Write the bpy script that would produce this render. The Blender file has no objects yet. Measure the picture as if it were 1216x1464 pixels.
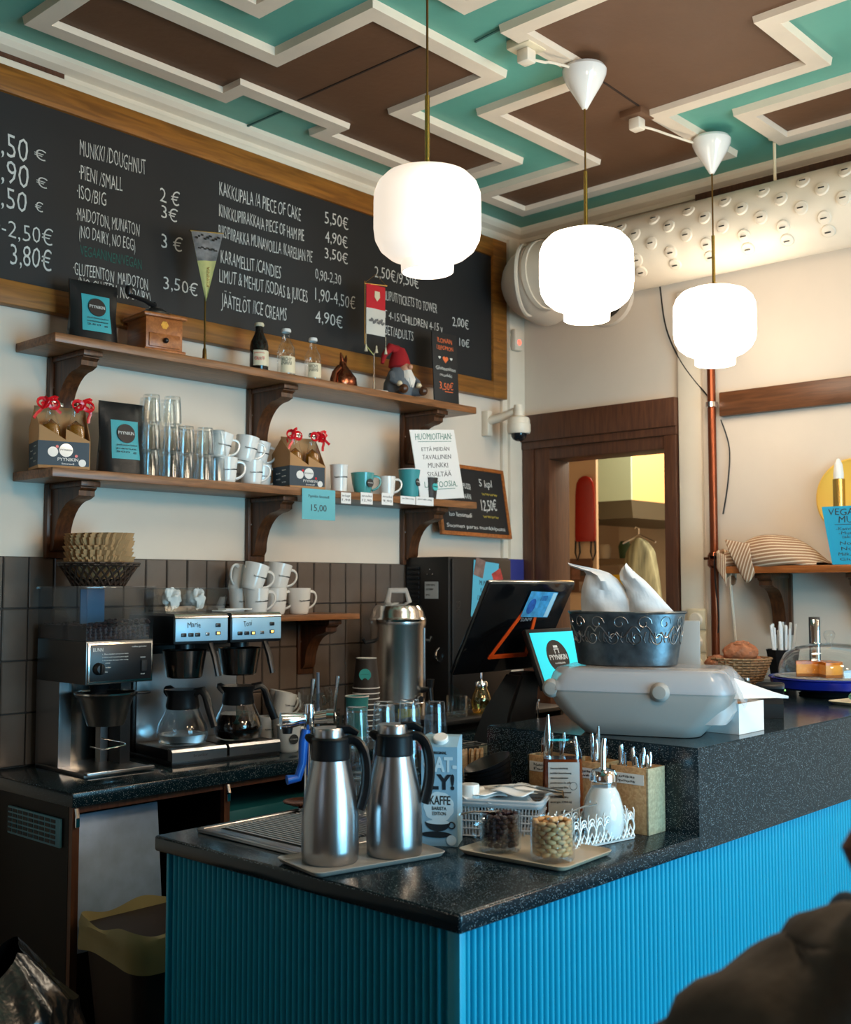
import bpy, bmesh, math, random
from mathutils import Vector, Matrix, Euler
random.seed(7)
PI=math.pi
C=bpy.context.scene.collection
sc=bpy.context.scene
R=math.radians
# ---------------------------------------------------------------- camera
# room axes: X runs along the blackboard wall to the corner, Y towards the blackboard wall, floor at z=0
EYE=Vector((0,0,1.5)); YAW,PITCH,ROLL,FPX=R(42.631),R(3.725),R(-.027),1611.3
_F=Vector((math.cos(PITCH)*math.cos(YAW),math.cos(PITCH)*math.sin(YAW),math.sin(PITCH)))
_R0=Vector((math.sin(YAW),-math.cos(YAW),0)); _U0=_R0.cross(_F)
_R=_R0*math.cos(ROLL)+_U0*math.sin(ROLL); _U=-_R0*math.sin(ROLL)+_U0*math.cos(ROLL)
cd=bpy.data.cameras.new('camera'); cam=bpy.data.objects.new('camera',cd); C.objects.link(cam)
cd.sensor_fit='HORIZONTAL'; cd.sensor_width=36; cd.lens=36*FPX/1216
cam.matrix_world=Matrix.Translation(EYE)@Matrix((_R,_U,-_F)).transposed().to_4x4()
cd.dof.use_dof=True; cd.dof.focus_distance=3.1; cd.dof.aperture_fstop=6.3
cd.clip_start=.05
sc.camera=cam
# ---------------------------------------------------------------- world, lights, exposure
w=bpy.data.worlds.new('world'); sc.world=w; w.use_nodes=True
w.node_tree.nodes['Background'].inputs[0].default_value=(.55,.75,1,1)
w.node_tree.nodes['Background'].inputs[1].default_value=.35
sc.view_settings.view_transform='Standard'; sc.view_settings.look='None'
sc.view_settings.exposure=.33; sc.view_settings.gamma=1; sc.view_settings.use_curve_mapping=False
def area(name,loc,target,sx,sy,power,col,spread=180):
    l=bpy.data.lights.new(name,'AREA'); l.shape='RECTANGLE'; l.size=sx; l.size_y=sy; l.energy=power; l.color=col; l.spread=R(spread)
    o=bpy.data.objects.new(name,l); C.objects.link(o); o.location=loc
    o.rotation_euler=(Vector(target)-Vector(loc)).to_track_quat('-Z','Z').to_euler(); return o
area('street_window_light',(2.15,-1.62,1.25),(2.15,5,1.15),1.7,1.7,112,(.24,.67,.95))
area('cafe_window_light',(-2.35,1.2,1.7),(3,1.2,1.6),1.6,1.2,1.5,(.62,.82,1.0))
for i,(x,y) in enumerate(((2.3,-1.1),(1.7,.55),(2.7,.25),(3.4,-.5),(-1.2,2.6))):  # unseen point lights added as warm fill, mainly for the blackboard wall
    l=bpy.data.lights.new('warm_fill_light','POINT'); l.energy=(26,26,26,24,6)[i]; l.color=(1.0,.74,.49); l.shadow_soft_size=.14
    o=bpy.data.objects.new('warm_fill_light',l); C.objects.link(o); o.location=(x,y,2.35)
area('kitchen_ceiling_light',(6.1,3.1,2.85),(6.1,3.4,0),1.2,.8,52,(1.0,.86,.66))
# ---------------------------------------------------------------- helpers
def at(px,py,x=None,y=None,z=None):
    "point on a plane of the room that the photograph shows at (px,py)"
    d=_F*FPX+_R*(px-608)-_U*(py-732)
    t=(x-EYE.x)/d.x if x is not None else (y-EYE.y)/d.y if y is not None else (z-EYE.z)/d.z
    return EYE+d*t
def B(): return bmesh.new()
def cube(bm,c,s,rz=0,bev=0,seg=2,rot=None):
    m=Matrix.Translation(c)@(rot.to_matrix().to_4x4() if rot else Matrix.Rotation(rz,4,'Z'))@Matrix.Diagonal((s[0],s[1],s[2],1))
    g=bmesh.ops.create_cube(bm,size=1,matrix=m)['verts']
    if bev:
        es=list({e for v in g for e in v.link_edges})
        bmesh.ops.bevel(bm,geom=es,offset=bev,segments=seg,affect='EDGES',profile=.5)
def slab(bm,lo,hi,bev=0,seg=2):
    cube(bm,[(a+b)/2 for a,b in zip(lo,hi)],[abs(b-a) for a,b in zip(lo,hi)],0,bev,seg)
def lathe(bm,prof,c=(0,0,0),n=24,mod=None,M=None,close=False):
    rings=[]
    for k,(r,z) in enumerate(prof):
        if r<1e-6: rings.append([bm.verts.new((0,0,z))])
        else:
            rings.append([bm.verts.new(((r*(mod(2*PI*i/n,k) if mod else 1))*math.cos(2*PI*i/n),(r*(mod(2*PI*i/n,k) if mod else 1))*math.sin(2*PI*i/n),z)) for i in range(n)])
    pairs=list(zip(rings,rings[1:]))
    if close: pairs.append((rings[-1],rings[0]))
    for a,b in pairs:
        for i in range(n):
            j=(i+1)%n
            try:
                if len(a)==1 and len(b)==1: pass
                elif len(a)==1: bm.faces.new((a[0],b[j],b[i]))
                elif len(b)==1: bm.faces.new((a[i],a[j],b[0]))
                else: bm.faces.new((a[i],a[j],b[j],b[i]))
            except ValueError: pass
    vs=[v for r_ in rings for v in r_]
    T=Matrix.Translation(c)@(M or Matrix.Identity(4))
    for v in vs: v.co=T@v.co
def tube(bm,pts,r,n=8,closed=False):
    pts=[Vector(p) for p in pts]; m=len(pts); rings=[]; up=None
    for i,p in enumerate(pts):
        if closed: t=pts[(i+1)%m]-pts[i-1]
        else: t=pts[min(i+1,m-1)]-pts[max(i-1,0)]
        t.normalize()
        if up is None: up=t.orthogonal().normalized()
        up=(up-t*up.dot(t)).normalized() if (up-t*up.dot(t)).length>1e-6 else t.orthogonal().normalized()
        s=t.cross(up); rr=r[i] if isinstance(r,(list,tuple)) else r
        if isinstance(rr,tuple): a,b=rr
        else: a=b=rr
        rings.append([bm.verts.new(p+up*(a*math.cos(2*PI*k/n))+s*(b*math.sin(2*PI*k/n))) for k in range(n)])
    for i in range(m if closed else m-1):
        a,b=rings[i],rings[(i+1)%m]
        for k in range(n): bm.faces.new((a[k],a[(k+1)%n],b[(k+1)%n],b[k]))
    if not closed:
        bm.faces.new(rings[0][::-1]); bm.faces.new(rings[-1])
def cyl(bm,a,b,r,r2=None,n=16): tube(bm,[a,b],[r,r if r2 is None else r2],n)
def prism(bm,poly,M,t):
    "poly in local xy extruded t along local z, placed by M"
    a=[bm.verts.new(M@Vector((x,y,0))) for x,y in poly]; b=[bm.verts.new(M@Vector((x,y,t))) for x,y in poly]; n=len(poly)
    bm.faces.new(a[::-1]); bm.faces.new(b)
    for i in range(n): bm.faces.new((a[i],a[(i+1)%n],b[(i+1)%n],b[i]))
def grid(bm,f,nu,nv,closeu=False):
    vs=[[bm.verts.new(f(i/nu,j/nv)) for i in range(nu+(0 if closeu else 1))] for j in range(nv+1)]
    k=len(vs[0])
    for j in range(nv):
        for i in range(k if closeu else k-1):
            bm.faces.new((vs[j][i],vs[j][(i+1)%k],vs[j+1][(i+1)%k],vs[j+1][i]))
def bez(p0,p1,p2,p3,n=10):
    p0,p1,p2,p3=map(Vector,(p0,p1,p2,p3)); return [p0*(1-t)**3+p1*3*t*(1-t)**2+p2*3*t*t*(1-t)+p3*t**3 for t in [i/n for i in range(n+1)]]
def ball(bm,c,r,n=12,s=(1,1,1)):
    bmesh.ops.create_uvsphere(bm,u_segments=n,v_segments=max(6,n*2//3),radius=1,matrix=Matrix.Translation(c)@Matrix.Diagonal((r*s[0],r*s[1],r*s[2],1)))
def setp(o,label=None,cat=None,group=None,kind=None):
    if label:o['label']=label
    if cat:o['category']=cat
    if group:o['group']=group
    if kind:o['kind']=kind
    return o
def obj(name,bm,m,parent=None,loc=None,rz=0,rot=None,ang=35,label=None,kind=None,flat=False,keep=False):
    if not keep: bmesh.ops.recalc_face_normals(bm,faces=bm.faces)
    if not flat:
        for f in bm.faces: f.smooth=True
        for e in bm.edges: e.smooth=e.calc_face_angle(0)<R(ang) if len(e.link_faces)==2 else True
    me=bpy.data.meshes.new(name); bm.to_mesh(me); bm.free()
    me.materials.append(m); o=bpy.data.objects.new(name,me); C.objects.link(o)
    if parent:o.parent=parent
    if loc is not None:o.location=loc
    if rot is not None:o.rotation_euler=rot
    elif rz:o.rotation_euler=(0,0,rz)
    if label:o['label']=label
    if kind:o['kind']=kind
    return o
def thing(name,label,cat,loc=(0,0,0),rz=0,group=None,rot=None):
    o=bpy.data.objects.new(name,None); C.objects.link(o); o.empty_display_size=.05
    o.location=loc; o.rotation_euler=rot if rot is not None else (0,0,rz); return setp(o,label,cat,group)
def struct(name,bm,m,**k): return setp(obj(name,bm,m,**k),kind='structure')
def dup(root,loc,rz=None,label=None,group=None,rot=None,scale=None):
    r=root.copy(); C.objects.link(r); r.location=loc
    if rz is not None:r.rotation_euler=(0,0,rz)
    if rot is not None:r.rotation_euler=rot
    if scale:r.scale=scale
    setp(r,label,None,group)
    for ch in [c for c in C.objects if c.parent==root]:
        c=ch.copy(); C.objects.link(c); c.parent=r
        for g in [g for g in C.objects if g.parent==ch]:
            d=g.copy(); C.objects.link(d); d.parent=c
    return r
_tc={}
def tmesh(s,m,res=2,thin=0,ext=.01):
    k=(s,m.name,res,thin)
    if k in _tc: return _tc[k]
    cu=bpy.data.curves.new('t','FONT'); cu.body=s; cu.size=1; cu.resolution_u=res; cu.offset=thin; cu.extrude=ext
    o=bpy.data.objects.new('t',cu); me=bpy.data.meshes.new_from_object(o)
    me.materials.clear(); me.materials.append(m)
    xs=[v.co.x for v in me.vertices]; x0,x1=min(xs),max(xs)
    _tc[k]=(me,x0,x1); bpy.data.objects.remove(o); return _tc[k]
def text(name,s,m,parent,loc,na,h,w=None,bend=None,thick=.0006,roll=0,lean=0,center=False,thin=0,jit=0,kind=None,label=None,res=2):
    """lettering whose normal points to na degrees in plan; h = capital height, w = total width"""
    me0,x0,x1=tmesh(s,m,res,thin); me=me0.copy(); me.name=name
    sy=h/.69; sx=(w/(x1-x0)) if w else sy
    if center: off=-(x0+x1)/2
    else: off=-x0
    rnd=random.Random(len(s)*7+int(h*1e4))
    for v in me.vertices:
        x=(v.co.x+off)*sx; y=v.co.y*sy; z=v.co.z/.01*thick/2
        if jit: y+=jit*h*math.sin(x/h*2.1+len(s)); x+=jit*h*.5*math.sin(v.co.y*5+x/h*3)
        if bend: a=x/bend; v.co=(bend*math.sin(a)+z*math.sin(a),y,bend*math.cos(a)-bend+z*math.cos(a))
        else: v.co=(x,y,z)
    o=bpy.data.objects.new(name,me); C.objects.link(o); o.parent=parent
    o.matrix_basis=Matrix.Translation(loc)@Matrix.Rotation(R(na+90),4,'Z')@Matrix.Rotation(R(90)+lean,4,'X')@Matrix.Rotation(roll,4,'Z')
    if kind:o['kind']=kind
    if label:o['label']=label
    return o
# ---------------------------------------------------------------- materials
def mat(name,col,rough=.5,metal=0,bump=0,bscale=40,var=0,vscale=6,trans=0,ior=1.45,emit=None,es=0,coat=0,alpha=1,stretch=None,spec=None,sheen=0,sss=0):
    m=bpy.data.materials.new(name); m.use_nodes=True; nt=m.node_tree; b=nt.nodes['Principled BSDF']; L=nt.links
    b.inputs['Base Color'].default_value=(*col,1); b.inputs['Roughness'].default_value=rough; b.inputs['Metallic'].default_value=metal
    b.inputs['Transmission Weight'].default_value=trans; b.inputs['IOR'].default_value=ior; b.inputs['Coat Weight'].default_value=coat; b.inputs['Alpha'].default_value=alpha
    if spec is not None: b.inputs['Specular IOR Level'].default_value=spec
    if sheen: b.inputs['Sheen Weight'].default_value=sheen
    if emit: b.inputs['Emission Color'].default_value=(*emit,1); b.inputs['Emission Strength'].default_value=es
    if bump or var:
        tc=nt.nodes.new('ShaderNodeTexCoord'); mp=nt.nodes.new('ShaderNodeMapping'); L.new(tc.outputs['Object'],mp.inputs[0])
        if stretch: mp.inputs['Scale'].default_value=stretch
    if var:
        n=nt.nodes.new('ShaderNodeTexNoise'); n.inputs['Scale'].default_value=vscale; n.inputs['Detail'].default_value=5; L.new(mp.outputs[0],n.inputs[0])
        r=nt.nodes.new('ShaderNodeValToRGB'); r.color_ramp.elements[0].position=.3; r.color_ramp.elements[1].position=.7
        r.color_ramp.elements[0].color=(*[max(0,c*(1-var)) for c in col],1); r.color_ramp.elements[1].color=(*[min(1,c*(1+var)) for c in col],1)
        L.new(n.outputs[0],r.inputs[0]); L.new(r.outputs[0],b.inputs['Base Color'])
    if bump:
        n=nt.nodes.new('ShaderNodeTexNoise'); n.inputs['Scale'].default_value=bscale; n.inputs['Detail'].default_value=4; L.new(mp.outputs[0],n.inputs[0])
        u=nt.nodes.new('ShaderNodeBump'); u.inputs['Strength'].default_value=bump; u.inputs['Distance'].default_value=.01
        L.new(n.outputs[0],u.inputs['Height']); L.new(u.outputs[0],b.inputs['Normal'])
    return m
def glass(name,tint=(.96,.98,.98),edge=.5,rough=.02,base=.05,gcol=(.9,.95,1)):
    "thin clear glass: clear straight through, glossy towards the edge"
    m=bpy.data.materials.new(name); m.use_nodes=True; nt=m.node_tree; nt.nodes.clear(); L=nt.links
    o=nt.nodes.new('ShaderNodeOutputMaterial'); mx=nt.nodes.new('ShaderNodeMixShader'); t=nt.nodes.new('ShaderNodeBsdfTransparent'); g=nt.nodes.new('ShaderNodeBsdfGlossy')
    lw=nt.nodes.new('ShaderNodeLayerWeight'); lw.inputs[0].default_value=edge; ad=nt.nodes.new('ShaderNodeMath'); ad.inputs[1].default_value=base; ad.use_clamp=True
    t.inputs[0].default_value=(*tint,1); g.inputs[0].default_value=(*gcol,1); g.inputs[1].default_value=rough
    L.new(lw.outputs['Facing'],ad.inputs[0]); pw=nt.nodes.new('ShaderNodeMath'); pw.operation='POWER'; pw.inputs[1].default_value=3.6
    L.new(lw.outputs['Facing'],pw.inputs[0]); L.new(pw.outputs[0],ad.inputs[0]); L.new(ad.outputs[0],mx.inputs[0]); L.new(t.outputs[0],mx.inputs[1]); L.new(g.outputs[0],mx.inputs[2]); L.new(mx.outputs[0],o.inputs[0])
    return m
def granite(name):
    m=mat(name,(.008,.010,.014),.17,spec=.42); nt=m.node_tree; b=nt.nodes['Principled BSDF']; L=nt.links
    tc=nt.nodes.new('ShaderNodeTexCoord'); v=nt.nodes.new('ShaderNodeTexVoronoi'); v.inputs['Scale'].default_value=420; L.new(tc.outputs['Object'],v.inputs[0])
    n=nt.nodes.new('ShaderNodeTexNoise'); n.inputs['Scale'].default_value=70; n.inputs['Detail'].default_value=3; L.new(tc.outputs['Object'],n.inputs[0])
    r=nt.nodes.new('ShaderNodeValToRGB'); r.color_ramp.elements[0].position=.14; r.color_ramp.elements[0].color=(.42,.48,.50,1); r.color_ramp.elements[1].position=.34; r.color_ramp.elements[1].color=(.0035,.012,.018,1)
    L.new(v.outputs['Distance'],r.inputs[0])
    s=nt.nodes.new('ShaderNodeSeparateColor'); L.new(v.outputs['Color'],s.inputs[0])
    c=nt.nodes.new('ShaderNodeMath'); c.operation='GREATER_THAN'; c.inputs[1].default_value=.66; L.new(s.outputs[0],c.inputs[0])
    mx=nt.nodes.new('ShaderNodeMix'); mx.data_type='RGBA'; mx.inputs[6].default_value=(.0035,.012,.018,1); L.new(c.outputs[0],mx.inputs[0]); L.new(r.outputs[0],mx.inputs[7]); L.new(mx.outputs[2],b.inputs['Base Color'])
    return m
def wood(name,c1,c2,rough=.45,axis=0,scale=6):
    m=mat(name,c1,rough); nt=m.node_tree; b=nt.nodes['Principled BSDF']; L=nt.links
    tc=nt.nodes.new('ShaderNodeTexCoord'); mp=nt.nodes.new('ShaderNodeMapping'); s=[14,14,14]; s[axis]=1.2; mp.inputs['Scale'].default_value=s; L.new(tc.outputs['Object'],mp.inputs[0])
    n=nt.nodes.new('ShaderNodeTexNoise'); n.inputs['Scale'].default_value=scale; n.inputs['Detail'].default_value=6; n.inputs['Distortion'].default_value=.6; L.new(mp.outputs[0],n.inputs[0])
    r=nt.nodes.new('ShaderNodeValToRGB'); r.color_ramp.elements[0].position=.35; r.color_ramp.elements[1].position=.68; r.color_ramp.elements[0].color=(*c1,1); r.color_ramp.elements[1].color=(*c2,1)
    L.new(n.outputs[0],r.inputs[0]); L.new(r.outputs[0],b.inputs['Base Color'])
    u=nt.nodes.new('ShaderNodeBump'); u.inputs['Strength'].default_value=.15; u.inputs['Distance'].default_value=.004; L.new(n.outputs[0],u.inputs['Height']); L.new(u.outputs[0],b.inputs['Normal'])
    return m
def S(*c):  # sRGB 0-255 to linear
    return tuple((x/255/12.92 if x/255<.04045 else ((x/255+.055)/1.055)**2.4) for x in c)
M_wall=mat('wall_paint',S(214,200,184),.75,bump=.06,bscale=18,var=.04,vscale=3)
M_white=mat('white_gloss_paint',S(222,210,192),.4,bump=.05,bscale=25,var=.05)
M_strip=mat('ceiling_strip_paint',S(222,206,186),.5,bump=.1,bscale=30,var=.06)
M_teal=mat('ceiling_teal_paint',S(92,158,142),.45,bump=.12,bscale=14,var=.08,vscale=5)
M_brown=mat('ceiling_brown_paint',S(98,67,45),.6,bump=.12,bscale=40,var=.08,vscale=5)
M_trim=wood('dark_brown_trim',S(72,42,28),S(92,56,36),.4,2)
M_trimy=wood('dark_brown_rail',S(88,54,32),S(112,70,42),.4,1)
M_shelf=wood('shelf_wood',S(104,66,38),S(150,98,58),.35,0)
M_shelfy=wood('orange_shelf_wood',S(140,76,32),S(176,104,50),.35,1)
M_brack=wood('bracket_wood',S(56,32,18),S(92,54,28),.38,2)
M_frame=wood('blackboard_frame_wood',S(118,72,22),S(158,100,36),.45,0,4)
M_board=mat('blackboard',S(29,29,30),.62,var=.25,vscale=3)
M_chalk=mat('chalk',S(206,205,200),.9)
M_chalkg=mat('green_chalk',S(40,98,88),.9)
M_granite=granite('speckled_black_stone')
M_panel=mat('teal_bar_paint',S(8,148,180),.38,var=.05,vscale=4)
M_tile=mat('brown_glazed_tile',S(102,89,80),.16,bump=.25,bscale=9,var=.12,vscale=9)
M_grout=mat('grout',S(62,54,50),.85)
M_steel=mat('brushed_steel',(.42,.42,.43),.28,1,bump=.04,bscale=90,stretch=(1,1,.02))
M_steelv=mat('polished_steel',(.70,.68,.65),.17,1)
M_chrome=mat('chrome',(.8,.82,.85),.06,1)
M_dsteel=mat('dark_steel',(.16,.155,.15),.32,1)
M_black=mat('black_plastic',S(20,20,22),.35)
M_blackm=mat('matte_black',S(24,23,23),.7)
M_blacksat=mat('satin_black_cabinet',S(23,19,17),.45,var=.15,vscale=4)
M_porc=mat('white_porcelain',S(226,224,220),.14,coat=.4)
M_print=mat('dark_print',S(50,48,46),.6)
M_tealp=mat('teal_print',S(70,180,180),.45)
M_tealc=mat('teal_ceramic',S(72,150,148),.2,coat=.4)
M_pouch=mat('black_foil_pouch',S(26,25,26),.33,bump=.25,bscale=14)
M_card=mat('kraft_cardboard',S(176,130,84),.75,var=.06)
M_navy=mat('navy_label',S(34,50,62),.5)
M_red=mat('red_ribbon',S(206,16,30),.25,spec=.6)
M_glass=glass('clear_glass',base=.04)
M_glassb=glass('bright_clear_glass',base=.05,edge=.55)
M_glassamb=glass('amber_bottle_glass',tint=(.92,.62,.22),base=.05)
M_plexi=glass('clear_plastic',tint=(.90,.93,.95),base=.04,edge=.45,rough=.08)
M_milkplexi=mat('milky_plastic_cover',S(196,198,204),.16,alpha=.5)
M_beans=mat('roasted_coffee_beans',S(52,34,34),.35)
M_coffee=mat('black_coffee',S(14,8,6),.08)
M_beer=mat('golden_drink',S(190,120,30),.15,trans=.5)
M_brass=mat('brass',S(196,160,84),.25,1)
M_gold=mat('antique_gold',S(150,118,66),.32,1)
M_copper=mat('copper_pipe',S(128,66,40),.32,.8,var=.1)
M_coppr=mat('polished_copper',S(132,78,56),.22,1)
M_paper=mat('white_paper',S(226,224,222),.7)
M_cream=mat('cream_plastic',S(214,200,170),.45)
M_grey=mat('light_grey_plastic',S(158,152,146),.55,var=.03)
M_wicker=mat('natural_wicker',S(152,118,84),.7,var=.2,vscale=60)
M_wickerw=mat('white_wicker',S(170,168,168),.6)
M_cab=mat('black_cabinet_board',S(17,14,13),.5,spec=.2)
M_wickerb=mat('dark_wicker',S(52,36,26),.5,var=.3,vscale=50)
M_filter=mat('brown_filter_paper',S(176,136,92),.85)
M_lwood=wood('pale_bamboo',S(176,130,86),S(206,164,116),.5,0,8)
M_lwoodz=wood('dull_bamboo',S(150,140,112),S(182,170,138),.5,1,9)
M_blue=mat('blue_lever_plastic',S(20,90,190),.3)
M_cobalt=mat('cobalt_enamel',S(16,32,128),.22)
M_orange=mat('orange_plastic',S(222,84,24),.45)
M_skin=mat('skin',S(196,140,112),.5)
M_hair=mat('auburn_hair',S(104,56,32),.6,var=.3,vscale=60)
M_jacket=mat('dark_jacket_cloth',S(70,60,52),.85,bump=1.0,bscale=9,var=.5,vscale=7)
M_opal=mat('opal_glass_lit',(1,.95,.88),.25,emit=(1,.86,.68),es=7.5)
M_opal1=mat('opal_glass_lit_soft',(1,.95,.9),.2,emit=(1,.85,.70),es=.62)
M_bulb=mat('lit_bulb',(1,1,1),.3,emit=(1,.9,.75),es=12)
def lit(name,c,s): return mat(name,c,.5,emit=c,es=s)
M_urn=mat('urn_steel',(.82,.80,.77),.27,1)
M_cafe=mat('brown_cafe_wall',S(120,92,72),.7)
M_floor=mat('floor_tiles',S(70,58,50),.5,var=.2)
# ================================================================ ROOM SHELL
ZC=3.20; XW=4.25; YW=3.30; X0=-2.4; Y0=-1.7
bm=B(); slab(bm,(X0,Y0,-.1),(8.2,6.2,0)); struct('floor',bm,M_floor)
bm=B(); slab(bm,(X0,YW,0),(XW+.0,YW+.12,ZC+.05)); wall_l=struct('wall_left',bm,M_wall)
# door wall with its opening (Y 2.494..3.117, up to 2.09)
bm=B()
slab(bm,(XW,3.117,0),(XW+.14,YW+.12,ZC+.05)); slab(bm,(XW,Y0,0),(XW+.14,2.494,ZC+.05)); slab(bm,(XW,2.494,2.09),(XW+.14,3.117,ZC+.05))
wall_b=struct('wall_back',bm,M_wall)
bm=B(); slab(bm,(X0-.1,Y0,0),(X0,.6,ZC)); slab(bm,(X0-.1,1.8,0),(X0,YW+.12,ZC)); slab(bm,(X0-.1,.6,0),(X0,1.8,1.0)); slab(bm,(X0-.1,.6,2.4),(X0,1.8,ZC)); struct('wall_front',bm,M_cafe)
bm=B(); slab(bm,(X0,Y0-.1,0),(1.3,Y0,ZC)); slab(bm,(3.0,Y0-.1,0),(XW+.14,Y0,ZC)); slab(bm,(1.3,Y0-.1,0),(3.0,Y0,.4)); slab(bm,(1.3,Y0-.1,2.1),(3.0,Y0,ZC)); struct('wall_right',bm,M_wall)
for i,(lo,hi) in enumerate((((1.3,Y0-.08,.4),(3.0,Y0-.03,2.1)),((X0-.08,.6,1.0),(X0-.03,1.8,2.4)))):
    bm=B(); a,b=Vector(lo),Vector(hi); ax=0 if i==0 else 1
    t=.05
    def seg(l,h): slab(bm,l,h)
    p=list(lo);q=list(hi); q2=q[:]; q2[2]=lo[2]+t; seg(p,q2); p2=p[:]; p2[2]=hi[2]-t; seg(p2,q)
    mid=(lo[ax]+hi[ax])/2
    for c in (lo[ax],mid-t/2,hi[ax]-t):
        p3=p[:];q3=q[:];p3[ax]=c;q3[ax]=c+t;seg(p3,q3)
    fr=setp(obj('window_%d'%(i+1),bm,M_white),kind='structure')
    bm=B(); p=list(lo);q=list(hi); k=1-ax; p[k]=(lo[k]+hi[k])/2-.003; q[k]=p[k]+.006; slab(bm,p,q); obj('pane',bm,M_glass,fr)
# ceiling: teal field, brown fields and raised cream strips
bm=B(); slab(bm,(X0,Y0,ZC),(XW+.14,YW+.12,ZC+.1)); ceil=struct('ceiling',bm,M_teal)
PA=[(1.655,3.036),(2.28,3.036),(2.28,2.94),(2.79,2.94),(2.79,3.036),(3.43,3.036),(3.43,2.75),(2.785,2.75),(2.785,2.32),(2.29,2.32),(2.29,2.76),(1.655,2.76)]
PB=[(2.66,2.02),(3.065,2.02),(3.09,2.46),(3.70,2.46),(3.72,3.02),(3.945,3.02),(3.94,2.088),(3.437,2.088),(3.41,1.493),(3.06,1.493),(3.06,.9),(2.66,.9)]
PB=[(2.66,2.02),(3.075,2.02),(3.075,2.46),(3.71,2.46),(3.71,3.02),(3.94,3.02),(3.94,2.088),(3.425,2.088),(3.425,1.493),(3.06,1.493),(3.06,.9),(2.66,.9)]
PC=[(3.70,1.79),(3.943,1.79),(3.943,.5),(3.55,.5),(3.55,.9),(3.70,.9)]
PD=[(1.985,2.49),(1.985,2.03),(2.38,2.03),(2.38,.9),(1.2,.9),(1.2,2.49)]
PE=[(.9,3.04),(.9,2.3),(.2,2.3),(.2,1.0),(-1.9,1.0),(-1.9,3.04)]
PF=[(3.94,.2),(3.94,-1.4),(.4,-1.4),(.4,.5),(2.2,.5),(2.2,.2)]
def area2(p): return sum(p[i][0]*p[(i+1)%len(p)][1]-p[(i+1)%len(p)][0]*p[i][1] for i in range(len(p)))/2
def offset(p,d):
    if area2(p)<0:p=p[::-1]
    out=[];n=len(p)
    for i in range(n):
        a,b,c=Vector(p[i-1]),Vector(p[i]),Vector(p[(i+1)%n])
        e1=(b-a).normalized();e2=(c-b).normalized()
        n1=Vector((e1.y,-e1.x));n2=Vector((e2.y,-e2.x))
        m=n1+n2
        out.append(tuple(b+n1*d+n2*d if abs(n1.dot(n2))<.5 else b+n1*d))
    return p,out
for k,P in enumerate((PA,PB,PC,PD,PE,PF)):
    inn,out=offset(P,.066)
    bm=B(); prism(bm,inn,Matrix.Translation((0,0,ZC-.006)),.02); obj('painted_field',bm,M_brown,ceil,label='dark brown painted ceiling field')
    bm=B(); n=len(inn); zt,zb=ZC+.004,ZC-.026
    for i in range(n):
        j=(i+1)%n; q=[inn[i],inn[j],out[j],out[i]]
        g=offset([inn[i],inn[j],out[j],out[i]],0)[0]
        b_=.006
        a_=[bm.verts.new((x,y,zt)) for x,y in q]; c=[Vector(x) for x in q]
        # slightly narrowed lower face gives the strip its chamfer
        lo=[c[0]+(c[3]-c[0]).normalized()*b_,c[1]+(c[2]-c[1]).normalized()*b_,c[2]+(c[1]-c[2]).normalized()*b_,c[3]+(c[0]-c[3]).normalized()*b_]
        d_=[bm.verts.new((v.x,v.y,zb)) for v in lo]
        bm.faces.new(a_);bm.faces.new(d_)
        for s in range(4): bm.faces.new((a_[s],a_[(s+1)%4],d_[(s+1)%4],d_[s]))
    bmesh.ops.remove_doubles(bm,verts=bm.verts,dist=1e-4)
    obj('strip',bm,M_strip,ceil,flat=True,label='raised cream moulding strip')
# board joints in the ceiling
for (x0,y0),(x1,y1) in (((2.525,2.33),(2.525,2.93)),((2.545,3.04),(2.545,3.24)),((3.09,2.06),(3.42,2.08)),((2.6,2.0),(2.62,2.2))):
    bm=B(); d=Vector((x1-x0,y1-y0)); L_=d.length
    cube(bm,((x0+x1)/2,(y0+y1)/2,ZC-.0065),(L_,.007,.004),math.atan2(d.y,d.x)); obj('joint',bm,mat('joint_brown',S(44,28,20),.8) if (x0<2.54 or x0>3) else mat('joint_teal',S(40,90,84),.6),ceil)
# cove mouldings round the ceiling edge
bm=B(); 
prof=[(0,0),(.065,0),(.065,-.016),(.05,-.03),(.018,-.04),(.018,-.06),(0,-.06)]
prism(bm,[(a,b) for a,b in prof],Matrix(((0,0,1,X0),(-1,0,0,YW),(0,1,0,ZC),(0,0,0,1))),XW-X0); struct('trim_1',bm,M_white,ang=20)
bm=B(); prism(bm,[(a,b) for a,b in prof],Matrix(((-1,0,0,XW),(0,0,1,Y0),(0,1,0,ZC),(0,0,0,1))),YW-Y0); struct('trim_2',bm,M_white,ang=20)
bm=B(); slab(bm,(X0,YW-.012,3.135),(4.1,YW,3.165)); struct('trim_3',bm,mat('brown_strip_board',S(110,84,70),.6))  # brown strip between the cove and the white strip
bm=B(); slab(bm,(X0,YW-.03,3.112),(4.1,YW,3.14),.003); struct('trim_4',bm,M_white)
bm=B(); slab(bm,(X0,YW-.02,3.14),(1.83,YW,3.166)); struct('trim_5',bm,M_trim)
# painted post by the corner
bm=B(); slab(bm,(4.135,YW-.035,0),(XW,YW,3.14),.004); slab(bm,(4.10,YW-.018,0),(4.14,YW,3.14),.003); struct('trim_6',bm,M_white)
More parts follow.
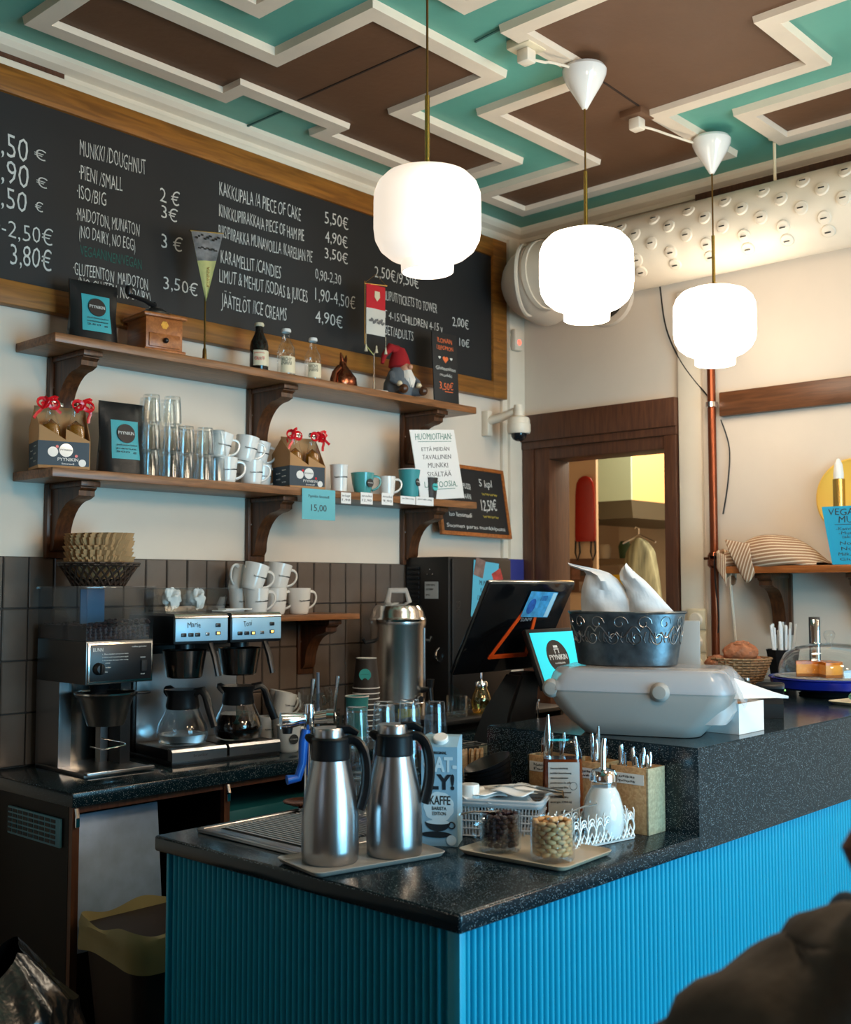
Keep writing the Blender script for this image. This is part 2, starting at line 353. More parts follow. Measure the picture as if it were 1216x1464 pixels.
# door frame
door=B(); slab(door,(XW-.03,2.44,0),(XW+.005,2.50,2.19),.004); slab(door,(XW-.03,3.115,0),(XW+.005,3.262,2.19),.004) if False else slab(door,(XW-.03,3.20,0),(XW+.005,3.262,2.19),.004)
fr=setp(obj('door_1',door,M_trim),kind='structure')
bm=B(); slab(bm,(XW-.045,2.435,2.175),(XW+.004,3.265,2.30),.005); slab(bm,(XW-.034,2.436,2.14),(XW,3.264,2.18),.004); obj('header',bm,M_trim,fr)
bm=B(); slab(bm,(XW-.02,2.49,2.085),(XW+.14,3.13,2.145),.003); obj('lintel',bm,M_trim,fr)
bm=B(); slab(bm,(XW-.022,3.112,0),(XW+.14,3.21,2.146),.003); obj('jamb',bm,M_trim,fr)
bm=B(); slab(bm,(XW-.015,2.475,0),(XW+.14,2.494,2.10),.003); obj('jamb',bm,M_trim,fr)
# white panel strip right of the door, wall rail
bm=B(); slab(bm,(XW-.022,2.325,0),(XW,2.432,2.75),.004); struct('trim_7',bm,M_white)
bm=B(); slab(bm,(XW-.035,Y0,2.195),(XW,2.235,2.295),.005); struct('trim_8',bm,M_trimy)
# ceiling-edge clutter behind the duct: rough brown board and bare masonry
bm=B(); slab(bm,(XW-.05,.6,3.10),(XW,2.32,3.145)); struct('trim_9',bm,M_trim)
bm=B(); slab(bm,(XW-.02,.6,2.98),(XW,2.28,3.10)); 
struct('trim_10',bm,mat('bare_masonry',S(120,104,92),.9,bump=.6,bscale=12,var=.2))
for y0,y1 in ((2.33,2.62),(2.63,2.92),(2.93,3.2)):
    bm=B(); slab(bm,(XW-.025,y0,3.02),(XW,y1,3.13),.004); obj('panel',bm,M_white,wall_b)
# ---------------------------------------------------------------- tiles
bm=B(); slab(bm,(.9,YW-.006,.945),(3.45,YW,1.59)); bs=obj('backsplash',bm,M_grout,wall_l)
tm=[]
for v in range(4):
    bm=B(); cube(bm,(0,0,0),(.0805,.010,.1575),0,.003,1)
    for vv in bm.verts: vv.co.y+=random.uniform(-.0006,.0006)
    me=bpy.data.meshes.new('tile'); bm.to_mesh(me); bm.free(); me.materials.append(M_tile); tm.append(me)
x=1.2
for i in range(28):
    for j in range(4):
        o=bpy.data.objects.new('tile',tm[(i*3+j)%4]); C.objects.link(o); o.parent=bs
        o.location=(1.2+.0845*i,YW-.009,1.59-.0805-.161*j); o.rotation_euler=(R(random.uniform(-.9,.9)),0,R(random.uniform(-1.2,1.2)))
# ================================================================ BLACKBOARD
bb=thing('blackboard','large wooden-framed menu blackboard covering the wall above the top shelf','blackboard',(0,0,0))
bm=B(); slab(bm,(-1.2,3.268,2.40),(4.02,3.29,3.04)); obj('writing_surface',bm,M_board,bb)
for lo,hi in (((-1.3,3.255,3.027),(4.10,3.298,3.112)),((-1.3,3.255,2.365),(4.10,3.298,2.44)),((4.0,3.253,2.365),(4.10,3.297,3.112)),((-1.3,3.255,2.44),(-1.2,3.298,3.03))):
    bm=B(); slab(bm,lo,hi,.004); obj('frame_rail',bm,M_frame,bb)
def chalk(s,x0,y0,x1,h,m=M_chalk,y1=None):
    a=at(x0,y0,y=3.265); c=at(x0,y0-h,y=3.265); b=at(x1,y0,y=3.265)
    o=text('chalk_lettering',s,m,bb,(a.x,3.2672,a.z),-90,(c.z-a.z),b.x-a.x,thick=.0006,thin=-.012 if len(s)>6 else -.008,jit=.05)
rows=[(',50',2,220,41,34),(',90',2,258,42,34),(',50',2,294,39,30),('0-2,50€',-12,332,76,24),('3,80€',15,376,74,30),
('€',49,226,66,14),('€',52,266,68,14),('€',50,301,62,13),
('MUNKKI /DOUGHNUT',114.5,221,209,23),('·PIENI /SMALL',113,256,176,21),('·ISO/BIG',110,283,152,20),('·MAIDOTON, MUNATON',109,314,200,19),('(NO DAIRY, NO EGG)',113.5,339,194,18),
('·GLUTEENITON  MAIDOTON',104.6,391,212,18),('(NO GLUTEN, NO DAIRY)',112,412,216,17),
('2 €',229,287,257,20),('3€',231,311,254,18),('3 €',231,353,261,20),('3,50€',234,412,283,18),
('KAKKUPALA /A PIECE OF CAKE',314,279.5,430.5,20),('KINKKUPIIRAKKA/A PIECE OF HAM PIE',313.6,309.7,435,18),('RIISIPIIRAKKA MUNAVOILLA /KARELIAN PIE',313,339,447,18),
('KARAMELLIT /CANDIES',316,376,402,19),('LIMUT & MEHUT /SODAS & JUICES',314,402.4,440,19),('JÄÄTELÖT /ICE CREAMS',317,439,410,20),
('5,50€',464.6,318,498,17),('4,90€',465,345,497,16),('3,50€',464.6,368,497.5,15),('0,90-2,30',451,398,488,15),('1,90-4,50€',451,428,508,18),('4,90€',451,460,490,17),
('2,50€/9,50€',536,395,599,16),('TORNILIPUT/TICKETS TO TOWER',533,424,625,14),('LAPSET 4-15/CHILDREN 4-15 v',527,449,633,12),('AIKUISET/ADULTS',531,474,591,14),('2,00€',647,465,670,13),('10€',657,494,671,11)]
for r_ in rows: chalk(*r_)
chalk('VEGAANINEN/VEGAN',115,364,203,15,M_chalkg)
# ================================================================ SHELVES
def shelf(nm,z,lab):
    bm=B(); slab(bm,(1.695,3.06,z-.029),(3.645,YW,z),.003); return setp(obj(nm,bm,M_shelf),lab,'shelf')
shelf('wall_shelf',2.256,'long upper brown wooden wall shelf right under the menu blackboard')
shelf('wall_shelf',1.851,'long lower brown wooden wall shelf holding tumblers and mugs')
bm=B(); slab(bm,(2.30,3.08,1.373),(2.98,YW,1.395),.003); setp(obj('wall_shelf',bm,M_shelf),'short brown shelf above the tiles behind the coffee brewer','shelf')
def bracket(x,z,lab,h=.22,d=.19,wid=.055,M=None):
    t=thing('shelf_bracket',lab,'bracket',(x,YW-.001,z),0,'carved wooden shelf brackets')
    if M is not None: t.matrix_basis=M
    bm=B(); slab(bm,(-wid/2-.012,-.022,-h-.02),(wid/2+.012,-.001,0),.003); obj('wall_plate',bm,M_brack,t)
    bm=B(); pts=[(.02,0),(d,0),(d,-.022),(d-.012,-.03),(d-.012,-.045),(d-.03,-.052)]
    n=8
    for i in range(n+1):
        a=PI/2*i/n; pts.append((d-.04-(d-.085)*math.sin(a),-.055-(h-.075)*(1-math.cos(a))))
    pts+=[(.035,-h+.005),(.02,-h)]
    prism(bm,pts,Matrix(((0,0,1,-wid/2),(-1,0,0,0),(0,1,0,0),(0,0,0,1))),wid); obj('scroll',bm,M_brack,t)
    bm=B(); slab(bm,(-wid/2-.006,-d-.012,-.018),(wid/2+.006,-.02,-.0005),.003); obj('cap',bm,M_brack,t)
    bm=B(); lathe(bm,[(0,0),(.006,0),(.005,.004),(0,.005)],(-.0-wid/2+.004,-.022,-h*.45),10,M=Matrix.Rotation(R(90),4,'X')); obj('screw',bm,M_chrome,t)
    return t
for (x,z,l) in ((1.84,2.226,'left carved bracket under the upper wall shelf'),(2.64,2.226,'middle carved bracket under the upper wall shelf'),(3.46,2.226,'right carved bracket under the upper wall shelf'),
    (1.84,1.821,'left carved bracket under the lower wall shelf, above the filter basket'),(2.64,1.821,'middle carved bracket under the lower wall shelf'),(3.46,1.821,'right carved bracket under the lower wall shelf, beside the black cabinet'),
    (2.885,1.372,'dark carved bracket under the short shelf beside the brewer')):
    bracket(x,z,l,h=.215 if z>1.4 else .19,d=.20 if z>1.4 else .175)
# ================================================================ DUCT
du=thing('ventilation_duct','white cylindrical ventilation duct with round nozzles below the ceiling','duct',(4.0,0,2.88))
bm=B(); r=.15
tube(bm,[(0,Y0+.01,0),(0,.5,0),(0,1.5,0),(0,2.98,0)],r,40); obj('duct_body',bm,M_white,du)
for y in (2.96,):
    bm=B(); tube(bm,[(0,y-.012,0),(0,y+.012,0)],r+.006,40); obj('seam_ring',bm,M_white,du)
bm=B(); pts=[]
for i in range(9):
    a=PI/2*i/8; pts.append((0.09*(1-math.cos(a))*1.0,2.965+.10*math.sin(a),-.02*i/8))
tube(bm,pts+[(.2,3.075,-.03)],r,32); obj('elbow',bm,M_wall,du)
bm=B()
for p0 in (pts[3],pts[6]):
    pass
lathe(bm,[(r+.001,-.006),(r+.012,-.006),(r+.012,.006),(r+.001,.006)],(-.02,3.045,-.012),40,M=Matrix.Rotation(R(20),4,'Z')@Matrix.Rotation(R(90),4,'X'),close=True); obj('elbow_ring',bm,M_white,du)
nz=B(); lathe(nz,[(0,.010),(.013,.012),(.019,.008),(.024,.010),(.026,.004),(.027,-.004)],n=16)
cube(nz,(0,0,.0125),(.02,.004,.003)); nme=bpy.data.meshes.new('nozzle')
for f in nz.faces:f.smooth=True
nz.to_mesh(nme); nz.free(); nme.materials.append(M_white)
sl=B(); cube(sl,(0,0,.0145),(.022,.0045,.002)); sme=bpy.data.meshes.new('slot'); sl.to_mesh(sme); sl.free(); sme.materials.append(M_black)
for row,ang in enumerate((196,176,216,156,136)):
    for k in range(13):
        y=.85+.155*k+(.078 if row in(1,2) else 0)
        if y>2.7: continue
        a=R(ang-4)
        # radial direction in the x-z plane
        n_=Vector((math.cos(a),0,-math.sin(a)*-1)) if False else Vector((math.cos(a),0,math.sin(a)*-1))
        o=bpy.data.objects.new('nozzle',nme); C.objects.link(o); o.parent=du
        q=n_.to_track_quat('Z','Y'); o.location=Vector((0,y,0))+n_*(r-.004); o.rotation_euler=(q.to_matrix().to_4x4()).to_euler()
        s=bpy.data.objects.new('slot',sme); C.objects.link(s); s.parent=o
rod=B(); cyl(rod,(0,0,0),(0,0,.175),.006,n=8); lathe(rod,[(0,.166),(.022,.168),(.022,.175),(0,.175)],n=12); obj('hanger_rod',rod,M_cream,du,(-.02,1.86,.147))
# wall flange of an unused opening behind the duct
bm=B(); VC=at(866,424,x=4.22)
lathe(bm,[(.10,0),(.13,0),(.135,.02),(.10,.03)],(XW-.03,VC.y,VC.z),32,M=Matrix.Rotation(R(90),4,'Y')); fl=setp(obj('vent_collar',bm,M_wall),'round vent collar on the wall beneath the duct above the doorway','vent')
bm=B(); lathe(bm,[(0,.012),(.10,.012)],(XW-.03,VC.y,VC.z),32,M=Matrix.Rotation(R(90),4,'Y')); obj('mesh_plate',bm,M_dsteel,fl)
# ================================================================ PIPE, CABLES, SWITCHES
pp=thing('copper_pipe','vertical copper water pipe running down the wall beside the door','pipe',(4.205,2.262,0))
bm=B(); cyl(bm,(0,0,0),(0,0,2.72),.017,n=16); obj('pipe',bm,M_copper,pp)
bm=B(); lathe(bm,[(.018,-.012),(.026,-.01),(.026,.01),(.018,.012)],(0,0,2.245),16,close=True); cyl(bm,(.015,0,2.245),(.045,0,2.245),.006); obj('clamp',bm,M_chrome,pp)
bm=B(); lathe(bm,[(.018,-.03),(.028,-.02),(.028,.0),(.02,.01),(.028,.02),(.02,.035)],(0,0,1.60),12,close=True); cyl(bm,(0,.045,1.61),(0,-.02,1.61),.006); obj('valve',bm,M_coppr,pp)
def cable(name,lab,pts,r,m,cat='cable'):
    bm=B(); tube(bm,pts,r,6); return setp(obj(name,bm,m),lab,cat)
def smoothpts(P,n=6):
    P=[Vector(p) for p in P]; out=[]
    for i in range(len(P)-1):
        p0=P[max(i-1,0)];p1=P[i];p2=P[i+1];p3=P[min(i+2,len(P)-1)]
        for k in range(n):
            t=k/n; out.append(.5*((2*p1)+(-p0+p2)*t+(2*p0-5*p1+4*p2-p3)*t*t+(-p0+3*p1-3*p2+p3)*t**3))
    return out+[P[-1]]
cable('wall_cable','thin black cable drooping from the duct down to the copper pipe clamp',smoothpts([at(943,410,x=4.22),at(952,470,x=4.23),at(975,520,x=4.23),at(1010,565,x=4.23),at(1020,576,x=4.225)]),.0035,M_black)
cable('wall_cable','thin dark cable curling on the wall right of the copper pipe',smoothpts([at(1030,600,x=4.235),at(1042,640,x=4.24),at(1040,690,x=4.24),at(1033,735,x=4.24)]),.0028,M_black)
cable('wall_cable','dark cable hanging along the lower copper pipe left of the cloth shelf',smoothpts([at(1021,790,x=4.18),at(1022,830,x=4.18),at(1027,880,x=4.18),at(1026,905,x=4.18)]),.003,M_black)
cable('wall_pipe','thin white conduit running down the wall right of the copper pipe',[at(1040,790,x=4.235),at(1052,925,x=4.235)],.006,M_white,'pipe')
sw=thing('switch_panel','cream wall panel with three stacked round switches beside the door','switch',(4.25,0,0))
a=at(985,870,x=4.228);b=at(1012,960,x=4.228)
bm=B(); slab(bm,(-.034,b.y,b.z-.02),(-.022,a.y,a.z),.003); obj('back_plate',bm,M_cream,sw)
for k in range(3):
    z=a.z-.045-.092*k; y=(a.y+b.y)/2
    bm=B(); cube(bm,(-.036,y,z),(.012,.082,.082),0,.004); fp=obj('switch_frame',bm,M_cream,sw)
    bm=B(); lathe(bm,[(0,.012),(.026,.011),(.030,.004),(.030,0)],(-.042,y,z),20,M=Matrix.Rotation(R(-90),4,'Y')); obj('dial',bm,M_white,fp)
# ================================================================ SECURITY CAMERA AND SENSOR
t=thing('security_camera','white dome security camera on a wall arm right of the top shelf','camera',(0,0,0))
p=at(685,594,y=3.22)
bm=B(); slab(bm,(3.965,3.262-.0,2.185),(4.0,3.299,2.30),.003); obj('mount_plate',bm,M_grey if False else M_white,t)
bm=B(); tube(bm,[(3.985,3.27,2.255),(3.99,3.20,2.265),(4.0,3.13,2.285)],.02,12); obj('arm',bm,M_white,t)
bm=B(); lathe(bm,[(0,.05),(.022,.05),(.024,.0),(.046,-.008),(.05,-.02),(.05,-.035),(.053,-.037),(.053,-.07),(.048,-.08),(0,-.08)],(4.0,3.11,2.262),28); obj('housing',bm,M_white,t)
bm=B(); lathe(bm,[(.036,0),(.035,-.012),(.027,-.026),(.014,-.034),(0,-.036)],(4.0,3.11,2.183),24); obj('dome',bm,mat('smoked_dome',(.01,.012,.015),.05),t)
t=thing('alarm_sensor','small white wall sensor with a red light beside the blackboard corner','sensor',(4.165,3.262,2.655))
bm=B(); slab(bm,(-.03,-.03,-.05),(.03,.001,.05),.008); obj('case',bm,M_white,t)
bm=B(); ball(bm,(0,-.03,-.012),.014,12,(1,.4,1)); obj('red_light',bm,mat('red_indicator',(1,.1,.05),.3,emit=(1,.12,.08),es=1.6),t)
# blue panel on the wall right of the black machine
bm=B(); slab(bm,(4.09,3.255,1.15),(4.22,3.262,1.622),.003); setp(obj('blue_panel',bm,mat('blue_panel_paint',S(52,58,130),.5)),'plain blue upright panel on the corner post behind the till','panel')
# ================================================================ PENDANT LAMPS
def lamp(x,y,m,label,top):
    t=thing('pendant_lamp',label,'lamp',(x,y,top),0,'opal glass pendant lamps over the bar')
    P=[(.045,.0),(.085,-.004),(.118,-.016),(.139,-.038),(.149,-.065),(.15,-.09),(.15,-.165),(.146,-.195),(.132,-.222),(.108,-.242),(.085,-.252),(.074,-.258),(.073,-.285),(.069,-.287),(.069,-.258)]
    bm=B(); lathe(bm,P,n=48); obj('glass_shade',bm,m,t)
    bm=B(); lathe(bm,[(.0,.018),(.02,.018),(.034,.008),(.052,.006),(.054,-.001),(.0,-.001)],n=24); obj('gallery',bm,M_brass,t)
    bm=B(); ball(bm,(0,0,-.20),.045,16,(1,1,1.1)); obj('bulb',bm,M_bulb,t)
    bm=B(); cyl(bm,(0,0,.015),(0,0,.20),.0065,n=12); obj('rod',bm,M_brass,t)
    zc=ZC-top-.028
    bm=B(); cyl(bm,(0,0,.20),(0,0,zc-.13),.0032,n=8); obj('cord',bm,M_gold,t)
    bm=B(); lathe(bm,[(.0,.0),(.066,.0),(.072,-.010),(.070,-.026),(.058,-.052),(.026,-.106),(.009,-.136),(0,-.138)],(0,0,zc),32); obj('ceiling_cone',bm,M_porc,t)
    return t
# lamp axes: straight under their ceiling cones
l1=lamp(2.09,1.917,M_opal1,'nearest opal glass pendant lamp, hanging in front of the blackboard',2.562)
for c_ in C.objects:
    if c_.parent==l1 and c_.name.split('.')[0] in('glass_shade','gallery','bulb'): c_.scale=(.92,.92,.92)
lamp(2.96,2.025,M_opal,'middle opal glass pendant lamp of the row over the bar',2.63)
lamp(3.76,2.005,M_opal,'farthest opal glass pendant lamp, in front of the copper pipe',2.60)
# junction boxes and cables on the ceiling
def jbox(x,y,lab,p2,m=M_cream):
    t=thing('ceiling_socket',lab,'socket',(x,y,ZC))
    bm=B(); slab(bm,(-.045,-.045,-.03),(.045,.045,.0),.004); obj('base_box',bm,m,t)
    bm=B(); slab(bm,(-.022,-.022,-.072),(.022,.022,-.03),.005); obj('plug',bm,M_white,t)
    bm=B(); P=smoothpts([(0,0,-.055),(.05,-.03,-.06),((p2[0]-x)*.55,(p2[1]-y)*.55,-.05),(p2[0]-x,p2[1]-y,p2[2]-ZC)]); tube(bm,P,.0045,6); obj('flex',bm,M_white,t)
p=at(752,72,z=ZC-.03); jbox(p.x,p.y,'cream ceiling socket box with a flex to the middle lamp cone',(2.88,2.03,ZC-.05))
p=at(910,170,z=ZC-.03); jbox(p.x,p.y,'small ceiling socket with a flex to the farthest lamp cone',(3.70,2.05,ZC-.05),M_brown)
# ================================================================ BAR
bar=thing('bar_counter','black speckled stone bar with fluted teal front, low end and raised slab','counter',(0,0,0))
bm=B(); slab(bm,(1.508,1.307,.895),(4.23,2.232,.93),.006,3); obj('worktop',bm,M_granite,bar,ang=50)
bm=B(); prism(bm,[(2.338,1.3067),(4.235,1.3067),(4.235,2.18),(3.15,2.18),(3.15,1.93),(2.338,1.93)],Matrix.Translation((0,0,.8955)),.2325); bmesh.ops.bevel(bm,geom=[e for e in bm.edges if all(v.co.z>1.12 for v in e.verts)],offset=.003,segments=2,affect='EDGES'); obj('raised_slab',bm,M_granite,bar,ang=50)
bm=B(); slab(bm,(1.535,1.335,0),(4.22,2.20,.895)); obj('carcass',bm,M_panel,bar)
me=None
fl=B(); n=7; r=.0068
a=[fl.verts.new((r*math.cos(PI*i/n),-.0135*math.sin(PI*i/n),0)) for i in range(n+1)]; b=[fl.verts.new((v.co.x,v.co.y,.893)) for v in a]
for i in range(n): f=fl.faces.new((a[i],a[i+1],b[i+1],b[i])); f.smooth=True
fme=bpy.data.meshes.new('flute'); fl.normal_update(); fl.to_mesh(fme); fl.free(); fme.materials.append(M_panel)
def flute(x,y,rz):
    o=bpy.data.objects.new('flute',fme); C.objects.link(o); o.parent=bar; o.location=(x,y,0); o.rotation_euler=(0,0,rz)
for k in range(150): flute(1.550+.0178*k,1.335,0)
for k in range(46): flute(1.535,1.372+.0178*k,-PI/2)
bm=B(); slab(bm,(1.524,1.322,0),(1.541,1.352,.894),.002); obj('corner_bead',bm,M_panel,bar)
bm=B(); slab(bm,(1.524,2.196,0),(1.537,2.206,.894),.002); obj('corner_bead',bm,M_panel,bar)
# stainless drainer set in the low end
dr=thing('drip_tray','ribbed stainless drainer plate on the low end of the bar','drip tray',(0,0,.9305))
bm=B(); slab(bm,(1.59,1.80,0),(2.30,2.185,.006),.004)
slab(bm,(1.59,1.80,.004),(2.30,1.812,.010),.003); slab(bm,(1.59,2.173,.004),(2.30,2.185,.010),.003); slab(bm,(1.59,1.80,.004),(1.602,2.185,.010),.003); obj('plate',bm,M_steel,dr)
bm=B(); slab(bm,(1.635,1.845,.0055),(2.17,2.150,.0066)); obj('drain_recess',bm,M_blackm,dr)
for k in range(38):
    bm=B(); x=1.645+.0135*k; tube(bm,[(x,2.145,.0072),(x,1.85,.0072)],[(.0030,.0042)]*2,6); obj('rib',bm,M_steel,dr)
# ================================================================ BACK COUNTER
bc=thing('back_counter','dark back counter along the tiled wall with open cubbies below','counter',(0,0,0))
bm=B(); slab(bm,(1.61,2.765,.905),(4.2,3.295,.945),.004); obj('worktop',bm,M_granite,bc)
bm=B(); slab(bm,(1.62,2.80,0),(1.64,3.29,.905)); obj('side_panel',bm,M_cab,bc)
for x in (1.62,2.125,2.62,3.15):
    bm=B(); slab(bm,(x+.001,2.782,0),(x+.022,2.80,.904)); obj('front_edge',bm,M_trim,bc)
    if x>1.7:
        bm=B(); slab(bm,(x,2.80,0),(x+.02,3.28,.904)); obj('partition',bm,M_cab,bc)
    bm=B(); cyl(bm,(x+.011,2.779,.90),(x+.011,2.772,.875),.006,n=8); cube(bm,(x+.011,2.774,.865),(.012,.008,.03),0,.002); obj('hinge',bm,M_chrome,bc)
bm=B(); slab(bm,(1.63,3.27,0),(4.2,3.285,.904)); obj('back_panel',bm,M_cab,bc)
bm=B(); slab(bm,(1.645,2.79,.885),(4.2,2.80,.905)); obj('rail',bm,M_trim,bc)
bm=B(); slab(bm,(2.16,2.86,.60),(2.60,3.26,.80),.01); setp(obj('storage_box',bm,mat('teal_storage_box',S(30,110,120),.5)),'teal storage box in the cubby under the brewer','box')
g=obj('vent_grille',(lambda b:(slab(b,(1.611,2.83,.79),(1.619,3.12,.868),.002),b)[1])(B()),mat('teal_grille',S(70,124,140),.45),bc,label='vented grille in the side panel')
for i in range(9):
    for j in range(5):
        bm=B(); y=2.852+.0305*i; z=.797+.0142*j; slab(bm,(1.6095,y,z),(1.6115,y+.024,z+.009)); obj('slot',bm,mat('slot_dark',S(20,24,28),.6) if i==0 and j==0 else bpy.data.materials['slot_dark'],g)
# leaning metal sheet, bin, rubbish bag
bm=B(); M_=Matrix.Translation((1.66,2.835,.50))@Matrix.Rotation(R(-6),4,'X'); 
cube(bm,(.145,0,.18),(.29,.006,.37),0,.003); 
for v in bm.verts: v.co=M_@v.co
setp(obj('bin_lid',bm,mat('scuffed_metal_blue_sheen',S(150,172,200),.4,.15,var=.12,vscale=20)),'scuffed metallic bin lid standing open above the brown bin','lid')  # bluish base colour carries a painted-in reflection on the metal
bn=thing('waste_bin','brown plastic waste bin with a pale bag over its rim beside the bar','bin',(1.845,2.625,0))
def rrect(w,d,r,n=6):
    out=[]
    for cx,cy,a0 in ((w/2-r,d/2-r,0),(-w/2+r,d/2-r,90),(-w/2+r,-d/2+r,180),(w/2-r,-d/2+r,270)):
        for i in range(n+1): a=R(a0+90*i/n); out.append((cx+r*math.cos(a),cy+r*math.sin(a)))
    return out
def loft(bm,secs,cap=True):
    rings=[[bm.verts.new(p) for p in s] for s in secs]
    for a,b in zip(rings,rings[1:]):
        n=len(a)
        for i in range(n): bm.faces.new((a[i],a[(i+1)%n],b[(i+1)%n],b[i]))
    if cap: bm.faces.new(rings[0][::-1]); bm.faces.new(rings[-1])
def sec(w,d,r,z,cx=0,cy=0,n=6): return [(x+cx,y+cy,z) for x,y in rrect(w,d,r,n)]
bm=B(); loft(bm,[sec(.30,.20,.04,.002),sec(.42,.27,.04,.60)]); obj('bin_body',bm,mat('dark_brown_plastic',S(40,28,22),.55),bn)
bm=B()
_rp=rrect(.43,.28,.05,10); _cl=[0]
for _k in range(len(_rp)): _cl.append(_cl[-1]+(Vector(_rp[(_k+1)%len(_rp)])-Vector(_rp[_k])).length)
def fold(u,v):
    s_=(u%1)*_cl[-1]; i=max(k for k in range(len(_rp)) if _cl[k]<=s_+1e-9); f=(s_-_cl[i])/max(1e-9,_cl[i+1]-_cl[i]); p=_rp; n=len(p)
    x=p[i][0]*(1-f)+p[(i+1)%n][0]*f; y=p[i][1]*(1-f)+p[(i+1)%n][1]*f
    wv=.008*math.sin(u*2*PI*5)+.006*math.sin(u*2*PI*11+2)+.006*math.sin(14*v+u*2*PI*3)
    if v<.5: s=1-.0*v; q=v/.5; return Vector((x*(1.06+wv),y*(1.08+wv),.535+.016*math.sin(u*2*PI*3)+(.62-.535-.016*math.sin(u*2*PI*3))*q))
    q=(v-.5)/.5; return Vector((x*(1.03-.12*q+wv*.5),y*(1.03-.14*q+wv*.5),.622-.10*q+.01*math.sin(u*41)))
grid(bm,fold,120,14,True); obj('bin_liner',bm,mat('pale_bin_liner',S(138,126,84),.5,spec=.4,bump=.3,bscale=12),bn,label='pale yellowish bin bag folded over the rim')
bm=B()
def bag(u,v):
    a=2*PI*u; r=(.15+.10*math.sin(PI*min(v,.8)))*(1+.05*math.sin(7*a+5*v)+.035*math.sin(13*a-9*v))
    if v>.85: r*=1-.45*(v-.85)/.15
    return Vector((r*math.cos(a)*1.1,r*math.sin(a)*.9,0.012+.66*v+.02*math.sin(5*a)*v))
grid(bm,bag,64,26,True); setp(obj('rubbish_bag',bm,mat('black_bin_bag',S(16,15,14),.22,bump=.9,bscale=9),loc=(1.19,2.46,0)),'open black rubbish bag on the floor at the left edge','bag')
# ================================================================ COFFEE GRINDER MACHINE
g=thing('coffee_grinder','steel bulk coffee grinder with a clear bean hopper on the back counter','grinder',(1.755,2.955,.945),R(-2))
W,D=.222,.30
bm=B(); slab(bm,(0,0,.0),(W,D,.012),.002); slab(bm,(.0,-.02,.006),(W,.0,.016),.002); obj('base_tray',bm,M_steel,g)
bm=B(); slab(bm,(0,.155,.012),(.010,D,.266)); slab(bm,(.010,.155,.012),(.040,.163,.266)); slab(bm,(.01,D-.02,.012),(W,D,.27)); slab(bm,(W-.075,.17,.012),(W-.050,.20,.27)); obj('stand',bm,M_steel,g)
bm=B(); slab(bm,(.012,.245,.012),(W-.06,.25,.265)); obj('splash_plate',bm,M_steelv,g)
bm=B(); slab(bm,(W-.048,.10,.012),(W-.014,.30,.27)); obj('black_column',bm,M_black,g)
bm=B(); slab(bm,(0,0,.266),(W,D,.392),.002); hd=obj('grinder_head',bm,M_dsteel,g)
bm=B(); slab(bm,(.004,-.006,.27),(W-.004,.0,.388),.002); obj('steel_bezel',bm,M_steelv,g)
bm=B(); slab(bm,(.010,-.008,.276),(W-.010,-.005,.382),.001); pn=obj('control_panel',bm,M_black,g)
text('lettering','BUNN',M_porc,pn,(.018,-.0084,.362),-90,.011,.032)
text('lettering','coffee grinder',M_porc,pn,(.145,-.0084,.371),-90,.004,.05)
for i,s in enumerate(('1. Place basket and press start','2. Grind until measured, press again','3. Do not open the hopper while running')): text('lettering',s,M_porc,pn,(.048,-.0084,.352-.009*i),-90,.0035,.085)
bm=B(); lathe(bm,[(.018,0),(.017,.012),(.012,.018),(0,.019)],(.035,-.008,.312),20,M=Matrix.Rotation(R(90),4,'X')); cube(bm,(.035,-.030,.312),(.006,.010,.03),.3,.002); obj('knob',bm,M_black,pn)
for i,s in enumerate(('coarse','medium','fine')): text('lettering',s,M_porc,pn,(.058,-.0084,.326-.013*i),-90,.004)
bm=B(); slab(bm,(.176,-.013,.298),(.194,-.008,.332),.002); obj('rocker_switch',bm,M_blackm,pn)
text('lettering','GRIND',M_porc,pn,(.174,-.0084,.338),-90,.004); text('lettering','STOP',M_porc,pn,(.176,-.0084,.288),-90,.004)
bm=B(); lathe(bm,[(.028,.28),(.034,.262),(.026,.245),(.024,.235)],(.085,.075,0),20); obj('chute',bm,M_black,g)
bm=B(); lathe(bm,[(.086,.225),(.088,.225),(.092,.232),(.088,.234),(.080,.222),(.054,.140),(.0,.138)],(.098,.055,0),32); fb=obj('brew_funnel',bm,M_dsteel,g,label='dark conical brew funnel')
bm=B(); slab(bm,(.185,.045,.224),(.245,.068,.231),.002); obj('funnel_handle',bm,M_black,fb)
bm=B(); lathe(bm,[(.093,.233),(.094,.238),(.086,.239)],(.098,.055,0),32); obj('rim',bm,M_steelv,fb)
bm=B(); tube(bm,[(.03,.02,.085),(.06,.005,.075),(.14,.01,.08),(.15,.03,.085),(.15,.17,.085)],.0022,6); obj('wire_guard',bm,M_chrome,g)
z0=.392
bm=B()
for lo,hi in (((0,0,z0),(W,.004,.545)),((0,D-.004,z0),(W,D,.545)),((0,0,z0),(.004,D,.545)),((W-.004,0,z0),(W,D,.545))): slab(bm,lo,hi)
obj('bean_hopper',bm,M_plexi,g,label='clear plastic bean hopper')
bm=B(); slab(bm,(-.006,-.006,.545),(W+.006,D+.006,.553),.002); obj('hopper_lid',bm,M_plexi,g)
bm=B(); rnd=random.Random(3)
for i in range(12):
    for j in range(16):
        for k in (0,1):
            ball(bm,(.014+.0175*i+rnd.uniform(-.003,.003),.012+.0182*j+rnd.uniform(-.003,.003),.432+.006*k+.014*(i/12)+rnd.uniform(-.003,.003)),.0075,6,(1,1.3,.7)) if k==0 or j<2 else None
slab(bm,(.006,.012,.394),(W-.006,D-.006,.436))
for k in range(4):
    for i in range(13): ball(bm,(.012+.0165*i+rnd.uniform(-.002,.002),.012,.400+.010*k),.0068,6,(1,1,.75))
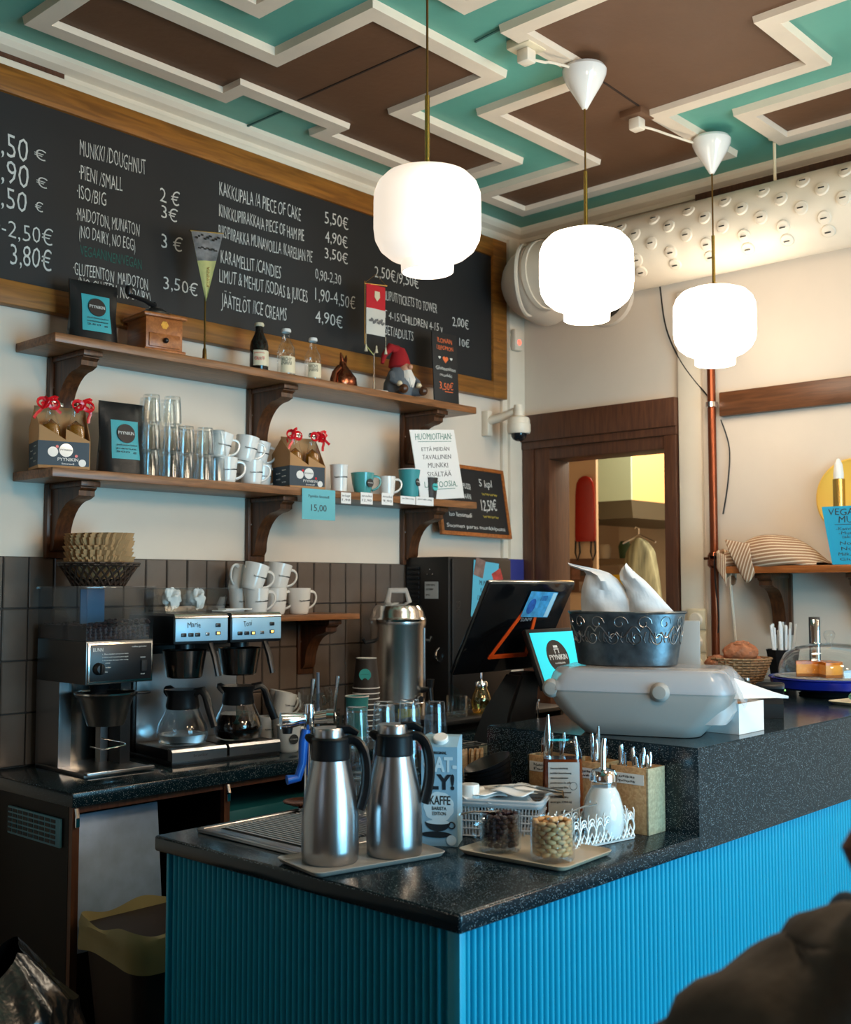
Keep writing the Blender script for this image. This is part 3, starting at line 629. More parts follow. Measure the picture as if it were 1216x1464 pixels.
obj('coffee_beans',bm,M_beans,g,kind='stuff')
bm=B(); slab(bm,(.05,.13,.44),(.13,.135,.544)); obj('blue_sticker',bm,mat('blue_divider',S(22,76,110),.4),g,label='blue divider inside the hopper')
# ================================================================ BREWER
b=thing('coffee_brewer','double filter coffee brewer with satin steel control panels on the back counter','coffee machine',(2.035,2.925,.945),R(-7))
bm=B(); slab(bm,(0,0,.0),(.39,.30,.018),.003); slab(bm,(0,.27,.018),(.39,.33,.36),.004); obj('body',bm,M_black,b)
bm=B(); slab(bm,(.01,.262,.03),(.38,.27,.33)); obj('back_plate',bm,M_steel,b)
for i in (0,1):
    x=.20*i
    bm=B(); slab(bm,(x+.004,.03,.018),(x+.190,.255,.050),.003); pl=obj('warming_plate',bm,M_black,b)
    bm=B(); prism(bm,[(0,.014),(0,.044),(.006,.052),(.03,.054),(.03,.014)],Matrix(((0,0,1,x+.002),(1,0,0,0),(0,1,0,0),(0,0,0,1))),.19); obj('front_trim',bm,M_steel,b)
    text('lettering','bravilor',M_dsteel,b,(x+.075,-.0004,.026),-90,.009,.05,thin=-.004)
    bm=B(); slab(bm,(x,.0,.372),(x+.192,.31,.462),.006); hd=obj('brewer_head',bm,M_black,b)
    bm=B(); prism(bm,[(-.004,.455),(.0,.463),(.006,.468),(.31,.468),(.31,.462),(.0,.44)],Matrix(((0,0,1,x+.003),(1,0,0,0),(0,1,0,0),(0,0,0,1))),.186); obj('top_cover',bm,M_steelv,hd)
    bm=B(); slab(bm,(x+.004,-.005,.382),(x+.188,0,.452),.002); pn=obj('control_panel',bm,mat('blue_reflection_steel',S(150,192,216),.35,.1) if i==0 else bpy.data.materials['blue_reflection_steel'],b)  # satin steel panel, the blue it reflects is put into its base colour
    text('handwriting',('Marie','Toni')[i],M_black,pn,(x+.045,-.0056,.425),-90,.017,(.045,.03)[i],jit=.1)
    for (u,v,on) in ((.032,.402,0),(.057,.402,0),(.080,.402,i),(.152,.405,1),(.152,.430,0)):
        bm=B(); slab(bm,(x+u-.009,-.008,v-.006),(x+u+.009,-.004,v+.006),.002); bt=obj('button',bm,M_black,pn)
        if on:
            bm=B(); slab(bm,(x+u-.004,-.009,v-.003),(x+u+.004,-.0075,v+.003)); obj('amber_light',bm,lit('amber_light',(1,.4,.06),5),bt)
    bm=B(); slab(bm,(x+.108,-.0065,.398),(x+.122,-.0045,.408),.001); obj('display',bm,M_dsteel,pn)
    bm=B(); lathe(bm,[(.068,.352),(.070,.350),(.068,.340),(.056,.268),(.052,.264),(0,.262)],(x+.085,.085,0),36); bk=obj('filter_holder',bm,M_steel if False else mat('dark_mirror_steel',(.26,.24,.23),.18,1) if i==0 else bpy.data.materials['dark_mirror_steel'],b)
    bm=B(); tube(bm,[(x+.132,.005,.372),(x+.138,-.012,.33),(x+.146,-.022,.272)],[(.016,.009),(.016,.010),(.017,.009)],10); obj('handle',bm,M_black,bk)
    bm=B(); lathe(bm,[(.03,.372),(.03,.355),(0,.355)],(x+.085,.085,0),16); obj('spray_head',bm,M_black,hd)
bm=B(); slab(bm,(.02,.24,.03),(.37,.262,.05)); obj('rear_rail',bm,M_black,b)
bm=B(); slab(bm,(.0,-.002,.0),(.39,.3,.002)); obj('foot',bm,M_black,b)
def jug(lab,loc,rz,full):
    t=thing('coffee_jug',lab,'jug',loc,rz,'glass coffee jugs on the brewer')
    P=[(0,.0),(.060,.0),(.072,.006),(.079,.025),(.080,.042),(.074,.066),(.060,.095),(.050,.118),(.049,.125)]
    bm=B(); lathe(bm,P,n=40); obj('glass_body',bm,M_glassb,t)
    L_=[(0,.004),(.058,.004),(.070,.010),(.076,.028),(.0765,.042),(.070,.066),(.062,.083)]
    L_=L_ if full else L_[:4]+[(.0765,.034)]
    bm=B(); lathe(bm,L_+[(0,L_[-1][1])],n=36); obj('coffee' if full else 'water',bm,M_coffee if full else mat('still_water',(.75,.85,.9),.05,trans=1,ior=1.33),t)
    bm=B(); lathe(bm,[(.051,.112),(.053,.120),(.048,.150),(.056,.168),(.058,.173),(.0,.176)],n=32); obj('collar',bm,M_black,t)
    bm=B(); tube(bm,[(.045,0,.165),(.075,0,.172),(.088,0,.155),(.103,0,.11),(.122,0,.06)],[(.015,.010),(.015,.009),(.013,.011),(.012,.014),(.010,.013)],10); obj('handle',bm,M_black,t)
    bm=B(); tube(bm,[(-.045,0,.16),(-.062,0,.172),(-.070,0,.174)],[(.02,.008),(.016,.006),(.008,.004)],8); obj('spout',bm,M_black,t)
    return t
def onb(px,z): 
    return b.matrix_basis@Vector(px+(z,))
jug('glass jug of clear water with its handle forward, on the left warming plate',onb((.082,.088),.0545),R(-72),False)
jug('glass jug of black coffee with its handle to the right, on the right warming plate',onb((.285,.09),.0545),R(-28),True)
# ---- glass tray with creamer cups on the brewer
t=thing('glass_tray','clear rectangular glass tray of white packets on top of the left brewer','tray',onb((.03,.11),.4695),R(-7))
bm=B()
for lo,hi in (((0,0,0),(.21,.12,.005)),((0,0,.005),(.21,.004,.075)),((0,.116,.005),(.21,.12,.075)),((0,.004,.005),(.004,.116,.075)),((.206,.004,.005),(.21,.116,.075)),((.103,.004,.005),(.106,.116,.07))): slab(bm,lo,hi)
for v in bm.verts: k=1+.12*(v.co.z/.075); v.co.x=.105+(v.co.x-.105)*k; v.co.y=.06+(v.co.y-.06)*k
obj('tray_body',bm,M_glassb,t)
bm=B(); tube(bm,[(-.012,-.007,.0755),(.222,-.007,.0755),(.222,.127,.0755),(-.012,.127,.0755)],.0022,6,True); tube(bm,[(-.0,-.0,.003),(.21,-.0,.003),(.21,.12,.003),(0,.12,.003)],.0026,6,True); obj('tray_edge',bm,M_plexi,t)
for i,(x,y,s) in enumerate(((.045,.05,1),(.14,.05,.9),(.08,.085,.8),(.165,.08,.85))):
    bm=B(); rr=random.Random(i)
    def blob(u,v): 
        a=2*PI*u; ph=PI*v; r=.030*s*(1+.30*math.sin(2*a+i+2*ph)+.22*math.sin(4*ph+a*2+i)+.12*math.sin(5*a-3*ph))
        return Vector((r*math.sin(ph)*math.cos(a)*.85,r*math.sin(ph)*math.sin(a)*.7,.036+r*.85*math.cos(ph)))
    grid(bm,blob,20,12,True); setp(obj('napkin',bm,M_paper,loc=onb((.03+x,.11+y),.475)),'crumpled white paper packet in the glass tray on the brewer','napkin','white packets in the glass tray')
for k,(x,y,r_) in enumerate(((.25,.10,8),(.27,.09,-6))):
    bm=B(); cube(bm,(0,0,.003),(.10,.05,.004),R(r_),.001); setp(obj('paper_slip',bm,M_paper,loc=onb((x,y),.4695+.005*k)),'cream paper slip lying on top of the right brewer','slip','paper slips on the brewer')
# ================================================================ BASKET + FILTERS on the grinder
def wick(bm,r0,r1,h,nr,ns,rt=.0035,sx=1,sy=1,z0=0,p=1):
    for j in range(nr+1):
        v=j/nr; r=r0+(r1-r0)*v**p
        pts=[]
        for i in range(ns*2):
            a=2*PI*i/(ns*2); rr=r+rt*.9*(1 if (i+j)%2 else -1)
            pts.append((rr*math.cos(a)*sx,rr*math.sin(a)*sy,z0+h*v))
        tube(bm,pts,rt,5,True)
def stakes(bm,r0,r1,h,ns,rt,sx=1,sy=1,p=1,slant=0):
    for i in range(ns):
        a=2*PI*i/ns; tube(bm,[((r0+(r1-r0)*v**p)*math.cos(a+slant*v)*sx,(r0+(r1-r0)*v**p)*math.sin(a+slant*v)*sy,h*v) for v in (0,.33,.66,1)],rt,5)
zt=.945+.555
bk=thing('wicker_basket','dark woven basket of coffee filters standing on the grinder hopper','basket',(1.88,3.10,zt))
bm=B(); stakes(bm,.075,.118,.066,26,.004,slant=.5); obj('weave',bm,M_wickerb,bk); bm=B(); stakes(bm,.077,.116,.066,26,.0035,slant=-.5); obj('weave',bm,M_wickerb,bk)
bm=B(); wick(bm,.116,.118,.006,1,24,.004,z0=.062); obj('rim',bm,M_wickerb,bk)
bm=B(); wick(bm,.072,.076,.006,1,20,.004,z0=.003); slab(bm,(-.055,-.055,.001),(.055,.055,.004)); obj('base',bm,M_wickerb,bk)
fm=B(); lathe(fm,[(.060,0),(.075,.02),(.096,.050),(.1005,.058),(.099,.058),(.073,.02)],n=96,mod=lambda a,k:1+(.06 if k in(2,3,4) else .03)*math.sin(28*a)); 
f0=setp(obj('paper_filter',fm,M_filter,loc=(1.88,3.10,zt+.02)),'brown crinkled paper coffee filters nested in the dark basket','filter','paper filters in the dark basket')
for k in range(1,12):
    f=f0.copy(); C.objects.link(f); f.location=(1.88+random.uniform(-.003,.003),3.10+random.uniform(-.003,.003),zt+.02+.0075*k); f.rotation_euler=(R(random.uniform(-2,2)),R(random.uniform(-2,2)),random.uniform(0,.22))
# ================================================================ MUGS
def mugproto(name,r=.041,h=.088,taper=.84,m=M_porc,hs=1.0,words='Pyynikin munkkikahvila',logo=False):
    t=thing(name,'x','mug')
    P=[(0,.002),(r*taper*.86,.0),(r*taper*.93,.003),(r*taper,.012),(r*(taper*.45+.55)*.985,h*.45),(r,h),(r-.0022,h+.0008),(r-.0045,h-.001),(r*taper-.003,.012),(0,.008)]
    bm=B(); lathe(bm,P,n=36); obj('cup_body',bm,m,t)
    bm=B(); tube(bm,bez((r*.95,0,h*.86),(r+.042*hs,0,h*1.0),(r+.040*hs,0,h*.30),(r*.86,0,h*.20),12),[(.0065,.0038)]*13,8); obj('handle',bm,m,t)
    if words:
        a=R(-75); rr=r*.965
        o=text('printed_lettering',words,M_print,t,(rr*math.cos(a),rr*math.sin(a),h*.50),math.degrees(a),.0052,.060,bend=rr,center=True,thick=.0008,roll=.06)
    if logo:
        a=R(-70); rr=r*.96
        bm=B(); lathe(bm,[(0,.0),(.0165,.0),(.0165,.0012),(0,.0012)],n=24,M=Matrix.Translation((rr*math.cos(a),rr*math.sin(a),h*.5))@Matrix.Rotation(a,4,'Z')@Matrix.Rotation(R(90),4,'Y'))
        lg=obj('round_logo',bm,M_print if m!=M_porc else M_print,t)
        text('printed_lettering','PYYNIKIN',M_porc,lg,((rr+.0014)*math.cos(a),(rr+.0014)*math.sin(a),h*.5-.002),math.degrees(a),.0048,.026,center=True)
    return t
mp=mugproto('coffee_mug')
used=[0]
def mug(px,py,lab,grp,y,z=None,hd=-20,tilt=(0,0),s=1.0):
    p=at(px,py,y=y); loc=(p.x,y,z if z is not None else p.z)
    rot=Euler((R(tilt[0]),R(tilt[1]),R(hd)))
    if not used[0]:
        used[0]=1; mp.location=loc; mp.rotation_euler=rot; mp.scale=(s,s,s); return setp(mp,lab,'mug',grp)
    return dup(mp,loc,rot=rot,label=lab,group=grp,scale=(s,s,s))
G='white mugs on the short shelf'
zs=1.3955
for px,y,l,hd in ((344,3.20,'white mug standing at the left end of the short shelf row, under a tilted one',-15),(366,3.135,'white mug standing second in the short shelf row',-12),(393,3.18,'white mug standing third in the short shelf row',-14),(427,3.16,'white mug standing alone at the right end of the short shelf row',-8)):
    mug(px,870,l,G,y,zs,hd,s=1.07)
for px,y,l,tl,hd,dz in ((338,3.205,'tilted white mug stacked at the back left above the short shelf',(-8,-22),-160,.074),(358,3.135,'tilted white mug stacked second from left above the short shelf',(0,16),-12,.082),(394,3.18,'tilted white mug stacked on top of the third shelf mug',(0,12),-10,.084)):
    mug(px,870,l,G,y,zs+dz*1.07,hd,tl,s=1.07)
G='white mugs on the lower wall shelf'
for px,y,l,hd in ((322,3.14,'white mug in the bottom row beside the tumblers on the lower shelf',-18),(359,3.15,'white mug in the bottom row nearest the bottle carrier',-16)): mug(px,690,l,G,y,1.8515,hd,s=1.02)
for px,y,l,hd,tl in ((310,3.14,'white mug stacked tilted beside the tumblers on the lower shelf',-14,(0,10)),(348,3.15,'white mug stacked tilted second from the tumblers, below the upper shelf',-14,(0,10)),(366,3.235,'white mug stacked behind, peeking out by the bracket on the lower shelf',-14,(0,8))): mug(px,690,l,G,y,1.8515+.084,hd,tl,s=1.02)
mug(340,690,'white mug standing in the back row between the two front mugs of the lower shelf',G,3.235,1.8515,-15,s=1.02)
mug(372,690,'white mug standing in the back row right, beside the shelf bracket',G,3.24,1.8515,-15,s=1.02)
# mugs on the back counter by the brewer
G='white mugs on the counter beside the brewer'
mug(383,1060,'white mug behind the coffee jug handle on the back counter',G,3.17,.9455,-25)
mug(395,1040,'white mug tilted on others behind the coffee jug',G,3.19,1.031,-20,(0,12))
lg=mugproto('logo_mug',words=None,logo=True); p=at(408,1064,y=2.96); lg.location=(2.50,2.925,.9455); lg.rotation_euler=(0,0,R(-35)); setp(lg,'white mug with a round dark logo, beside the brewer base','mug')
mug(406,1050,'white mug standing behind the logo mug on the back counter',G,3.10,.9455,-10)
mug(402,1010,'white mug perched highest of the heap beside the brewer',G,3.12,1.031,-5,(0,14))
# mugs & cups along the lower shelf
m2=mugproto('teal_mug',r=.046,h=.082,taper=.72,m=M_tealc,words=None,logo=True); m2.location=(3.03,3.12,1.8515); m2.rotation_euler=(0,0,R(-22)); setp(m2,'teal ceramic mug with a round dark logo on the lower shelf','mug')
m3=mugproto('small_mug',r=.034,h=.078,taper=.85,words=None,logo=False); m3.location=(3.165,3.12,1.8515); m3.rotation_euler=(0,0,R(-20)); setp(m3,'small white mug right of the teal mug on the lower shelf','mug')
bm=B(); lathe(bm,[(0,.0),(.030,0),(.034,.1),(.036,.105),(.033,.103),(.0,.02)],n=32); t=setp(obj('tall_cup',bm,M_porc,loc=(2.915,3.13,1.8515)),'tall white handleless cup right of the second bottle carrier','cup')
text('printed_lettering','Pyynikin munkkikahvila',M_print,t,(0.033*math.cos(R(-110)),.033*math.sin(R(-110)),.055),-110,.006,.06,bend=.033,center=True,roll=.05)
def papercup(name,lab,loc,r,h,m,logo=None,cat='paper cup',rz=0,logom=M_tealp,words='PYYNIKIN',la=-110):
    t=thing(name,lab,cat,loc,rz)
    bm=B(); lathe(bm,[(0,.006),(r*.76,.005),(r*.76,.0),(r*.78,.0),(r,h),(r-.002,h),(r*.72,.01)],n=36); obj('cup_wall',bm,m,t)
    bm=B(); tube(bm,[(r*math.cos(2*PI*i/30),r*math.sin(2*PI*i/30),h) for i in range(30)],.0022,6,True); obj('rim',bm,M_paper,t)
    if logo:
        a=R(la); rr=r*(.78+.22*.55)
        bm=B(); lathe(bm,[(0,-.002),(logo,-.002),(logo,.0016),(0,.0016)],n=24,M=Matrix.Translation((rr*math.cos(a),rr*math.sin(a),h*.55))@Matrix.Rotation(a,4,'Z')@Matrix.Rotation(R(87),4,'Y'))
        lg=obj('round_logo',bm,logom,t); text('printed_lettering',words,M_porc if logom!=M_tealp else M_print,lg,((rr+.002)*math.cos(a),(rr+.002)*math.sin(a),h*.55-.002),la,.005,logo*1.6,center=True)
    return t
papercup('paper_cup','teal paper cup with a dark round logo near the right end of the lower shelf',(3.295,3.12,1.8515),.046,.115,mat('teal_paper',S(50,140,146),.5),.017,logom=M_print,la=-80)
papercup('paper_cup','small dark paper cup with a teal round logo on the lower shelf end',(3.385,3.095,1.8515),.036,.088,mat('dark_paper',S(48,42,40),.55),.016,la=-90)
# ================================================================ TUMBLERS
def tumbler(r=.031,h=.088,facets=10):
    t=thing('glass_tumbler','x','glass')
    bm=B(); lathe(bm,[(0,.004),(r*.80,.0),(r*.84,.004),(r*.95,h*.6),(r,h),(r-.002,h),(r*.80,.012),(0,.012)],n=30,mod=lambda a,k:1+(.018*math.cos(facets*a) if k in(1,2,3) else 0)); obj('glass_wall',bm,M_glassb,t); return t
tp=tumbler(); tfirst=[tp]
def tumb(loc,lab,grp,up=True,s=1):
    rot=Euler((0 if up else PI,0,random.random()*3))
    loc=Vector(loc)+(Vector((0,0,0)) if up else Vector((0,0,.088*s)))
    if tfirst: t=tfirst.pop(); t.location=loc; t.rotation_euler=rot; t.scale=(s,s,s); return setp(t,lab,'glass',grp)
    return dup(tp,loc,rot=rot,label=lab,group=grp,scale=(s,s,s))
G='glass tumblers stacked on the lower wall shelf'
cols=[(2.07,3.115,3),(2.14,3.10,3),(2.205,3.115,2),(2.272,3.10,2),(2.335,3.115,2),(2.10,3.18,3),(2.17,3.175,3),(2.24,3.18,2),(2.305,3.17,2)]
O=['first','second','third','fourth','fifth']; H=['bottom','middle','top']
for i,(x,y,n) in enumerate(cols):
    row='front' if i<5 else 'back'; k=i if i<5 else i-5
    for j in range(n):
        lev='bottom' if j==0 else ('top' if j==n-1 else 'middle')
        tumb((x,y,1.8515+.0895*j),f'clear upturned tumbler, {lev} of the {O[k]} {row} column from the left, lower shelf',G,False)
# ================================================================ COFFEE POUCHES
def pouch(loc,w,h,T,rz,lab,lw,lh,lz,words,lean=0):
    t=thing('coffee_bag',lab,'coffee bag',loc,rz)
    def th(v): return T*(1-v)**.55*(.9+.1*math.cos(3*v))+.003
    def fr(u,v,off=0,side=-1): 
        x=(u-.5)*w*(1-.0*v)*(.93+.07*abs(2*v-1)); q=1-abs(2*u-1)**3
        return Vector((x,side*(th(v)/2*(.25+.75*q)+off+.0015*math.sin(9*v+7*u)),h*v+lean*0))
    bm=B(); nu,nv=14,18
    A=[[bm.verts.new(fr(i/nu,j/nv)) for i in range(nu+1)] for j in range(nv+1)]; Bk=[[bm.verts.new(fr(i/nu,j/nv,0,1)) for i in range(nu+1)] for j in range(nv+1)]
    for j in range(nv):
        for i in range(nu): bm.faces.new((A[j][i],A[j][i+1],A[j+1][i+1],A[j+1][i])); bm.faces.new((Bk[j][i],Bk[j+1][i],Bk[j+1][i+1],Bk[j][i+1]))
        bm.faces.new((A[j][0],A[j+1][0],Bk[j+1][0],Bk[j][0])); bm.faces.new((A[j][nu],Bk[j][nu],Bk[j+1][nu],A[j+1][nu]))
    bm.faces.new([A[0][i] for i in range(nu+1)]+[Bk[0][i] for i in range(nu,-1,-1)]); bm.faces.new([A[nv][i] for i in range(nu,-1,-1)]+[Bk[nv][i] for i in range(nu+1)])
    obj('foil_pouch',bm,M_pouch,t,ang=50)
    u0,u1=.5-lw/w/2,.5+lw/w/2; v0,v1=lz/h,(lz+lh)/h
    bm=B(); grid(bm,lambda u,v:fr(u0+(u1-u0)*u,v0+(v1-v0)*v,.0025),8,8); lb=obj('teal_label',bm,mat('teal_label',S(60,160,168),.4) if 'teal_label' not in bpy.data.materials else bpy.data.materials['teal_label'],t)
    yv=fr(.5,(lz+lh*.6)/h,.004).y; sl=math.atan2(th(v1)/2-th(v0)/2,lh)
    R_=lh*.25
    bm=B(); lathe(bm,[(0,0),(R_,0),(R_,.001),(0,.001)],n=28,M=Matrix.Translation((0,yv,lz+lh*.66))@Matrix.Rotation(R(90)+sl,4,'X')); rd=obj('round_logo',bm,mat('dark_brown_print',S(46,36,32),.5) if 'dark_brown_print' not in bpy.data.materials else bpy.data.materials['dark_brown_print'],t)
    text('lettering','PYYNIKIN',M_porc,t,(0,yv-.0018,lz+lh*.63),-90,R_*.34,R_*1.75,center=True,lean=sl)
    text('lettering','munkkikahvila',M_porc,t,(0,yv-.0018,lz+lh*.56),-90,R_*.16,R_*1.1,center=True,lean=sl)
    for k,s in enumerate(words): text('lettering',s,M_print,t,(0,fr(.5,(lz+lh*.30)/h,.0042).y-.0012,lz+lh*(.34-.09*k)),-90,lh*.045,lw*.7,center=True,lean=sl)
    return t
pouch((1.875,3.155,2.2565),.165,.20,.075,R(-4),'black coffee bag with a teal label on the upper shelf, left end',.10,.118,.038,('paahdettu kahvi','suodatinjauhatus','250 g'))
pouch((1.985,3.155,1.8515),.16,.235,.085,R(-4),'taller black coffee bag with a teal label between the bottle carrier and tumblers',.10,.125,.050,('paahdettu kahvi','pavut','500 g'))
# ================================================================ UPPER SHELF ITEMS (top at z 2.2565)
US=2.2565; LS=1.8515
t=thing('antique_coffee_mill','small wooden box coffee mill with a drawer and iron crank on the upper shelf','coffee mill',(2.105,3.155,US),R(-6))
bm=B(); slab(bm,(-.075,-.075,0),(.075,.075,.012),.003); slab(bm,(-.066,-.066,.012),(.066,.066,.115),.002); slab(bm,(-.078,-.078,.115),(.078,.078,.128),.004); obj('box_body',bm,M_shelfy,t)
bm=B(); slab(bm,(-.056,-.071,.018),(.056,-.064,.062),.002); d=obj('drawer',bm,M_shelfy,t)
bm=B(); ball(bm,(0,-.078,.040),.009,12); cyl(bm,(0,-.078,.04),(0,-.069,.04),.004,n=8); obj('drawer_knob',bm,M_black,d)
bm=B(); lathe(bm,[(0,0),(.014,0),(.014,.0015),(0,.0015)],(0,-.066,.092),6,M=Matrix.Rotation(R(90),4,'X')); obj('emblem',bm,M_brass,t)
bm=B(); lathe(bm,[(.05,.0),(.048,.014),(.03,.028),(.012,.034),(.0,.036)],(0,0,.128),20); obj('dome',bm,M_dsteel,t)
bm=B(); tube(bm,[(0,0,.165),(-.05,-.03,.172),(-.12,-.05,.176)],[(.004,.009),(.004,.008),(.004,.007)],8); cyl(bm,(0,0,.155),(0,0,.18),.006,n=8); ck=obj('crank',bm,M_black,t)
bm=B(); lathe(bm,[(0,0),(.009,.002),(.013,.016),(.010,.03),(0,.034)],(-.12,-.05,.174),12); obj('crank_knob',bm,M_black,ck)
# pennant on brass stand
t=thing('table_pennant','lace-edged narrow table pennant hanging on a tall brass stand, upper shelf','pennant',(2.295,3.14,US),R(-12))
bm=B(); lathe(bm,[(0,0),(.036,0),(.034,.006),(.008,.010),(.0065,.05),(.0035,.055),(.003,.46),(0,.462)],n=20); obj('stand',bm,M_gold,t)
bm=B(); cyl(bm,(-.062,-.006,.452),(.062,-.006,.464),.003,n=8); obj('cross_bar',bm,M_gold,t)
bm=B(); f=lambda u,v:Vector(((u-.5)*.118*(1-v*.96),-.010-.004*math.sin(6*u),.455-.235*v+.012*(u-.5)))
grid(bm,f,10,20); obj('cloth',bm,mat('pennant_cloth',S(186,184,120),.8,var=.15,vscale=30),t)
bm=B()
for k in range(9): cube(bm,(-.04+.01*k,-.0152,.43+.006*(k%3)),(.012,.001,.006),.3)
for k in range(7): cube(bm,(-.03+.01*k,-.0152,.395+.004*(k%2)),(.011,.001,.005))
obj('printed_band',bm,M_black,t,kind='stuff'); bm=B(); grid(bm,lambda u,v:f(u,v*.42)+Vector((0,-.0012,0)),8,8); obj('top_panel',bm,mat('pennant_grey',S(120,118,118),.8,var=.4,vscale=40),t)
text('lettering','KUNNIA',M_gold,t,(.008,-.0155,.265),-90,.010,.07,roll=R(90))
# bottles
def bottle(loc,lab,grp,prof,gm,liquid=None,lvl=0,cap=M_porc,label=None,cat='bottle',lw=.03,words=None,sc_=1):
    t=thing('glass_bottle',lab,cat,loc,0,grp)
    bm=B(); lathe(bm,prof,n=28); obj('bottle_glass',bm,gm,t)
    top=prof[-1][1]
    if liquid:
        q=[(0,.004)]+[(r-.003,z+.002) for r,z in prof[1:] if z<lvl]+[(0,lvl)]
        q=[p for p in q if p[0]>=0]; bm=B(); lathe(bm,q,n=24); obj('drink',bm,liquid,t)
    bm=B(); lathe(bm,[(prof[-1][0]+.0005,-.012),(prof[-1][0]+.003,-.010),(prof[-1][0]+.003,-.004),(prof[-1][0]+.001,.001),(0,.002)],(0,0,top),20); obj('cap',bm,cap,t)
    if label:
        z0,z1,lm,r=label
        bm=B(); grid(bm,lambda u,v:Vector(((r+.0008)*math.cos(R(-165+150*u)),(r+.0008)*math.sin(R(-165+150*u)),z0+(z1-z0)*v)),20,2); lb=obj('paper_label',bm,lm,t)
        if words:
            for k,(s,h,m) in enumerate(words): text('lettering',s,m,lb,((r+.0012)*math.cos(R(-125)),(r+.0012)*math.sin(R(-125)),z1-.006-h-k*(h+.004)),-125,h,r*1.15,bend=r,center=True,thick=.0006)
    return t
BP=[(0,0),(.030,0),(.033,.006),(.033,.10),(.030,.118),(.018,.145),(.0135,.16),(.013,.185),(.014,.19)]
BP=[(r,z*.93) for r,z in BP]
VP=[(0,0),(.030,0),(.0325,.006),(.0325,.095),(.030,.108),(.016,.135),(.0135,.15),(.013,.165),(.015,.168),(.015,.176)]
bottle((2.52,3.125,US),'dark beer bottle with a red and cream label on the upper shelf','bottles on the upper shelf',BP,mat('dark_bottle_glass',(.010,.007,.005),.08),cap=M_cream,label=(.02,.075,M_cream,.033),words=[('panimo',.006,M_red),('OLUT',.013,M_red),('helmi',.006,M_print)])
bottle((2.645,3.125,US),'larger clear mineral water bottle with a cream label, upper shelf','bottles on the upper shelf',VP,M_glassb,label=(.012,.072,M_cream,.0325),words=[('VICHY',.013,M_print),('vesi',.008,M_print),('1904',.006,M_print)])
bottle((2.775,3.125,US),'smaller clear mineral water bottle with a cream label, next to the copper ornament','bottles on the upper shelf',[(r*.93,z*.93) for r,z in VP],M_glassb,label=(.012,.066,M_cream,.0303),words=[('VICHY',.013,M_print),('vesi',.008,M_print),('1904',.006,M_print)])
# copper elf ornament
t=thing('copper_ornament','shiny copper animal-shaped ornament standing on the upper shelf','ornament',(2.935,3.135,US),R(10))
bm=B(); lathe(bm,[(0,0),(.045,0),(.052,.012),(.048,.04),(.030,.065),(.016,.085),(.013,.10),(.0,.104)],n=20,mod=lambda a,k:1+.18*math.cos(a)+.1*math.cos(2*a)); obj('body',bm,M_coppr,t)
bm=B(); tube(bm,[(-.02,0,.075),(-.05,0,.05),(-.062,0,.01)],[.012,.010,.013],10); obj('neck',bm,M_coppr,t); bm=B(); tube(bm,[(.0,0,.095),(-.006,0,.12),(-.012,0,.135)],[.010,.007,.002],10); tube(bm,[(.012,0,.09),(.022,0,.115),(.024,0,.13)],[.008,.006,.002],10); obj('ears',bm,M_coppr,t)
bm=B(); tube(bm,bez((.03,0,.06),(.05,0,.08),(.07,0,.05),(.066,0,.005)),.007,8); obj('tail',bm,M_coppr,t)
# table flag
t=thing('table_flag','small red and white banner hanging on a steel table stand, upper shelf','flag',(3.10,3.13,US),R(-8))
bm=B(); slab(bm,(-.045,-.035,0),(.045,.035,.009),.002); obj('base',bm,M_porc,t)
bm=B(); cyl(bm,(0,0,.009),(0,0,.16),.003,n=8); cyl(bm,(0,0,.009),(0,0,.05),.005,n=8); obj('pole',bm,M_chrome,t)
bm=B(); cyl(bm,(0,0,.15),(-.045,0,.19),.002,n=6); cyl(bm,(-.045,0,.19),(-.045,0,.44),.0022,n=6); cyl(bm,(-.05,-.003,.43),(.062,-.003,.438),.002,n=6); obj('frame',bm,M_gold,t)
bm=B(); grid(bm,lambda u,v:Vector((-.042+.095*u,-.006-.003*math.sin(5*u),.43-.095*v)),8,6); obj('red_field',bm,mat('red_cloth',S(190,30,40),.8),t)
bm=B(); grid(bm,lambda u,v:Vector((-.042+.095*u,-.006-.003*math.sin(5*u),.335-.105*v)),8,6); obj('white_field',bm,mat('white_cloth',S(206,200,190),.8),t)
bm=B(); prism(bm,[(-.012,.02),(.012,.02),(.013,-.004),(0,-.02),(-.013,-.004)],Matrix.Translation((.008,-.0100,.385))@Matrix.Rotation(R(90),4,'X'),.001); cr=obj('white_crest',bm,M_cream,t)
bm=B()
for k in range(9): cube(bm,(-.025+.008*k,-.0105,.285+.006*math.sin(k*2.1)),(.013,.001,.009),0,rot=Euler((0,k*.7,0)))
obj('grey_drawing',bm,mat('drawing_grey',S(110,106,104),.8),t)
bm=B()
for x in (-.043,.008,.054): lathe(bm,[(0,0),(.003,-.004),(.003,-.012),(.007,-.03),(0,-.03)],(x,-.006,.19),8)
tube(bm,[(-.043,-.006,.23),(-.043,-.006,.19)],.001,4); tube(bm,[(.054,-.006,.23),(.054,-.006,.19)],.001,4); obj('tassels',bm,M_cream,t)
bm=B(); tube(bm,[(-.043,-.004,.436),(.006,-.004,.475),(.058,-.004,.438)],.001,4); obj('hanging_cord',bm,M_gold,t)
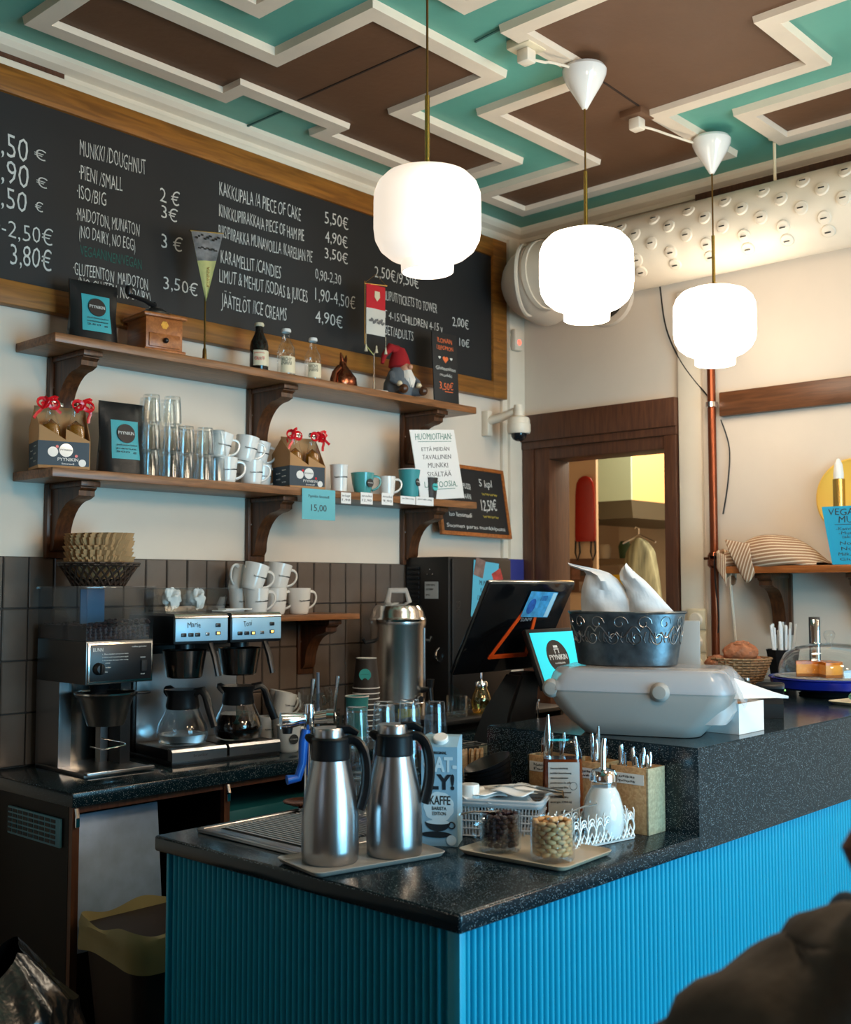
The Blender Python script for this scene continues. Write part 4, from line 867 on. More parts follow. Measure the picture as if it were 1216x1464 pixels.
# gnome
t=thing('gnome_figure','seated grey felt gnome with a red hat and white beard on the upper shelf','figurine',(3.25,3.135,US),R(-10))
bm=B()
lathe(bm,[(0,0),(.055,.0),(.066,.02),(.062,.06),(.046,.10),(.03,.125),(0,.13)],n=24,mod=lambda a,k:1+.03*math.sin(6*a)); obj('body',bm,mat('grey_felt',S(96,102,108),.95,bump=.4,bscale=60),t,label='grey felt body')
bm=B(); lathe(bm,[(.03,.115),(.045,.125),(.043,.145),(.034,.175),(.022,.20),(.0,.21)],n=20); 
tube(bm,[(-.012,0,.19),(-.045,.0,.20),(-.075,0,.165),(-.085,0,.13)],[.022,.018,.012,.007],12); obj('hat',bm,mat('red_felt',S(150,20,26),.9),t)
bm=B(); ball(bm,(.008,-.030,.112),.026,12); obj('face',bm,M_skin,t); bm=B(); ball(bm,(.012,-.058,.118),.011,10); obj('nose',bm,M_skin,t)
bm=B(); 
for k in range(15):
    a=R(-150+8.5*k); tube(bm,[(.01+.022*math.cos(a),-.012+.036*math.sin(a),.105),(.012+.032*math.cos(a),-.02+.044*math.sin(a),.07),(.014+.02*math.cos(a),-.028+.036*math.sin(a),.035+.01*(k%3))],[.008,.009,.002],6)
obj('beard',bm,mat('white_wool',S(214,206,196),.95),t)
for s in (-1,1):
    bm=B(); tube(bm,[(s*.045,-.01,.09),(s*.062,-.04,.06),(s*.05,-.062,.045)],[.015,.014,.012],10); ar=obj('arm',bm,bpy.data.materials['grey_felt'],t); bm=B(); ball(bm,(s*.048,-.068,.043),.012,10); obj('mitten',bm,M_cream,ar)
    bm=B(); tube(bm,[(s*.03,-.04,.02),(s*.045,-.085,.016)],[.018,.016],10); lg=obj('leg',bm,bpy.data.materials['grey_felt'],t); bm=B(); ball(bm,(s*.048,-.095,.019),.019,10,(1,1.1,1)); obj('boot',bm,M_brack,lg)
# chalk sign
def sign(name,lab,cat,quad_loc,w,h,tk,rz,lean,m,roll=0):
    t=bpy.data.objects.new(name,None); C.objects.link(t); setp(t,lab,cat)
    t.matrix_basis=Matrix.Translation(quad_loc)@Matrix.Rotation(rz,4,'Z')@Matrix.Rotation(lean,4,'X')@Matrix.Rotation(roll,4,'Y')
    bm=B(); slab(bm,(-w/2,-tk/2,0),(w/2,tk/2,h),.001 if tk>.003 else 0); obj('board',bm,m,t); return t
def lines(t,L,y,m0=M_print,jit=.08):
    for (s,z,h,w,m) in L: text('lettering',s,m or m0,t,(0,y,z),-90,h,w,center=True,thick=.0005,jit=jit,thin=-.006 if h>.008 else 0)
t=sign('chalk_sign','small black chalk sign with orange lettering and price at the right end, upper shelf','sign',(3.515,3.115,US+.002),.145,.305,.006,R(-4),R(-3),M_board)
oc=mat('orange_chalk',S(226,110,60),.8)
lines(t,[('ILONAN',.262,.020,.085,oc),('LEIPOMON',.232,.018,.095,oc),('Gluteeniton',.145,.016,.115,None),('munkki',.118,.013,.07,None),('3,50€',.062,.030,.08,oc)],-.0035,M_chalk)
def heart(t,x,z,r,m,y=-.0036):
    bm=B(); P=[(r*16*math.sin(a)**3/16,r*(13*math.cos(a)-5*math.cos(2*a)-2*math.cos(3*a)-math.cos(4*a))/16) for a in [2*PI*i/24 for i in range(24)]]
    prism(bm,P,Matrix.Translation((x,y,z))@Matrix.Rotation(R(90),4,'X'),.0006); obj('heart',bm,m,t)
heart(t,0,.192,.016,oc); heart(t,-.034,.197,.007,M_chalk); heart(t,.034,.197,.007,M_chalk)
bm=B(); slab(bm,(-.01,-.0042,.052),(.036,-.0036,.055)); obj('underline',bm,oc,t)
# ================================================================ BOTTLE CARRIERS
def ribbon(lab,c,seed):
    rr=random.Random(seed); bm=B()
    for k in range(5):
        a=rr.uniform(0,2*PI); L_=rr.uniform(.03,.06)
        p=Vector(c); pts=[p+Vector((0,0,.0))]
        for i in range(1,9):
            v=i/8; pts.append(p+Vector((math.cos(a)*L_*v+.008*math.sin(9*v+k),math.sin(a)*.4*L_*v-.004,.028*math.sin(PI*v*.9)*(1 if k%2 else .4)-.05*v*v*(k%3)*.5)))
        tube(bm,pts,[(.0012,.0055)]*9,6)
    for s in (-1,1): tube(bm,[Vector(c)+Vector((s*.018*(1-math.cos(x)),-.006,.014*math.sin(x)*s+.004)) for x in [2*PI*i/12 for i in range(13)]],[(.0012,.006)]*13,6)
    ball(bm,c,.008,8); return setp(obj('ribbon_bow',bm,M_red),lab,'ribbon','red ribbon bows on the bottles')
def carrier(x,y,rz,s,labs,side):
    t=thing('bottle_carrier',labs[0],'bottle carrier',(x,y,LS),rz)
    w,d=.152*s,.13*s; hb=.088*s; ht=.155*s; hh=.21*s
    # cardboard box: low front and back, gable ends rising to the handle
    bm=B(); tk=.002
    def wall(poly,M,t_=tk): prism(bm,poly,M,t_)
    for yy in (-d/2,d/2-tk):
        wall([(-w/2,0),(w/2,0),(w/2,hb*.98),(w*.02,hb*1.36),(w*.02,hb*1.0),(-w/2,hb*1.5)] ,Matrix.Translation((0,yy+tk,0))@Matrix.Rotation(R(90),4,'X'))
    for xx in (-w/2,w/2-tk):
        wall([(-d/2,0),(d/2,0),(d/2,hb*.98 if xx>0 else hb*1.5),(0,hh*.88),(-d/2,hb*.98 if xx>0 else hb*1.5)],Matrix.Translation((xx,0,0))@Matrix(((0,0,1,0),(1,0,0,0),(0,1,0,0),(0,0,0,1))))
    wall([(-w/2,0),(w/2,0),(w/2,hh*.92),(-w/2,hh*.92)],Matrix.Translation((0,tk/2,0))@Matrix.Rotation(R(90),4,'X'))
    slab(bm,(-w/2,-d/2,0),(w/2,d/2,tk)); obj('cardboard_box',bm,M_card,t,ang=20)
    lm=M_navy
    bm=B(); slab(bm,(-w/2-.0008,-d/2-.0010,.010*s),(w/2-.004,-d/2+.0005,.082*s)); lb=obj('printed_sleeve',bm,lm,t)
    bm=B(); slab(bm,(-w/2-.0010,-d/2-.0008,.010*s),(-w/2+.0005,d/2-.01,.082*s)); l2=obj('printed_sleeve',bm,lm,t)
    yv=-d/2-.0015
    def disc(parent,px_,pz,r,m): 
        bm=B(); lathe(bm,[(0,0),(r,0),(r,.0006),(0,.0006)],(px_,yv,pz),20,M=Matrix.Rotation(R(90),4,'X')); return obj('round_print',bm,m,parent)
    disc(lb,.004*s,.056*s,.020*s,M_porc); disc(lb,-.034*s,.050*s,.015*s,M_porc); disc(lb,.052*s,.020*s,.011*s,M_porc)
    text('lettering','PYYNIKIN',M_print,lb,(.004*s,yv-.0008,.054*s),-90,.0055*s,.034*s,center=True)
    text('lettering','PYYNIKIN',M_porc,lb,(.010*s,yv-.0002,.024*s),-90,.0095*s,.060*s,center=True); text('lettering','limonadi',M_porc,lb,(.010*s,yv-.0002,.013*s),-90,.006*s,.036*s,center=True)
    for hx,hz in ((.034,.040),(-.022,.066)):
        bm=B(); lathe(bm,[(0,0),(.0045*s,0),(.0045*s,.0006),(0,.0006)],(hx*s,yv,hz*s),10,M=Matrix.Rotation(R(90),4,'X')); obj('red_berry',bm,M_red,lb)
    for k in range(5): text('lettering',('tampere','limonadi','pyynikin','4 x 0,33','juoma')[k],M_porc,l2,(-w/2-.0014,(.03 if k%2 else -.012)*s,(.066-.011*k)*s),180,.005*s,.028*s)
    Bm=t.matrix_basis
    n=1
    for (bx,by),l in zip(((-.033,-.030),(.040,-.030),(.002,.032)),labs[1:4]):
        P=[(r*.90*s,z*1.17*s) for r,z in BP]
        q=Bm@Vector((bx*s,by*s,.003))
        bottle(q,l,'drink bottles standing in the cardboard carriers',P,M_glassb,M_beer,.150*s,cap=M_chrome)
    for k,(rx,l) in enumerate(zip((-.05,.052),labs[4:6])):
        q=Bm@Vector((rx*s,-.030*s,.192*s)); ribbon(l,(q.x,q.y-.012,q.z),k+side*7)
carrier(1.775,3.165,R(-16),1.02,('cardboard bottle carrier with a dark sleeve at the left end, lower shelf','left front bottle in the left carrier on the lower shelf','right front bottle in the left carrier on the lower shelf','back bottle in the left carrier on the lower shelf','curly red ribbon at the left of the left bottle carrier','curly red ribbon at the right of the left bottle carrier'),1)
carrier(2.735,3.155,R(-10),1.0,('cardboard bottle carrier with a dark sleeve right of the white mugs, lower shelf','left front bottle in the carrier right of the white mugs','right front bottle in the carrier right of the white mugs','back bottle in the carrier right of the white mugs','red ribbon bow left on the carrier right of the mugs','red ribbon bow right on the carrier right of the mugs'),2)
# ================================================================ PRICE CARDS AND SIGNS ON THE LOWER SHELF
M_tcard=mat('teal_card',S(100,176,186),.6)
for x0,x1,y0,y1,l,s in ((488,502,705,722,'first small white price card on the shelf edge, under the tall cup',('iso kuppi','1,90')),(516,533,705,723,'second small white price card, under the teal mug',('muki','12,90')),(546,562,706,724,'third small white price card, under the small white mug',('muki','9,90')),(573,594,710,723,'fourth white price card, under the teal paper cup',('iso take away',)),(595,620,711,725,'fifth and widest white price card, under the dark paper cup',('pieni take away',))):
    a=at(x0,y0,y=3.055);b=at(x1,y1,y=3.055)
    t=sign('price_card',l,'price card',((a.x+b.x)/2,3.0575,b.z-.0+.004),abs(b.x-a.x),a.z-b.z,.0012,0,0,M_paper); t['group']='white price cards on the lower shelf edge'
    h=(a.z-b.z)
    for k,q in enumerate(s): text('lettering',q,M_print,t,(0,-.0009,h*(.62-.38*k)),-90,h*.2,(b.x-a.x)*.8,center=True,thick=.0004)
a=at(433,699,y=3.05);b=at(480,746,y=3.05)
t=sign('teal_price_tag','teal price tag reading 15,00 hanging from the lower shelf edge','price tag',((a.x+b.x)/2,3.055,b.z+.004),b.x-a.x,a.z-b.z,.0014,0,0,M_tcard)
h=a.z-b.z; text('lettering','Pyynikin limonadi',M_print,t,(0,-.001,h*.72),-90,.010,.10,center=True); text('lettering','15,00',M_print,t,(0,-.001,h*.28),-90,.024,.075,center=True)
# big white notice
t=sign('white_notice','white notice board with green HUOMIOITHAN heading leaning on the lower shelf end','sign',(3.445,3.075,LS+.002),.255,.285,.004,R(-3),R(1),M_paper,roll=R(-5.5))
# lean like the photograph: a parallelogram-shaped card
for c_ in [o for o in C.objects if o.parent==t]:
    for v in c_.data.vertices: v.co.x-=.14*(v.co.z)
gc=mat('green_marker',S(20,110,90),.7)
L_=[('HUOMIOITHAN:',.245,.026,.21,gc),('ETTÄ MEIDÄN',.198,.016,.16,None),('TAVALLINEN',.165,.018,.165,None),('MUNKKI',.130,.020,.115,None),('SISÄLTÄÄ',.093,.020,.14,None),('LAKTOOSIA.',.050,.024,.19,gc)]
for (s,z,h,w,m) in L_: text('lettering',s,m or M_print,t,(-.14*z,-.0026,z),-90,h,w,center=True,thick=.0005,jit=.05,thin=-.006)
for z,w_,x_ in ((.236,.19,-.03),(.041,.16,-.006)):
    bm=B(); slab(bm,(x_-w_/2,-.0030,z),(x_+w_/2,-.0022,z+.002)); obj('underline',bm,gc,t)
# framed chalkboard leaning between the cabinet top and the wall
t=bpy.data.objects.new('small_chalkboard',None); C.objects.link(t); setp(t,'small wood-framed chalkboard leaning on the wall above the black cabinet','chalkboard')
t.matrix_basis=Matrix.Translation((3.84,3.222,1.715))@Matrix.Rotation(R(0),4,'Z')@Matrix.Rotation(R(-10),4,'X')@Matrix.Rotation(R(1),4,'Y')
W,H=.48,.325; f_=.017
bm=B(); slab(bm,(-W/2+.01,-.004,.01),(W/2-.01,.004,H-.01)); obj('slate',bm,M_board,t)
for lo,hi in (((-W/2,-.009,0),(W/2,.009,f_)),((-W/2,-.009,H-f_),(W/2,.009,H)),((-W/2,-.009,f_),(-W/2+f_,.009,H-f_)),((W/2-f_,-.009,f_),(W/2,.009,H-f_))):
    bm=B(); slab(bm,lo,hi,.002); obj('frame_rail',bm,M_shelfy,t)
yk=mat('yellow_chalk',S(170,150,60),.8)
for s,x,z,h,w,m in (('5 kpl',.10,.235,.034,.09,M_chalk),('MUNKKIPUSSI',-.08,.215,.026,.14,M_chalk),('MUKAAN',-.06,.17,.024,.09,M_chalk),('12,50€',.105,.125,.05,.11,M_chalk),('Iso limonadi',-.10,.085,.020,.15,M_chalk),('Suomen paras munkkipussi',0,.035,.017,.40,M_chalk),('wwww',.12,.195,.016,.11,yk),('wwww',.11,.09,.016,.11,yk)):
    text('lettering',s,m,t,(x,-.0046,z),-90,h,w,center=True,thick=.0006,jit=.06)
# ================================================================ BLACK MACHINE
t=thing('black_cabinet_machine','tall black drinks machine standing in the corner of the back counter','machine',(3.44,3.04,.9455))
bm=B(); slab(bm,(0,0,0),(.40,.245,.672),.006); obj('cabinet_body',bm,M_blacksat,t)
bm=B(); slab(bm,(.012,-.012,.02),(.395,-.001,.665),.006); dd=obj('front_door',bm,M_blacksat,t)
bm=B()
for k in range(9): slab(bm,(-.006,.16,.46+.02*k),(-.001,.225,.472+.02*k),.001)
obj('vent_slats',bm,M_black,t)
bm=B(); slab(bm,(-.0015,.055,.50),(-.0005,.13,.57)); st=obj('white_sticker',bm,mat('sticker_paper',S(170,168,164),.6),t)
text('lettering','230V 50Hz',M_print,st,(-.002,.122,.553),180,.007,.05); text('lettering','CE 2200W',M_print,st,(-.002,.122,.535),180,.007,.04); text('lettering','IPX1',M_print,st,(-.002,.122,.512),180,.007,.02)
for y_,z_ in ((.10,.62),(.085,.60),(.115,.60)):
    bm=B(); lathe(bm,[(0,-.0035),(.003,-.003),(.003,0),(0,0)],(-.0005,y_,z_),8,M=Matrix.Rotation(R(90),4,'Y')); obj('screw',bm,M_chrome,t)
text('embossed_lettering','OCS',M_dsteel,dd,(.06,-.0125,.44),-90,.025,.05,roll=R(90))
bm=B(); tube(bm,bez((-.001,.05,.30),(-.03,.05,.29),(-.03,.05,.25),(-.001,.05,.245)),.004,8); obj('side_hook',bm,M_chrome,t)
p=at(665,810,y=3.02)
q=sign('teal_notice','teal note with two small photos stuck on the black machine front','note',(3.645,3.0255,1.365),.165,.235,.0012,0,0,mat('teal_note',S(84,170,196),.6),roll=R(5))
lines(q,[('MUNKKI-',.135,.020,.08,None),('KAHVIN',.105,.018,.06,None),('LIMONADIA',.073,.020,.095,None),('TÄÄLTÄ',.042,.016,.05,None)],-.0012)
for x_,z_,r_,m_,l_ in ((-.045,.175,.18,mat('photo_brown',S(120,96,90),.4,var=.5,vscale=30),'left'),(.075,.15,-.5,mat('photo_red',S(170,60,56),.4,var=.5,vscale=30),'right')):
    bm=B(); cube(bm,(0,0,0),(.062,.001,.075 if l_=='left' else .05),rot=Euler((0,r_,0))); obj('small_photo',bm,m_,q,loc=(x_,-.0017,z_+.03))
# ================================================================ URN
t=thing('coffee_urn','tall polished steel coffee urn on the back counter beside the black machine','urn',(3.19,3.085,.9455),R(-15)); t.scale=(1.04,1.04,1.08)
bm=B(); 
for k in range(3):
    a=2*PI*k/3; cyl(bm,(.08*math.cos(a),.08*math.sin(a),0),(.08*math.cos(a),.08*math.sin(a),.02),.012,n=10)
obj('feet',bm,M_black,t)
bm=B(); lathe(bm,[(0,.02),(.106,.02),(.108,.028),(.108,.095),(.104,.10)],n=48); obj('base',bm,M_steelv,t)
bm=B(); lathe(bm,[(.104,.10),(.104,.365),(.108,.372),(.108,.384),(.100,.39)],n=56); obj('urn_body',bm,M_urn,t)
bm=B(); lathe(bm,[(.109,.384),(.111,.392),(.104,.40),(.100,.42),(.086,.440),(.05,.452),(0,.455)],n=56); obj('lid',bm,M_steelv,t)
bm=B(); tube(bm,[(-.045,0,.45),(-.036,0,.495),(.036,0,.495),(.052,0,.45)],[(.008,.012)]*4,8); obj('lid_handle',bm,M_grey,t)
for s in (-1,1):
    bm=B(); tube(bm,[(s*.10,0,.315),(s*.14,0,.31),(s*.15,0,.325)],.007,8); obj('side_handle',bm,M_black,t)
bm=B(); cyl(bm,(.03,-.106,.11),(.03,-.118,.11),.012); tube(bm,[(.05,-.09,.14),(.07,-.12,.145),(.07,-.125,.10)],[.012,.012,.008],10); cyl(bm,(.07,-.12,.15),(.07,-.12,.18),.010,.014); obj('tap',bm,M_black,t)
bm=B(); 
for k in range(12): ball(bm,(.066,-.082,.15+.017*k),.0028,6)
cyl(bm,(.068,-.080,.11),(.068,-.080,.36),.0045,n=8); obj('level_gauge',bm,M_steel,t)
bm=B(); grid(bm,lambda u,v:Vector((.1087*math.cos(R(-120+50*u)),.1087*math.sin(R(-120+50*u)),.045+.035*v)),8,2); obj('round_sticker',bm,mat('yellow_green_sticker',S(150,150,60),.5,var=.5,vscale=30),t)
# paper cup tower
t0=papercup('paper_cup','dark paper cup with a teal round logo on top of the cup tower','',.034,.085,bpy.data.materials['dark_paper']) if False else None
O12=['topmost','second','third','fourth','fifth','sixth','seventh','eighth']
DP=bpy.data.materials['dark_paper']
tt=papercup('paper_cup','topmost dark paper cup of the upturned tower by the urn, with a teal round logo',(0,0,0),.049,.11,DP,.022,la=140,words=' .')
CG='dark paper cups in the tower by the urn'; tt['group']=CG
bm=B(); lathe(bm,[(.0,.001),(.036,.001),(.0385,.0),(.0385,.004)],n=30); obj('pale_base',bm,M_paper,tt)
tt.rotation_euler=(PI,0,0); tt.location=(2.955,3.02,.9465+.0195*9+.11)
pc=papercup('paper_cup','x',(0,0,0),.049,.11,DP)
ON=["bottom","second from bottom","third from bottom","fourth from bottom","fifth from bottom","sixth from bottom","seventh from bottom","eighth from bottom","second from top"]
for k in range(9):
    loc=(2.955,3.02,.9465+.11+.0195*k); l=f'dark upturned paper cup, {ON[k]} of the tower by the urn'
    if k==0: pc.location=loc; pc.rotation_euler=(PI,0,0); setp(pc,l,'paper cup',CG)
    else: dup(pc,loc,rot=Euler((PI,0,.2*k)),label=l,group=CG)
# ================================================================ GLASSWARE ON BACK COUNTER
G='glass tumblers crowded on the back counter'
rr=random.Random(5)
spots=[(2.66,3.02),(2.735,3.04),(2.70,3.10),(2.78,3.11),(2.81,3.03),(2.85,3.10)]
for i,(x,y) in enumerate(spots): tumb((x,y,.9457),'clear glass standing in the cluster left of the paper cup tower',G,True,1.15 if i%2 else 1.0)
cp=thing('glass_cup','clear glass cup with a handle, tilted in the glass heap beside the cup tower','glass cup')
bm=B(); lathe(bm,[(0,.003),(.030,0),(.036,.01),(.039,.05),(.039,.07),(.037,.07),(.036,.03),(0,.010)],n=28); obj('cup_glass',bm,M_glassb,cp)
bm=B(); tube(bm,bez((.037,0,.060),(.065,0,.065),(.065,0,.02),(.036,0,.018)),.0045,8); obj('handle',bm,M_glassb,cp)
cp.location=(2.70,3.05,1.06); cp.rotation_euler=(.3,.1,-1); cp['group']='glass cups in the heap'
dup(cp,(2.79,3.06,1.055),rot=Euler((-.25,.2,2)),label='clear glass cup with a handle, second in the heap beside the cup tower')
papercup('paper_cup','teal paper cup with a pale rim behind the glasses, left of the cup tower',(2.855,2.965,.9457),.042,.155,bpy.data.materials['teal_paper'])
def spoonlike(name,lab,cat,pts,r,m,grp=None,bowl=None):
    bm=B(); tube(bm,pts,r,6)
    if bowl: ball(bm,pts[-1],bowl,10,(1,.35,1.5))
    return setp(obj(name,bm,m),lab,cat,grp)
spoonlike('drinking_straw','clear bluish straw standing in the glass cluster on the back counter','straw',[(2.735,3.04,.97),(2.715,3.02,1.19)],.006,mat('bluish_plastic',S(130,160,200),.3))
spoonlike('brass_spoon','shiny spoon handle standing in the glasses behind the tap','spoon',[(2.66,3.02,.97),(2.65,3.0,1.16)],(.003,.009),M_brass,'spoons in the back glasses') if False else None
for x,y,l in ((2.665,3.02,'shiny spoon standing in the leftmost back counter glass'),(2.81,3.05,'shiny spoon standing tilted in the right back counter glass')):
    bm=B(); tube(bm,[(x,y,.965),(x+.01,y-.01,1.09),(x+.02,y-.01,1.17)],[(.002,.003),(.002,.005),(.003,.008)],8); setp(obj('spoon',bm,M_steelv),l,'spoon','spoons in the back counter glasses')
# dark shelf unit with the sugar shaker
bm=B(); slab(bm,(3.12,2.775,.985),(3.9,2.98,1.0),.002); slab(bm,(3.13,2.79,.9455),(3.15,2.97,.985)); slab(bm,(3.86,2.79,.9455),(3.88,2.97,.985)); setp(obj('side_shelf',bm,M_blacksat),'dark narrow shelf behind the bar holding the sugar shaker','shelf')
p=at(653,1040,y=2.86)
gm=thing('glass_mug','glass mug of glass stirrers on the dark shelf left of the sugar shaker','mug',(p.x,2.86,1.0005),R(-10))
bm=B(); lathe(bm,[(0,.003),(.036,.0),(.04,.006),(.041,.078),(.039,.079),(.037,.012),(0,.010)],n=28); obj('cup_glass',bm,mat('warm_glass_tint',(1,1,1)) if False else M_glassb,gm)
bm=B(); tube(bm,bez((.040,0,.066),(.075,0,.07),(.07,0,.02),(.039,0,.018)),.005,8); obj('handle',bm,M_glassb,gm)
for k in range(5):
    bm=B(); tube(bm,[(0.01*k-.02,0,.012),(-.05+.011*k,-.01,.13-.006*k)],.0042,6); setp(obj('glass_stirrer',bm,M_glassb,loc=gm.location),'short clear stirrer leaning left in the glass mug beside the sugar shaker','stirrer','stirrers in the glass mug')
def shaker(loc,rz,lab,s,gm_,topm,sugar=True):
    t=thing('sugar_shaker',lab,'sugar shaker',loc,rz)
    def md(a,k): return 1+(.022*math.sin(10*a+k*1.6) if 1<k<12 else 0)
    prof=[(0,.0),(.034,0)]+[(.036+.006*math.sin(PI*i/12)-.016*(i/12)**3,.004+.10*i/12) for i in range(12)]+[(.024,.108),(.024,.114)]
    bm=B(); lathe(bm,[(r*s,z*s) for r,z in prof],n=40,mod=md); obj('glass_body',bm,gm_,t)
    if sugar:
        bm=B(); lathe(bm,[(0,.004*s),(.033*s,.004*s),(.039*s,.03*s),(.038*s,.055*s),(.030*s,.085*s),(.022*s,.098*s),(0,.1*s)],n=24); obj('sugar',bm,M_paper,t)
    bm=B(); lathe(bm,[(.025*s,.108*s),(.027*s,.110*s),(.027*s,.122*s),(.022*s,.130*s),(.006*s,.134*s),(0,.134*s)],n=28); obj('metal_lid',bm,topm,t)
    bm=B(); tube(bm,[(0,0,.13*s),(0,0,.165*s),(.004*s,0,.19*s)],[.0055*s,.0055*s,.0045*s],10); obj('spout_tube',bm,topm,t)
p=at(688,1036,y=2.87)
shaker((p.x,2.87,1.0005),0,'patterned amber glass sugar shaker on the dark shelf by the till',.95,glass('amber_cut_glass',tint=(.80,.68,.42),base=.14,gcol=(1,.85,.5)),M_chrome,False)
# ================================================================ TAP
t=thing('water_tap','chrome bar tap with a blue lever rising behind the nearest thermos','tap',(1.90,2.145,.9425),R(-30))
bm=B(); lathe(bm,[(0,0),(.026,0),(.026,.006),(.013,.012),(.012,.20),(.014,.205),(.014,.245),(.012,.26),(0,.262)],n=20); obj('pillar',bm,M_chrome,t)
bm=B(); tube(bm,[(-.012,0,.225),(-.05,0,.222),(-.072,0,.222)],[.014,.020,.021],16); tube(bm,[(.01,0,.225),(.045,0,.228)],[.015,.017],16); obj('valve_body',bm,M_chrome,t)
bm=B(); tube(bm,[(.045,0,.228),(.062,-.005,.228)],[.019,.019],20); lathe(bm,[(0,.0),(.012,.0),(.012,.003),(0,.004)],(.062,-.005,.228),16,M=Matrix.Rotation(R(90),4,'Y')); obj('end_knob',bm,M_chrome,t)
bm=B(); tube(bm,[(-.055,0,.205),(-.055,0,.19)],[.014,.012],14); obj('nozzle',bm,M_black,t)
bm=B(); tube(bm,[(-.012,-.022,.20),(-.020,-.026,.17),(-.022,-.028,.12),(-.034,-.032,.085),(-.062,-.036,.082)],[.011,.012,.010,.011,.012],12); obj('lever',bm,M_blue,t,label='blue plastic lever')
# copper saucer below
bm=B(); lathe(bm,[(0,.002),(.03,.002),(.048,.009),(.050,.010),(.048,.007),(.03,.0),(0,.0)],n=32); setp(obj('copper_saucer',bm,M_coppr,loc=(1.915,2.185,.947)) ,'small copper saucer on the drainer behind the nearest thermos','saucer')
# ================================================================ TUMBLER STACKS BEHIND THE THERMOSES
G='upturned tumblers stacked behind the thermoses'
idx=0
for row,(yy,xs,nn) in enumerate(((2.02,(1.945,2.02,2.095,2.17),(3,3,3,3)),(2.10,(2.01,2.085,2.16),(2,3,3)))):
    for i,x in enumerate(xs):
        if row==0 and i==0: pass
        for j in range(nn[i]):
            lev=['bottom','middle','top'][j]
            tumb((x+(.0 if row else 0),yy-(x-1.945)*.25,.9415+.0872*j),f'upturned ribbed tumbler, {lev} of the {O[i]} {"front" if row==0 else "back"} column behind the thermoses',G,False,.97)
for j in range(2): tumb((1.965,2.19,.947+.0872*j),'upturned ribbed tumbler, %s of the pair beside the blue tap lever'%(['bottom','top'][j]),G,False,.9)
# ================================================================ TRAYS, THERMOSES
def tray(lab,loc,rz,w,d,m):
    t=thing('serving_tray',lab,'tray',loc,rz)
    bm=B(); loft(bm,[sec(w-.03,d-.03,.012,.0),sec(w-.012,d-.012,.018,.004),sec(w,d,.022,.012),sec(w-.004,d-.004,.02,.013),sec(w-.016,d-.016,.016,.006),sec(w-.034,d-.034,.010,.0035)]); obj('tray_body',bm,m,t); return t
M_tray=mat('grey_tray_plastic',S(150,146,140),.35)
tray('grey rectangular tray carrying the two steel thermoses',(1.665,1.712,.9303),R(-12),.32,.175,M_tray)
tray('beige rectangular tray carrying the glass mugs of berries and almonds',(1.945,1.475,.9303),R(-86),.27,.205,mat('beige_tray_plastic',S(176,160,138),.35))
def thermos(lab,loc,rz):
    t=thing('thermos_jug',lab,'thermos',loc,rz,'steel thermos jugs on the grey tray'); t.scale=(.95,.95,.93)
    P=[(0,.0),(.058,.0),(.061,.004),(.0625,.03),(.0615,.10),(.056,.15),(.047,.195),(.041,.222),(.0405,.226)]
    bm=B(); lathe(bm,P,n=56); obj('steel_body',bm,M_steel,t)
    bm=B(); lathe(bm,[(.0415,.222),(.043,.228),(.041,.262),(.043,.268),(.040,.272),(0,.272)],n=40); obj('collar',bm,M_black,t)
    bm=B(); lathe(bm,[(.0,.271),(.034,.271),(.034,.288),(.032,.292),(0,.293)],(-.004,0,0),32); obj('lid',bm,M_dsteel if False else M_steel,t)
    bm=B(); tube(bm,[(.015,0,.286),(.042,0,.288),(.060,0,.278)],[(.006,.016),(.007,.014),(.006,.010)],10); obj('thumb_lever',bm,M_black,t)
    bm=B(); tube(bm,[(-.034,0,.262),(-.050,0,.270),(-.056,0,.272)],[(.012,.016),(.008,.012),(.004,.006)],10); obj('spout',bm,M_black,t)
    bm=B(); tube(bm,bez((.034,0,.262),(.076,0,.285),(.094,0,.19),(.064,0,.115),14),[(.009,.014)]*15,10); obj('handle',bm,M_black,t,label='curved black handle')
    return t
thermos('left steel thermos jug with a black handle on the grey tray, nearest the camera',(1.605,1.745,.9345),R(-52))
thermos('right steel thermos jug with a black handle, beside the blue oat drink carton',(1.738,1.690,.9345),R(-48))
# ================================================================ OAT DRINK CARTON
t=thing('drink_carton','pale blue oat drink carton with bold lettering beside the thermoses','carton',(1.895,1.695,.9305),R(212+90))
m_c=mat('pale_blue_carton',S(134,170,190),.45); m_dn=mat('carton_navy',S(24,32,40),.5); m_gw=mat('carton_pale_print',S(196,214,222),.5)
w_,d_,h_=.080,.07,.215
bm=B(); loft(bm,[[(x,y,0) for x,y in ((-w_/2,-d_/2),(w_/2,-d_/2),(w_/2,d_/2),(-w_/2,d_/2))],[(x,y,h_) for x,y in ((-w_/2,-d_/2),(w_/2,-d_/2),(w_/2,d_/2),(-w_/2,d_/2))],[(x,y,h_+.019) for x,y in ((-w_/2,-.0),(w_/2,-.0),(w_/2,d_/2),(-w_/2,d_/2))]]); obj('carton_box',bm,m_c,t,ang=10)
bm=B(); lathe(bm,[(0,.0),(.017,.0),(.017,.012),(.015,.014),(0,.014)],(0,-.012,h_+.008),28,M=Matrix.Rotation(R(28),4,'X')); obj('screw_cap',bm,M_porc,t)
yv=-d_/2-.0006
def ct(s,x,z,h,w,m,**k): text('lettering',s,m,t,(x,yv,z),-90,h,w,center=True,**k)
ct('THE ORIGINAL',-.008,.199,.006,.05,m_dn,thin=.01); ct('OAT-',.002,.162,.030,.074,m_gw,thin=.035); ct('LY!',.006,.124,.030,.056,m_dn,thin=.04)
bm=B()
P=[]
for i in range(48):
    a=2*PI*i/48; r=1+.07*abs(math.sin(4.5*a)); P.append((.032*r*math.cos(a),.031*r*math.sin(a)))
